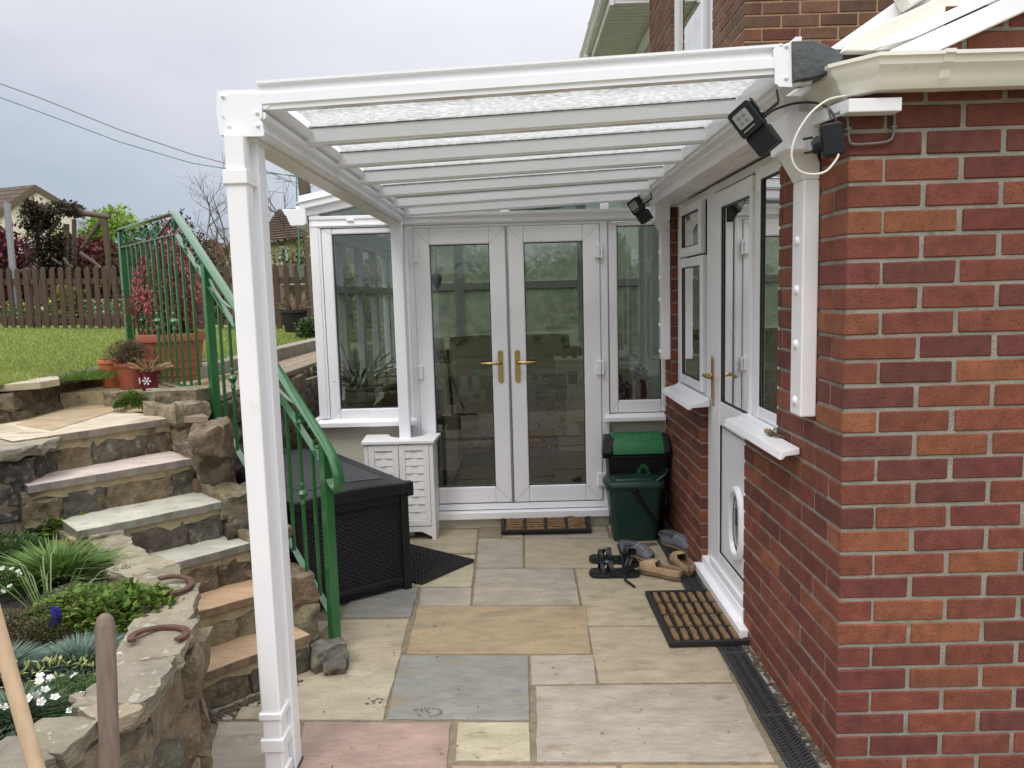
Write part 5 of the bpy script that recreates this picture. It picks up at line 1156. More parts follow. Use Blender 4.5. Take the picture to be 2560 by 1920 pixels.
m.prism([(x0+.025, y0+.001, .02), (x0+.09, y0+.001, .055), (x1-.09, y0+.001, .055), (x1-.025, y0+.001, .02), (x1-.025, y0+.001, .09), (x0+.025, y0+.001, .09)], (0, .015, 0)); m.box(x0+.018, x1-.018, y0+.02, y1, .08, .09); m.build('carcass', 'white', cb, bevel=.002)
for a, b in ((x0+.027, (x0+x1)/2-.002), ((x0+x1)/2+.002, x1-.027)):
    m = MB(); z0, z1 = .095, CH_-.008; w_ = .038; m.box(a, a+w_, y0-.003, y0+.012, z0, z1); m.box(b-w_, b, y0-.003, y0+.012, z0, z1); m.box(a+w_, b-w_, y0-.003, y0+.012, z0, z0+w_); m.box(a+w_, b-w_, y0-.003, y0+.012, z1-w_, z1); d_ = m.build('door', 'white', cb, bevel=.0025)
    g = MB(); n = 9
    for i in range(n):
        zz = z0+w_+(z1-z0-2*w_)*i/n; hh = (z1-z0-2*w_)/n
        for j in range(3):
            xa, xb = a+w_+(b-a-2*w_)*(j/3), a+w_+(b-a-2*w_)*((j+1)/3); o_ = .004 if (i+j) % 2 else 0
            g.prism([(xa, y0+.010, zz+.002), (xa, y0+.002+o_, zz+.002), (xa, y0+.006+o_, zz+hh-.002), (xa, y0+.010, zz+hh-.002)], (xb-xa, 0, 0))
    g.build('louvres', 'white', d_)
# recycling bin and food caddy
rb = thing('recycling_bin', 'black recycling bin with bright green lid in the corner', 'bin', (.76, 5.0, 0))
X0, X1, Y0, Y1 = .575, .965, 4.93, 5.13
m = MB(); m.prism([(X0+.03, Y0+.02, 0), (X1-.03, Y0+.02, 0), (X1, Y0, .52), (X0, Y0, .52)], (0, Y1-Y0-.02, 0)); m.build('body', 'binblack', rb, bevel=.01)
m = MB(); m.prism([(X0-.035, Y0-.02, .50), (X0-.045, Y0-.03, .535), (X0-.02, Y0+.03, .625), (X0-.01, Y1-.02, .625), (X0-.02, Y1, .50)], (.065, 0, 0)); m.prism([(X1-.03, Y0-.02, .50), (X1-.03, Y0-.03, .535), (X1-.03, Y0+.03, .625), (X1-.03, Y1-.02, .625), (X1-.03, Y1, .50)], (.04, 0, 0)); m.box(X0, X1, Y0-.02, Y1, .495, .515); m.build('lid_frame', 'binblack', rb, bevel=.006)
m = MB(); pr_ = [(Y0-.028, .522), (Y0-.022, .548), (Y0+.015, .600), (Y0+.05, .635), (Y0+.11, .642), (Y1-.01, .632), (Y1-.01, .60), (Y0+.05, .58), (Y0-.01, .52)]
m.prism([(X0+.03, a, b) for a, b in pr_], (X1-X0-.06, 0, 0)); li = m.build('lid', 'bingreen', rb, smooth=40, bevel=.005)
m = MB()
for i in range(4): m.prism([(X0+.10+i*.065, a, b+.002) for a, b in pr_[2:5]]+[(X0+.10+i*.065, Y0+.11, .63), (X0+.10+i*.065, Y0+.03, .59)], (.045, 0, 0))
m.build('lid_rib', 'bingreen', li, bevel=.002)
m = MB(); c_ = Vector((.80, Y0+.0005, .405))
for k in range(3):                                           # three chasing arrows
    a = rad(90+120*k); R_ = Matrix.Rotation(rad(120*k), 3, 'Y'); 
    def q(x, z, R_=R_): v = R_ @ Vector((x, 0, z)); return c_+Vector((v.x, -.003, v.z))
    m.prism([q(-.030, .018), q(-.012, .048), q(.012, .048), q(.024, .028), q(.034, .034), q(.030, .002), q(.002, .016), q(.012, .021), q(.002, .036), q(-.014, .010)], (0, .002, 0))
m.build('recycling_symbol', 'bingreen', rb)
fc = thing('food_caddy', 'dark green food waste caddy standing in front of the recycling bin', 'bin', (.72, 4.88, 0))
def rrect(cx, cy, w, d, r, z, n=5): return [(cx+a, cy+b, z) for a, b in rr(w/2, d/2, r, n)]
def loft(mb, rings, c=(1, 1, 1)):
    n = len(rings[0]); k = len(mb.v)
    for r_ in rings: mb.v += [tuple(p) for p in r_]
    for i in range(len(rings)-1):
        for j in range(n): mb.f.append((k+i*n+j, k+i*n+(j+1) % n, k+(i+1)*n+(j+1) % n, k+(i+1)*n+j)); mb.c.append(c)
    mb.f.append(tuple(k+j for j in range(n))[::-1]); mb.f.append(tuple(k+(len(rings)-1)*n+j for j in range(n))); mb.c += [c, c]
cx, cy = .722, 4.84
m = MB(); loft(m, [rrect(cx, cy, .27, .17, .03, 0), rrect(cx, cy, .275, .175, .03, .02), rrect(cx, cy, .335, .21, .035, .345)]); m.build('body', 'caddy', fc, smooth=40)
m = MB(); loft(m, [rrect(cx, cy, .36, .23, .04, .335), rrect(cx, cy, .375, .245, .045, .35), rrect(cx, cy, .37, .24, .045, .372), rrect(cx, cy, .345, .215, .04, .384), rrect(cx, cy, .26, .15, .03, .388), rrect(cx, cy, .25, .14, .03, .398), rrect(cx, cy, .20, .10, .02, .400)]); li = m.build('lid', 'caddy', fc, smooth=40)
m = MB(); m.tube([(cx+.12, cy-.09, .375), (cx+.185, cy-.09, .425), (cx+.215, cy-.02, .435), (cx+.215, cy+.04, .43), (cx+.17, cy+.08, .37)], .009, 8); m.build('lid_handle', 'caddy', li, smooth=50)
m = MB(); m.tube([(cx-.01, cy-.125, .335), (cx+.03, cy-.128, .27), (cx+.08, cy-.125, .19), (cx+.12, cy-.118, .12)], [.011, .012, .011, .009], 8); m.lathe([(.018, -.014), (.02, 0), (.014, .014)], (cx-.01, cy-.12, .335), 12); m.build('carry_handle', 'binblack', fc, smooth=50)

# ================================================================ MATS
def coir_mat(name, lab, nx, ny, sx, sy, tuft, horiz=False):
    t = thing(name, lab, 'doormat', (0, 0, 0)); m = MB(); e = .022
    m.box(-sx/2, sx/2, -sy/2, -sy/2+e, 0, .022); m.box(-sx/2, sx/2, sy/2-e, sy/2, 0, .022); m.box(-sx/2, -sx/2+e, -sy/2+e, sy/2-e, 0, .022); m.box(sx/2-e, sx/2, -sy/2+e, sy/2-e, 0, .022)
    iw, ih = sx-2*e, sy-2*e
    m.box(-sx/2+e, sx/2-e, -sy/2+e, sy/2-e, 0, .004)
    if horiz:
        for i in range(1, nx): m.box(-iw/2+iw*i/nx-.008, -iw/2+iw*i/nx+.008, -ih/2, ih/2, .001, .020)
    else:
        for j in range(1, ny): m.box(-iw/2, iw/2, -ih/2+ih*j/ny-.005, -ih/2+ih*j/ny+.005, .001, .021)
        for i in range(nx+1):
            x = -iw/2+iw*i/nx
            for j in range(52): y = -ih/2+ih*(j+.5)/52; m.box(x-.009, x+.009, y-.0022, y+.0022, .001, .017)
    m.build('rubber_frame', 'dark', t, bevel=.003)
    m = MB()
    for i in range(nx):
        for j in range(ny):
            x, y = -iw/2+iw*(i+.5)/nx, -ih/2+ih*(j+.5)/ny
            m.rock((x, y, .014), (iw/nx*(.86 if horiz else .52), ih/ny*(.60 if horiz else .86), .022), 0, n=6, rnd=.5, rough=.10)
    m.build('coir_tuft', 'coir', t, smooth=60); return t
cm = coir_mat('doormat', 'large rubber and coir grid doormat by the side door', 7, 4, .355, .605, 1); cm.location = (.812, 3.568, .006); cm.rotation_euler = (0, 0, rad(.6))
dm = coir_mat('doormat', 'narrow rubber and coir doormat lying at the French doors', 4, 6, .59, .30, 1, True); dm.location = (.168, 5.035, .035); dm.rotation_euler = (rad(13), 0, rad(-.6)); dm.scale = (1, .72, 1)

# ================================================================ CHANNEL DRAIN
dr_ = thing('channel_drain', 'black plastic channel drain with wavy grating along the brick wall', 'drain', (.905, 3, 0))
m = MB(); m.box(.853, .861, 1.2, 4.9, -.03, .007); m.box(.947, .955, 1.2, 4.9, -.03, .007)
y = 1.2
while y < 4.9: m.box(.861, .947, y, y+.012, -.004, .0055); y += .5
m.build('frame', 'drain', dr_, bevel=.001); MB().box(.861, .947, 1.2, 4.9, -.05, -.028).build('trough', 'gasket', dr_)
m = MB(); y = 1.22; N = 12
while y < 4.88:
    k = len(m.v)
    for i in range(N+1):
        x = .861+.086*i/N; wv = .0085*math.sin(i/N*3*6.283*.75+.6)
        for dy, zz in ((-.0030, .0045), (.0030, .0045)): m.v.append((x, y+wv+dy, zz))
        m.v.append((x, y+wv-.0034, -.012))
    for i in range(N):
        a = k+i*3; b = a+3; m.f += [(a, b, b+1, a+1), (a, a+2, b+2, b)]; m.c += [(1, 1, 1)]*2
    y += .0170
m.build('grating', 'drain', dr_)

# ================================================================ FOOTWEAR
FOOT = [(0, .030), (.04, .036), (.12, .040), (.25, .041), (.40, .036), (.52, .034), (.65, .037), (.78, .036), (.90, .030), (1, .016)]
def fw(s, shape=FOOT):
    for (a, w), (b, v) in zip(shape, shape[1:]):
        if s <= b: return w+(v-w)*(s-a)/(b-a)
    return shape[-1][1]
def outline(L_, n=26, k=1.0, bend=.006):
    l, r = [], []
    for i in range(n+1):
        s = i/n; e = min(1, math.sqrt(max(0, min(s, 1-s))*14)); w = fw(s)*k*(e if e < 1 else 1); y = (s-.5)*L_; cx_ = bend*math.sin(s*6.283); l.append((cx_-w, y)); r.append((cx_+w, y))
    return l+r[::-1]
def clog(name, lab, mcol, sole, L_=.27, croc=False, group=None):
    t = thing(name, lab, 'clog' if not croc else 'clog', (0, 0, 0), group); m = MB(); m.prism([(a, b, 0) for a, b in outline(L_, k=1.04)], (0, 0, .022)); m.build('sole', sole, t, bevel=.006)
    m = MB(); m.prism([(a, b, .022) for a, b in outline(L_, k=.86)], (0, 0, .006)); m.build('insole', 'coir' if not croc else 'membrane', t)
    # upper: arches from the toe (s=0) over the instep, open behind, low rim at the heel
    ns, na = 26, 16; m = MB(); k0 = len(m.v); rows = []
    for i in range(ns+1):
        s = .0+i/ns; w = fw(s)*1.02*min(1, math.sqrt(max(0.02, min(s, 1-s))*14)); y = (s-.5)*L_
        h = .016+.052*math.sin(min(1, s/.5)*math.pi/2)**.8 if s < .5 else .060+.004*math.sin((s-.5)*6)
        cut = 0 if s < .42 else 1-(1-min(1, (s-.42)/.07)*.86)
        if s > .94: cut = max(0, .86*(1-(s-.94)/.0001*1)) if False else cut
        rows.append((s, w, y, h, cut))
    for s, w, y, h, cut in rows:
        for j in range(na+1):
            side = -1 if j <= na/2 else 1; f = (j/(na/2)) if j <= na/2 else (2-j/(na/2)); f = f*(1-cut*.62)
            th = f*math.pi/2; x = side*w*math.cos(th)**(.7 if f < .98 else 1); z = .02+h*math.sin(th)
            m.v.append((x+.006*math.sin(s*6.283), y, z))
    for i in range(ns):
        for j in range(na):
            if rows[i][4] > .05 and j in (na//2-1, na//2): continue
            a = k0+i*(na+1)+j; m.f.append((a, a+1, a+na+2, a+na+1)); m.c.append((1, 1, 1))
    # heel wall
    hs_ = rows[-1]; kk = len(m.v); w = rows[-2][1]
    up = m.build('upper', mcol, t, smooth=60); so = up.modifiers.new('t', 'SOLIDIFY'); so.thickness = .004; so.offset = 0
    if croc:
        g = MB()
        for a in range(-2, 3):
            for b in range(4): 
                s = .10+b*.08; w = fw(s); th = math.pi/2+a*.36; x = w*math.cos(th); h = .016+.052*math.sin(s/.5*math.pi/2)**.8; g.rock((x, (s-.5)*L_, .02+h*math.sin(th)), (.007, .007, .006), n=2)
        g.build('vent_holes', 'gasket', t)
        g = MB(); g.ribbon([(-.037, .015, .07), (-.040, .06, .062), (-.034, .115, .058), (0, .138, .058), (.034, .115, .058), (.040, .06, .062), (.037, .015, .07)], .014, .003, (0, 0, 1)); g.build('heel_strap', mcol, t)
    return t
M['tan'] = mat('tan_foam', (.40, .265, .16), .7, var=.15, vs=18, stain=(.2, .13, .08), sts=12, stth=.62); M['greyf'] = mat('grey_foam', (.16, .17, .19), .6, var=.1, vs=14); M['brownf'] = mat('worn_brown_rubber', (.19, .125, .07), .85, var=.3, vs=30)
g_ = 'footwear left on the patio'
c1 = clog('clog', 'tan slip-on clog in the middle of the footwear beside the black sandals', 'tan', 'brownf', group=g_)
c1.location = (*P(1648, 1440, z=0).xy, .004); c1.rotation_euler = (0, 0, rad(-133))
c2 = copy_tree(c1); c2['label'] = 'tan slip-on clog standing on the drain with its heel towards the mat'; c2.location = (*P(1706, 1424, z=0).xy, .010); c2.rotation_euler = (0, 0, rad(184))
c3 = clog('clog', 'grey perforated foam clog on the drain nearest the brick wall', 'greyf', 'tan', .26, True, g_); c3.location = (*P(1692, 1370, z=0).xy, .012); c3.rotation_euler = (0, rad(-10), rad(30))
c4 = copy_tree(c3); c4['label'] = 'grey perforated foam clog half hidden behind the black sandals'; c4.location = (*P(1590, 1392, z=0).xy, .004); c4.rotation_euler = (0, 0, rad(38))
def sandal(name, lab, group=None):
    t = thing(name, lab, 'sandal', (0, 0, 0), group); m = MB(); m.prism([(a, b, 0) for a, b in outline(.28, k=1.12)], (0, 0, .018)); m.build('sole', 'dark', t, bevel=.005)
    m = MB(); m.prism([(a, b, .018) for a, b in outline(.275, k=1.04)], (0, 0, .010)); m.build('footbed', 'black', t, bevel=.003)
    m = MB()
    for y0, y1, h in ((-.085, -.055, .052), (-.035, -.005, .066), (-.070, .0, .060)):
        pts = [(-.044*math.cos(a)*1.0, y0+(y1-y0)*i/10, .018+h*math.sin(a)) for i, a in ((i, math.pi*i/10) for i in range(11))]; m.ribbon(pts, .022, .003, (0, 1, 0))
    for y0 in (.065, .085): pts = [(-.040*math.cos(a), y0-.02+.03*math.sin(a), .028+.075*math.sin(a)) for a in [math.pi*i/12 for i in range(13)]]; m.ribbon(pts, .016, .003, (0, 1, .3))
    pts = [(.042*math.cos(a), .05+.085*math.sin(a), .055+.015*math.sin(a)) for a in [math.pi*i/12 for i in range(13)]]; m.ribbon(pts, .022, .004, (0, 0, 1))
    m.build('straps', 'black', t); m = MB(); m.box(-.012, .012, -.052, -.03, .074, .080); m.build('tag', 'cable', t); return t
s1 = sandal('sandal', 'black strappy sandal in front, nearest the camera', 'pair of black sandals'); s1.location = (*P(1536, 1440, z=0).xy, .004); s1.rotation_euler = (0, 0, rad(-98))
s2 = copy_tree(s1); s2['label'] = 'black strappy sandal behind its pair, touching the grey clog'; s2.location = (*P(1532, 1406, z=0).xy, .004); s2.rotation_euler = (0, 0, rad(-104))
m = MB(); pts = [P(a, b, z=zz) for a, b, zz in ((1545, 1360, .10), (1555, 1395, .06), (1560, 1425, .04), (1563, 1450, .012), (1580, 1462, .008), (1586, 1467, .008))]; m.ribbon(pts, .014, .003, (1, 0, .1)); tag(m.build('sandal_strap', 'black'), 'loose black strap trailing from the sandals onto the slab', 'strap')
# pine cone / worn brush on the sill
m = MB(); cA, cB = P(1912, 1076, z=1.012), P(1962, 1094, z=1.004)
for i in range(120):
    t = random.random(); a = random.random()*6.28; r = .014*math.sin(math.pi*(.15+.8*t)); p = cA.lerp(cB, .25+.75*t)+Vector((math.cos(a)*r*.5, math.cos(a)*r*.5, math.sin(a)*r)); leafmesh(m, p, (Vector((math.cos(a), .5, math.sin(a)))).normalized(), Vector((0, 0, 1)), .012, .006, jit((.10, .085, .04), .4))
m.tube([cA, cA.lerp(cB, .08), cA.lerp(cB, .4)], [.005, .010, .009], 10, (.42, .30, .17)); m.tube([cA.lerp(cB, .4), cB], [.006, .006], 8, (.2, .14, .08))
tag(m.build('pine_cone', 'leaf'), 'small brown pine cone lying on the white sill by the side door', 'pine cone')
# ================================================================ INSIDE THE CONSERVATORY
def cushion(mb, c, w, h, d, tilt=0.0):
    k = 10; idx = []; base_ = len(mb.v)
    R_ = Matrix.Rotation(tilt, 3, 'X')
    for side in (-1, 1):
        for i in range(k+1):
            for j in range(k+1):
                u, v = i/k*2-1, j/k*2-1; th = d/2*((1-u**4)*(1-v**4))**.5; pin = 1-.05*(u*u*v*v); p = R_ @ Vector((u*w/2*pin, side*th, v*h/2*pin)); mb.v.append(tuple(Vector(c)+p))
    n = (k+1)**2
    for s_ in (0, 1):
        for i in range(k):
            for j in range(k):
                a = base_+s_*n+i*(k+1)+j; f = (a, a+k+1, a+k+2, a+1); mb.f.append(f if s_ == 0 else f[::-1]); mb.c.append((1, 1, 1))
sf = thing('sofa', 'brown wicker sofa with olive cushions seen through the French doors', 'sofa', (-.05, 7.4, .085))
m = MB(); m.box(-.75, .62, 7.3, 7.95, .14, .50); m.box(-.80, .67, 7.85, 8.0, .14, 1.02); m.box(-.86, -.75, 7.25, 7.95, .14, .72); m.box(.62, .73, 7.25, 7.95, .14, .72)
for a in (-.8, .66): m.box(a-.03, a+.03, 7.28, 7.34, .085, .14); m.box(a-.03, a+.03, 7.86, 7.92, .085, .14)
m.build('frame', 'wicker', sf, bevel=.02)
for cx_ in (-.38, .26): m = MB(); cushion(m, (cx_, 7.66, .92), .56, .50, .20, rad(-10)); m.build('back_cushion', 'fabric', sf, smooth=60)
for cx_ in (-.40, .27): m = MB(); cushion(m, (cx_, 7.52, .57), .62, .60, .16, rad(90)); m.build('seat_cushion', 'fabric', sf, smooth=60)
ar = thing('wicker_armchair', 'wicker armchair with a pale cushion behind the left conservatory window', 'chair', (-.95, 6.9, .085))
m = MB(); pts = [(-1.12+.0, 6.55, .78), (-1.0, 6.50, .84), (-.78, 6.55, .80), (-.62, 6.75, .78), (-.60, 7.1, .80)]; m.tube(pts, .035, 8)
m.box(-1.12, -.62, 6.55, 7.15, .16, .45); m.prism([(-1.12, 6.52, .45), (-1.12, 6.60, .45), (-1.12, 6.60, .80), (-1.12, 6.50, .78)], (.50, 0, 0)); m.box(-.66, -.60, 6.6, 7.15, .45, .78); m.box(-1.1, -.65, 6.6, 6.66, .085, .16); m.build('frame', 'wicker', ar)
m = MB(); cushion(m, (-.84, 6.95, .95), .42, .50, .16, rad(-8)); m.build('cushion', 'render', ar, smooth=60)
# clothes airer with hanging things
ai = thing('clothes_airer', 'thin wire clothes airer hung with washing behind the French doors', 'clothes airer', (-.05, 6.1, .085))
m = MB(); zt = .95
for yy in (5.93, 6.07, 6.21, 6.35): m.tube([(-.62, yy, zt), (.52, yy, zt)], .0035, 6)
for xx in (-.62, .52): m.tube([(xx, 5.88, zt), (xx, 6.40, zt)], .005, 6)
for a, b in (((-.55, 5.95, .09), (.05, 6.0, zt)), ((.42, 5.95, .09), (-.10, 6.0, zt)), ((-.55, 6.35, .09), (.05, 6.33, zt)), ((.42, 6.35, .09), (-.10, 6.33, zt)), ((.52, 5.9, zt), (.22, 5.92, .42)), ((-.62, 5.9, zt), (-.2, 5.92, .42))): m.tube([a, b], .005, 6)
m.build('frame', 'steel', ai)
def garment(name, lab, cat, x, w, h, yy, colr, m_='cloth', wob=.012, sock=None, grp='washing hung on the clothes airer'):
    m = MB(); k = 8; r_ = 10; b0 = len(m.v)
    for i in range(k+1):
        for j in range(r_+1):
            t = j/r_; ww = w*(1-.25*math.sin(t*2.2)*.5); m.v.append((x+(i/k-.5)*ww, yy+wob*math.sin(i*1.9+x*9)*(.3+t)-.012*(1 if j else 0), zt-t*h+.004))
    for i in range(k):
        for j in range(r_): a = i*(r_+1)+j; m.f.append((a, a+1, a+r_+2, a+r_+1)); m.c.append(colr if not sock or j < r_*.72 else sock)
    o = m.build(name, m_, smooth=70); so = o.modifiers.new('t', 'SOLIDIFY'); so.thickness = .006; tag(o, lab, cat, grp); return o
garment('dark_garment', 'dark garment at the left end of the clothes airer', 'clothes', -.50, .09, .22, 5.93, (.03, .03, .03))
garment('sock', 'white and blue sock left of the other white sock on the airer', 'sock', -.405, .055, .20, 5.93, (.55, .58, .62), sock=(.05, .10, .30))
garment('sock', 'white sock with dark toe hanging nearer the purple towel', 'sock', -.31, .06, .18, 5.93, (.50, .53, .58), sock=(.06, .07, .10))
garment('purple_towel', 'purple towel on the airer left of the brass handles', 'towel', -.19, .10, .30, 5.94, (.10, .03, .14))
garment('pale_cloth', 'narrow pale cloth at the left of the right-hand door pane', 'cloth', .10, .04, .30, 5.93, (.42, .40, .40))
garment('speckled_leggings', 'black and white speckled leggings folded over the airer', 'clothes', .20, .07, .62, 5.93, (1, 1, 1), 'pattern')
garment('speckled_leggings', 'wider speckled trouser leg beside the speckled leggings', 'clothes', .165, .08, .30, 5.95, (1, 1, 1), 'pattern')
garment('navy_garment', 'dark navy patterned garment near the right end of the airer', 'clothes', .335, .09, .48, 5.93, (.03, .03, .06), 'pattern')
garment('black_bag', 'black cloth hanging at the right end of the airer', 'clothes', .44, .08, .10, 6.06, (.012, .012, .012))
PC = [(.45, .10, .08), (.10, .35, .10), (.60, .22, .05), (.55, .08, .10), (.05, .30, .32), (.10, .40, .15)]
for i, (x, c_) in enumerate(zip((-.53, -.49, -.43, -.38, -.34, -.30), PC)):
    m = MB(); m.bar((x-.012, 5.925, zt+.05), (x+.004, 5.925, zt-.03), .008, .008, c_); m.bar((x+.012, 5.925, zt+.05), (x-.004, 5.925, zt-.03), .008, .008, c_)
    tag(m.build('clothes_peg', 'plain'), ('coral', 'green', 'orange', 'red', 'teal', 'light green')[i]+' clothes peg on the airer wire', 'clothes peg', 'plastic pegs on the airer')
# plants and pots inside
sp = thing('spider_plant', 'striped spider plant in a round pale green glazed pot on the window sill', 'plant', (-1.12, 5.48, .765))
m = MB(); m.lathe([(.060, 0), (.075, .01), (.100, .05), (.108, .085), (.104, .12), (.098, .145), (.104, .15), (.104, .165), (.094, .168), (.088, .15)], (-1.11, 5.48, .775), 32); pt_ = m.build('pot', 'pale', sp, smooth=40)
m = MB(); 
for i in range(3): m.lathe([(.1065-.001*i, .06+.04*i), (.1075, .062+.04*i), (.1065, .064+.04*i)], (-1.11, 5.48, .775), 32)
m.build('glaze_ring', 'terra', pt_)
strands('leaves', None, (-1.11, 5.48, .93), 70, .36, 1.3, [(.30, .36, .20), (.20, .28, .12), (.45, .48, .32)], .011, sp)
m = MB(); m.box(-1.2, -.75, 5.36, 5.62, .74, .768); tag(m.build('window_shelf', 'floor'), 'inner window shelf under the spider plant', 'shelf')
pp_ = thing('plant_pot', 'mottled white plant pot with a seedling on a pale stand behind the left door pane', 'plant pot', (-.60, 6.6, .0))
m = MB(); m.lathe([(.055, 0), (.075, .10), (.078, .11), (.07, .11)], (-.60, 6.6, 1.00), 24); m.build('pot', 'pattern', pp_, smooth=40)
clump('seedling', 'small seedling in the mottled pot', 'plant', Vector((-.60, 6.6, 0)), 0, .05, .05, .05, 30, .03, .012, G1, z=1.10) if False else None
m = MB(); m.lathe([(.08, .085), (.085, .9), (.095, .95), (.09, .995)], (-.60, 6.6, 0), 24); m.build('stand', 'render', pp_, smooth=40)
vs_ = thing('patterned_vase', 'grey and white leaf patterned lidded jar behind the right-hand window', 'vase', (.74, 5.6, .75))
m = MB(); m.box(.66, 1.1, 5.40, 5.75, .70, .752); m.build('shelf', 'floor', vs_); m = MB(); m.lathe([(.055, 0), (.085, .03), (.092, .08), (.085, .135), (.05, .165), (.02, .17), (.012, .185), (.016, .20), (.004, .215)], (.745, 5.58, .753), 28); m.build('vase', 'pattern', vs_, smooth=40)
dg = clump('yellow_flowers', 'faded yellow flowers standing behind the right-hand window', 'flowers', Vector((.90, 5.62, 0)), 0, .05, .05, .12, 160, .03, .014, [(.35, .27, .04), (.10, .11, .03)], z=.9)
m = MB(); m.lathe([(.035, 0), (.045, .08), (.03, .17)], (.90, 5.62, .753), 20); m.build('vase', 'terra', dg, smooth=40)
m = MB(); m.box(.38, .95, 7.2, 7.5, .085, .93); m.box(.36, .97, 7.18, 7.52, .93, .955); tag(m.build('side_cabinet', 'render', bevel=.004), 'pale low cabinet with bottles on top behind the right door pane', 'cabinet')
for x, hh, c_ in ((.45, .14, (.05, .06, .03)), (.55, .10, (.02, .02, .02)), (.66, .12, (.18, .2, .17))):
    m = MB(); m.lathe([(.025, 0), (.027, hh*.6), (.01, hh*.75), (.011, hh)], (x, 7.3, .956), 16, c_); tag(m.build('bottle', 'plain', smooth=40), {.45: 'slim dark green bottle on the pale cabinet', .55: 'short black jar on the pale cabinet', .66: 'pale grey bottle on the pale cabinet'}[x], 'bottle', 'bottles on the pale cabinet')
m = MB(); m.lathe([(.001, -.075), (.03, -.03), (.045, .02), (.03, .05), (.008, .06), (.003, .10)], (-.60, 6.1, 1.68), 16); m.tube([(-.60, 6.1, 1.78), (-.60, 6.1, 2.1)], .0015, 5); tag(m.build('hanging_lantern', 'steel', smooth=50), 'small grey lantern hanging inside the left French door', 'lantern')

# ================================================================ GARDEN BEYOND
FL, FR = Vector((-12.2, 14.6, 0)), Vector((-2.6, 12.4, 0))
fdv = (FR-FL).normalized(); flen = (FR-FL).length
fn = thing('picket_fence', 'brown stained picket fence with pointed pales along the back of the lawn', 'fence', tuple(FL))
def fz(s): t = s/flen; return 1.26*(1-t)+1.02*t
nf = Vector((fdv.y, -fdv.x, 0)); np_ = int(flen/.178)
step = flen/np_
for i in range(np_+1):
    s_ = i*step; p = FL+fdv*s_; z0 = fz(s_)-.05+.0; h = 1.10+random.uniform(-.015, .015); a, b = p-fdv*.047, p+fdv*.047; lean = random.uniform(-.008, .008)
    post_ = i % 12 == 9; w = .055 if post_ else .047; a, b = p-fdv*w, p+fdv*w; th = nf*(.022 if not post_ else .075)
    m = MB(); m.prism([a+nf*.02+Vector((0, 0, z0)), b+nf*.02+Vector((0, 0, z0)), b+nf*.02+Vector((lean, 0, z0+h)), (a+b)/2+nf*.02+Vector((lean, 0, z0+h+(.045 if not post_ else .02))), a+nf*.02+Vector((lean, 0, z0+h))], -th); m.build('post' if post_ else 'pale', 'fence', fn)
for zz in (.16, .84): m = MB(); m.bar(FL-nf*.02+Vector((0, 0, fz(0)+zz)), FR-nf*.02+Vector((0, 0, fz(flen)+zz)), .035, .095); m.build('rail', 'fence', fn)
GX = [(.10, .17, .035), (.07, .12, .03), (.13, .20, .04)]
def foliage(mb, c, rx, ry, rz_, n, l, w, cols, gap=-.15, fr=4.0, hollow=.3, flat=0.0):
    c = Vector(c); seed = Vector((random.random()*30,)*3)
    k = 0; tries = 0
    while k < n and tries < n*6:
        tries += 1; d = rdir(); r = hollow+(1-hollow)*random.random()**.6; sc = 1+.30*noise.noise(d*1.8+seed)+.16*noise.noise(d*5+seed)
        p = Vector((d.x*rx, d.y*ry, d.z*rz_))*r*sc
        if noise.noise((c+p)*fr*.35+seed) < gap: continue
        q = (d+rdir()*1.1).normalized(); leafmesh(mb, c+p, q, Vector((0, 0, 1)), l*random.uniform(.6, 1.3), w*random.uniform(.7, 1.2), jit(random.choice(cols), .22)); k += 1
def limb(mb, p, d, l, r, depth, spread=.8, kids=3, wob=.25):
    n = 5; pts = [p]; rs = [r]
    for i in range(n): d = (d+rdir()*wob).normalized(); p = p+d*l/n; pts.append(p); rs.append(r*(1-.5*(i+1)/n))
    mb.tube(pts, rs, 6 if r > .02 else 4, cap=False)
    if depth: 
        for k in range(kids): limb(mb, pts[random.choice([2, 3, 4, 5])], (d+rdir()*spread).normalized(), l*.66, r*.52, depth-1, spread, kids, wob)
def tree(name, lab, x, y, z0, z1, rx, n, l, w, cols, trunk_h=.35, rzf=.55, group=None, gap=-.15, ry=None):
    t = thing(name, lab, 'tree' if 'hedge' not in name and 'bush' not in name else 'bush', (x, y, z0), group); H_ = z1-z0; m = MB()
    for i in range(4): limb(m, Vector((x, y, z0+.02)), (Vector((random.uniform(-.4, .4), random.uniform(-.4, .4), 1))).normalized(), H_*.5, max(.02, H_*.022), 2)
    m.tube([(x, y, z0-.2), (x, y, z0+H_*.25), (x+.05, y, z0+H_*.5)], [H_*.03, H_*.025, H_*.015], 8); m.build('trunk', 'bark', t, smooth=50)
    m = MB(); rz_ = H_*rzf; foliage(m, (x, y, z1-rz_*1.0), rx, ry or rx, rz_, n, l*1.7, w*1.9, cols, gap); m.build('crown', 'leaf', t); return t
def at(px, py, Y): return P(px, py, y=Y)
MAP = [(.11, .018, .032), (.08, .012, .022), (.15, .028, .045)]
a = at(30, 640, 19); tree('purple_maple', 'dark purple leaved maple at the left edge beyond the fence', a.x-.6, 19, 1.0, at(30, 548, 19).z, 1.5, 6500, .09, .055, MAP, rzf=.5)
a = at(215, 640, 18.5); tree('purple_maple', 'purple leaved shrub glimpsed through the rustic pergola', a.x, 18.5, 1.0, at(215, 590, 18.5).z, 1.1, 3500, .08, .05, MAP+[(.10, .04, .03)], rzf=.5)
a = at(262, 640, 21); tree('green_bush', 'bright yellow green rounded bush right of the pergola', a.x+.1, 21, .9, at(265, 532, 21).z, 1.35, 13000, .10, .055, [(.24, .36, .05), (.17, .28, .04), (.30, .42, .07)], rzf=.56, gap=-.25)
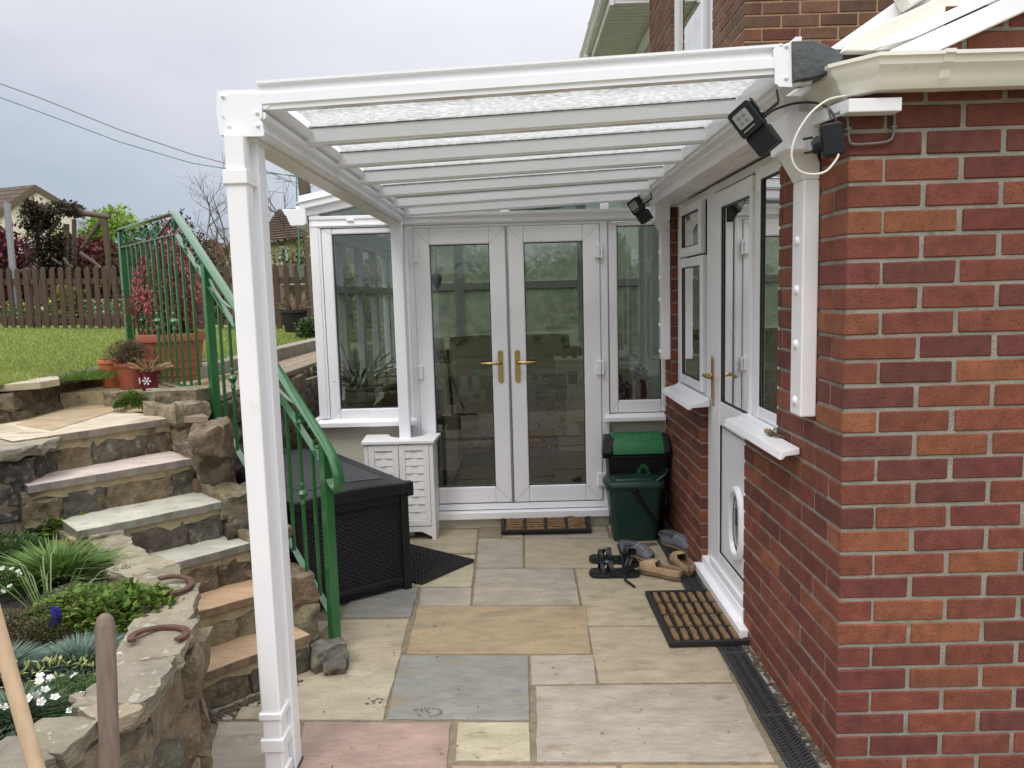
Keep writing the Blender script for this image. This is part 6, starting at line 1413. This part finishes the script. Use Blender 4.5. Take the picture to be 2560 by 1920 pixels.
a = at(410, 640, 17); tree('brown_hedge', 'tall brownish green hedge behind the red maple', a.x, 17.5, .9, at(410, 548, 17.5).z, 1.15, 12000, .055, .032, [(.11, .09, .045), (.08, .085, .035), (.13, .09, .055), (.07, .05, .04)], rzf=.58, gap=-.4)
a = at(570, 660, 19); tree('green_hedge', 'low green hedge behind the boarded fence', a.x, 19, .9, at(570, 642, 19).z, 1.6, 9000, .05, .03, [(.10, .12, .045), (.13, .14, .06), (.09, .07, .04)], rzf=.6, gap=-.4, ry=.8)
a = at(750, 640, 19); tree('green_hedge', 'green hedge beside the dark wooden pole', a.x, 19, .9, at(750, 612, 19).z, 1.3, 8000, .05, .03, [(.10, .13, .04), (.14, .15, .06)], rzf=.6, gap=-.4, ry=.8)
a = at(140, 700, 15.6); tree('fence_shrub', 'yellow green shrub just behind the picket fence', a.x+.25, 15.6, 1.1, at(150, 712, 15.6).z, .45, 2200, .05, .025, [(.28, .30, .05), (.16, .18, .04)], rzf=.6)
# bare trees
for (px, lab, Y, zt_) in ((585, 'bare twiggy tree behind the cream gable left of the white post', 34, 500), (712, 'bare branched sapling beside the brown roofed house', 27, 478)):
    a = at(px, 600, Y); zz = at(px, zt_, Y).z; t = thing('bare_tree', lab, 'tree', (a.x, Y, .5)); m = MB()
    for i in range(5): limb(m, Vector((a.x, Y, .6+i*.3)), Vector((random.uniform(-.5, .5), random.uniform(-.3, .3), 1)).normalized(), (zz-.5)*.55, .055, 4 if px < 600 else 3, .75, 3, .22)
    m.build('branches', 'bark', t)
# rustic pergola with ivy
pe = thing('rustic_pergola', 'rustic pole pergola half smothered in dark ivy beyond the fence', 'pergola', (at(150, 640, 16).x, 16, 1.1))
m = MB(); Y = 16.4
def pole(px0, py0, px1, py1, y0=Y, y1=Y, r=.06): a, b = P(px0, py0, y=y0), P(px1, py1, y=y1); mid = (a+b)/2+rdir()*.04; MB().tube([a, mid, b], [r, r*.9, r*.8], 8).build('pole', 'bark', pe, smooth=50)
for (a, b, c_, d_, y0, y1, r) in ((166, 560, 175, 760, Y, Y, .06), (185, 548, 192, 740, Y+1, Y+1, .05), (262, 548, 270, 740, Y, Y, .065), (85, 530, 105, 760, Y, Y, .06), (80, 522, 275, 543, Y, Y, .06), (75, 512, 270, 538, Y+1, Y+1, .05), (140, 518, 207, 516, Y+.5, Y+.5, .035), (118, 590, 150, 545, Y, Y, .05), (250, 555, 205, 620, Y, Y, .05), (248, 545, 268, 575, Y, Y, .035), (100, 620, 125, 680, Y, Y, .035), (200, 632, 252, 670, Y-.4, Y-.4, .04), (130, 645, 155, 662, Y-.3, Y-.3, .025), (160, 645, 182, 668, Y-.3, Y-.3, .03), (265, 534, 300, 534, Y+2, Y+2, .02)): pole(a, b, c_, d_, y0, y1, r)
m = MB(); IV = [(.045, .04, .025), (.07, .045, .03), (.035, .05, .02), (.09, .055, .04)]
for (px, py, rx, rz_, n) in ((95, 545, .38, .30, 1500), (120, 600, .45, .5, 1800), (115, 655, .38, .42, 2600), (160, 525, .42, .16, 900), (150, 640, .30, .6, 1300), (88, 520, .22, .22, 700)):
    p = P(px, py, y=Y); foliage(m, p, rx, .35, rz_, n, .075, .05, IV, -.2, 6, .1)
m.build('ivy', 'leaf', pe)
m = MB(); p = P(207, 560, y=Y)
for i in range(7): m.tube([p+Vector((random.uniform(-.1, .1), 0, random.uniform(-.1, .12))) for k in range(4)], .008, 5, (.6, .62, .65))
m.tube([p, P(207, 545, y=Y)], .003, 4, (.5, .5, .5)); tag(m.build('wind_spinner', 'plain'), 'silvery wind spinner hanging from the pergola', 'ornament')
# washing line pole, telegraph pole, wires
m = MB(); m.tube([P(17, 507, y=13.9), P(40, 762, y=13.9)], .055, 10); m.tube([P(12, 515, y=13.9), P(28, 515, y=13.9)], .012, 6); tag(m.build('metal_pole', 'steel', smooth=50), 'grey galvanised pole standing at the fence on the left', 'pole')
m = MB(); a, b = P(757, 430, y=12), P(795, 790, y=11.6); m.tube([a, b], [.09, .095], 14); tag(m.build('wooden_pole', 'bark', smooth=60), 'dark weathered wooden pole beside the conservatory', 'pole')
def wire(name, lab, pts, col_m, r=.009): m = MB(); m.tube([P(a, b, y=y) for a, b, y in pts], r, 5); tag(m.build(name, col_m, smooth=60), lab, 'wire')
M['rope'] = mat('green_rope', (.06, .26, .20), .8); M['wire'] = mat('dark_wire', (.10, .15, .15), .7)
wire('overhead_wire', 'upper thin dark wire sloping down across the sky', [(-60, 188, 10), (100, 245, 10.4), (300, 325, 10.8), (480, 386, 11.2), (600, 418, 11.6), (757, 445, 12)], 'wire', .006)
wire('washing_line', 'lower thin green line sloping down across the sky', [(-60, 222, 10), (100, 280, 10.4), (300, 355, 10.8), (480, 408, 11.2), (600, 427, 11.6), (757, 441, 12)], 'rope', .006)
wire('hanging_rope', 'green rope hanging down beside the wooden pole', [(741, 436, 11.6), (742, 500, 11.6), (746, 560, 11.6), (748, 650, 11.6), (746, 670, 11.6), (752, 700, 11.6)], 'rope', .009)
# boarded fence further back
m = MB(); a, b = P(560, 690, y=16.5), P(800, 690, y=15.5); n = 26
bf = thing('board_fence', 'grey weathered close boarded fence behind the picket fence', 'fence', (a.x, 16, .9))
for i in range(n): 
    p = a.lerp(b, i/n); q = a.lerp(b, (i+.94)/n); z1 = P(560+240*i/n, 668-10*i/n, y=p.y).z; m.prism([(p.x, p.y, .8), (q.x, q.y, .8), (q.x, q.y, z1+random.uniform(-.02, .02)), (p.x, p.y, z1+random.uniform(-.02, .02))], (0, .02, 0))
M['fence_grey'] = mat('weathered_boards', (.16, .13, .10), .9, var=.35, vs=5, stretch=(8, 8, 1), bump=.4, bs=20)
m.build('boards', 'fence_grey', bf)
# brick garden building at left behind the fence
m = MB(); 
for k in range(16):
    for i in range(14): xx = at(-80, 700, 22).x+i*.235+(k % 2)*.11; m.box(xx, xx+.215, 22, 22.1, .9+k*.075, .9+k*.075+.064, jit(random.choice([(.26, .15, .08), (.20, .10, .06), (.30, .20, .11)]), .2))
gb = thing('garden_wall', 'buff brick garden wall glimpsed through the fence at the left', 'wall', (at(0, 700, 22).x, 22, .9)); m.build('brickwork', 'brick_old', gb); MB().box(at(-80, 700, 22).x, at(-80, 700, 22).x+3.4, 22.01, 22.09, .9, 2.12).build('pointing', 'mortar_tan', gb)
# flower borders behind the fence (too many to count)
m = MB()
for (pxa, pxb, n) in ((0, 130, 900), (200, 330, 900), (330, 360, 120), (620, 780, 300)):
    for i in range(n):
        px = random.uniform(pxa, pxb); yy = random.uniform(15.0, 16.6); b_ = P(px, 760, y=yy); z = 1.12+random.random()*.55; c_ = random.choice([(.75, .75, .70), (.60, .62, .35), (.70, .60, .08), (.10, .22, .05), (.08, .18, .06), (.10, .25, .08), (.15, .24, .06)]); leafmesh(m, Vector((b_.x, yy, z)), rdir(.1), Vector((0, 0, 1)), .07 if c_[0] < .3 else .05, .04, jit(c_, .15))
    for i in range(n//2):
        px = random.uniform(pxa, pxb); yy = random.uniform(15.0, 16.6); b_ = P(px, 760, y=yy); h = random.uniform(.25, .6); m.ribbon([(b_.x, yy, 1.0), (b_.x+random.uniform(-.05, .05), yy, 1.0+h)], .02, .004, rdir(), jit((.08, .20, .05), .25))
m.build('flower_border', 'leaf', kind='stuff')
for (px, py, c_, lab, nm) in ((345, 702, (.75, .10, .10), 'red tulip seen between the green balusters', 'tulip'), (374, 706, (.75, .45, .15), 'orange and white tulip right of the red one', 'tulip')):
    m = MB(); p = P(px, py, y=13.2)
    for i in range(6): a = i*1.05; leafmesh(m, p+Vector((math.cos(a)*.02, math.sin(a)*.02, -.03)), Vector((math.cos(a)*.25, math.sin(a)*.25, 1)).normalized(), Vector((0, 1, 0)), .085, .05, jit(c_, .1))
    m.tube([p-Vector((0, 0, .02)), (p.x, p.y, 1.12)], .008, 6, (.08, .2, .05)); leafmesh(m, Vector((p.x, p.y, 1.15)), Vector((.3, 0, 1)).normalized(), Vector((0, 1, 0)), .3, .04, (.09, .2, .07)); tag(m.build(nm, 'leaf'), lab, 'flower')
# sleepers edging of the border
m = MB(); 
for zz in (1.0, 1.16, 1.3): a, b = P(225, 800, y=14.9), P(520, 800, y=13.6); m.bar((a.x, a.y, zz+.07), (b.x, b.y, zz+.02), .12, .12)
tag(m.build('timber_sleepers', 'bark', bevel=.02), 'stacked dark timber sleepers edging the border behind the fence', 'timber edging')
# dark pot by the fence and shrub
dp_ = P(737, 832, z=1.06); c_ = (P(737, 820, y=9.4).x, 9.4, 1.10)
zt_ = P(737, 774, y=9.4).z
gp_ = pot('dark_glazed_pot', 'wide dark brown glazed pot with dead stems by the fence', (c_[0], 9.4, P(737, 830, y=9.4).z), .165, zt_-P(737, 830, y=9.4).z, 'dark', bot=.66)
strands('dead_stems', None, (c_[0], 9.4, zt_-.04), 70, .26, 1.3, [(.22, .12, .08), (.16, .09, .06), (.30, .22, .14)], .008, gp_)
MB().box(-2.12, -1.6, 9.15, 9.8, .9, P(737, 830, y=9.4).z).build('lawn_end', 'lawn', kind='structure')
p = P(775, 825, y=9.0); m = MB(); foliage(m, (p.x, 9.0, p.z-.0), .16, .16, .14, 900, .045, .035, [(.05, .11, .02), (.07, .14, .03)], -.5, 4, .1); tag(m.build('small_shrub', 'leaf'), 'small glossy green shrub right of the dark glazed pot', 'shrub')
m = MB(); p = P(780, 590, y=10.5)
for i in range(40): q = p+Vector((random.uniform(-.05, .05), 0, random.uniform(-.25, .22))); leafmesh(m, q, rdir(), Vector((0, 0, 1)), .06, .035, jit((.55, .30, .05), .2))
m.tube([p+Vector((.02, 0, -.6)), p+Vector((.02, 0, .2))], .006, 5, (.2, .12, .08)); tag(m.build('orange_shrub', 'leaf'), 'sprig of orange yellow leaves against the wooden pole', 'shrub')
m = MB(); Yp = 13.3; a = P(740, 715, y=Yp); m.lathe([(.10, -.75), (.07, -.6), (.06, -.15), (.12, -.08), (.22, -.02), (.24, .02), (.20, .03)], (a.x, Yp, a.z+.0), 20); tag(m.build('stone_bird_bath', 'concrete', smooth=40), 'pale stone bird bath behind the picket fence', 'bird bath')

# houses beyond the gardens
def house(name, lab, pts_front, depth, m_wall, yb, verge_m='bark', roof_m='roof', over=.25, gable=True):
    t = thing(name, lab, 'house', tuple(pts_front[0])); A, B, T = map(Vector, pts_front[:3]); D = Vector(depth)
    bz = 0.0; m = MB(); m.prism([Vector((A.x, A.y, bz)), Vector((B.x, B.y, bz)), B, T, A], D); m.build('wall', m_wall, t)
    for Q in (A, B):
        e = (Q-T).normalized(); Q2 = Q+e*over; nrm = Vector((0, 0, .09)); d_ = D.normalized(); m = MB(); m.prism([T-d_*.25, Q2-d_*.25, Q2-d_*.25+nrm, T-d_*.25+nrm], D+d_*.5); r = m.build('roof', roof_m, t)
        L_ = (Q2-T).length; g = MB(); nr = int(L_/.3)
        for i in range(nr): c0 = T+e*(i*.3)+nrm*1.05-d_*.24; g.prism([c0, c0+e*.29+Vector((0, 0, .0)), c0+e*.29+Vector((0, 0, .045)), c0+Vector((0, 0, .012))], D+d_*.48)
        g.build('tiles', roof_m, r); g = MB(); g.prism([T-d_*.28+Vector((0, 0, -.12)), Q2-d_*.28+Vector((0, 0, -.12)), Q2-d_*.28+nrm*1.2, T-d_*.28+nrm*1.2], d_*.03); g.build('bargeboard', verge_m, r)
    return t
Yh = 30
house('rendered_house', 'cream rendered gable house with dark bargeboards at the far left', [P(-120, 610, y=Yh), P(185, 535, y=Yh+.01), P(75, 470, y=Yh)], (-7, 2.5, 0), 'wall_cream', Yh)
house('rendered_house', 'small pale yellow gabled house left of the white canopy post', [P(572, 628, y=38), P(650, 632, y=38), P(612, 570, y=38)], (3, 8, 0), 'wall_yellow', 38)
# brown roofed house with the roof slope facing us
t = thing('brown_roofed_house', 'rendered house with brown tiled roof between the post and the conservatory', 'house', (P(700, 600, y=26).x, 26, 0))
A, B, C_, D_ = P(640, 605, y=26), P(765, 592, y=26), P(800, 515, y=29), P(697, 523, y=29)
m = MB(); m.prism([Vector((A.x+.3, 26.4, 0)), Vector((B.x, 26.4, 0)), Vector((B.x, 26.4, B.z)), Vector((A.x+.3, 26.4, A.z))], (0, 5, 0)); m.build('wall', 'wall_yellow', t)
m = MB(); nrow = 13
for i in range(nrow):
    a0, a1 = A.lerp(D_, i/nrow), A.lerp(D_, (i+1)/nrow); b0, b1 = B.lerp(C_, i/nrow), B.lerp(C_, (i+1)/nrow); up = Vector((0, -.02, .06)); m.add([a0+up, b0+up, b1, a1], [(0, 1, 2, 3)]); m.add([a0, b0, b0+up, a0+up], [(0, 1, 2, 3)])
m.add([A-Vector((0, 0, .1)), B-Vector((0, 0, .1)), C_+Vector((0, 3, -2)), D_+Vector((0, 3, -2))], [(3, 2, 1, 0)]); m.add([D_, C_, C_+Vector((0, 3, -2)), D_+Vector((0, 3, -2))], [(0, 1, 2, 3)]); m.build('roof', 'roof', t)
a, b = P(697, 615, y=26.35), P(712, 640, y=26.35); m = MB(); m.box(a.x, b.x+.1, 26.32, 26.4, b.z-.3, a.z); wv = m.build('window', 'upvc', t); m = MB(); m.box(a.x+.12, b.x+.02, 26.30, 26.33, b.z-.2, a.z-.1); m.build('pane', 'black', wv)
m = MB(); p0 = P(772, 560, y=24)
t = thing('brick_roofed_house', 'distant low house with red brown hipped roof behind the handrail', 'house', (P(530, 600, y=45).x, 45, 0))
A, B, C_, D_ = P(500, 645, y=45), P(575, 645, y=45), P(535, 600, y=47), P(512, 599, y=47)
M['roof_red'] = mat('red_brown_tile', (.17, .09, .07), .9, var=.3, vs=2)
m = MB(); nrow = 10
for i in range(nrow):
    a0, a1 = A.lerp(D_, i/nrow), A.lerp(D_, (i+1)/nrow); b0, b1 = B.lerp(C_, i/nrow), B.lerp(C_, (i+1)/nrow); up = Vector((0, -.03, .09)); m.add([a0+up, b0+up, b1, a1], [(0, 1, 2, 3)]); m.add([a0, b0, b0+up, a0+up], [(0, 1, 2, 3)])
m.add([B, Vector((B.x, 52, B.z)), C_], [(0, 1, 2)]); m.add([A, Vector((A.x, 52, A.z)), D_], [(2, 1, 0)]); m.add([D_, C_, Vector((B.x, 52, B.z)), Vector((A.x, 52, A.z))], [(0, 1, 2, 3)]); m.build('roof', 'roof_red', t); MB().box(A.x+.2, B.x-.2, 45.3, 52, 0, A.z).build('wall', 'wall_cream', t)
a, b = P(543, 570, y=30), P(541, 640, y=30); m = MB(); m.tube([a, b], .03, 6); tag(m.build('aerial_mast', 'rust'), 'thin reddish mast rising behind the hedge left of the post', 'pole')
a = P(600, 640, y=70)
# hedge and trees behind the conservatory, seen through its misted glass
for (x, y, r, h, lab) in ((-.9, 11.2, 1.4, 1.75, 'green garden hedge behind the conservatory, left part'), (1.5, 11.6, 1.5, 1.9, 'green garden hedge behind the conservatory, right part'), (5.2, 16.5, 2.4, 3.1, 'green garden tree behind the main house')):
    tree('garden_hedge', lab, x, y, 1.0, 1.0+h*.72, r, 6000, .09, .06, [(.08, .15, .04), (.11, .18, .05), (.06, .11, .03)], rzf=.62, gap=-.5)
MB().box(2.12, 2.9, 9.0, 9.4, .6, 1.0)
# wooded bank behind the photographer, seen mirrored in the glass
m = MB(); k = 40
for i in range(k+1):
    x = -34+68*i/k; h = 2.3+1.1*noise.noise(Vector((x*.12, 3, 0)))+.5*noise.noise(Vector((x*.4, 7, 0)))+.035*x
    for y_, z_ in ((-10, -.04), (-13, h*.55), (-15, h), (-19, h*.9), (-22, -.04)): m.v.append((x, y_, max(-.04, z_)))
for i in range(k):
    for j in range(4): a = i*5+j; m.f.append((a, a+1, a+6, a+5)); m.c.append((1, 1, 1))
m.build('hill', 'ground', smooth=80, kind='structure')
m = MB()
for i in range(13000):
    x = random.uniform(-33, 33); h = 2.3+1.1*noise.noise(Vector((x*.12, 3, 0)))+.5*noise.noise(Vector((x*.4, 7, 0)))+.035*x; t = random.random()**.7
    leafmesh(m, Vector((x, -10.5-4.5*t+random.uniform(-.3, .3), h*t+random.uniform(-.1, .5*t))), rdir(), Vector((0, 0, 1)), .42, .26, jit(random.choice([(.07, .11, .03), (.10, .14, .04), (.06, .08, .03), (.12, .11, .05)]), .25))
m.build('hedge_bank', 'leaf', kind='stuff')
# far line of trees round the gardens, one mass
m = MB()
for i in range(60):
    a = rad(-66+i*2.3); d = random.uniform(75, 95); c_ = (math.sin(a)*d, math.cos(a)*d, random.uniform(-1.0, .3)); foliage(m, c_, 5, 3, random.uniform(1.8, 3.0), 170, .8, .5, [(.07, .09, .05), (.09, .10, .06), (.06, .08, .045)], -.6, 1, .4)
m.build('distant_treeline', 'leaf', kind='stuff')
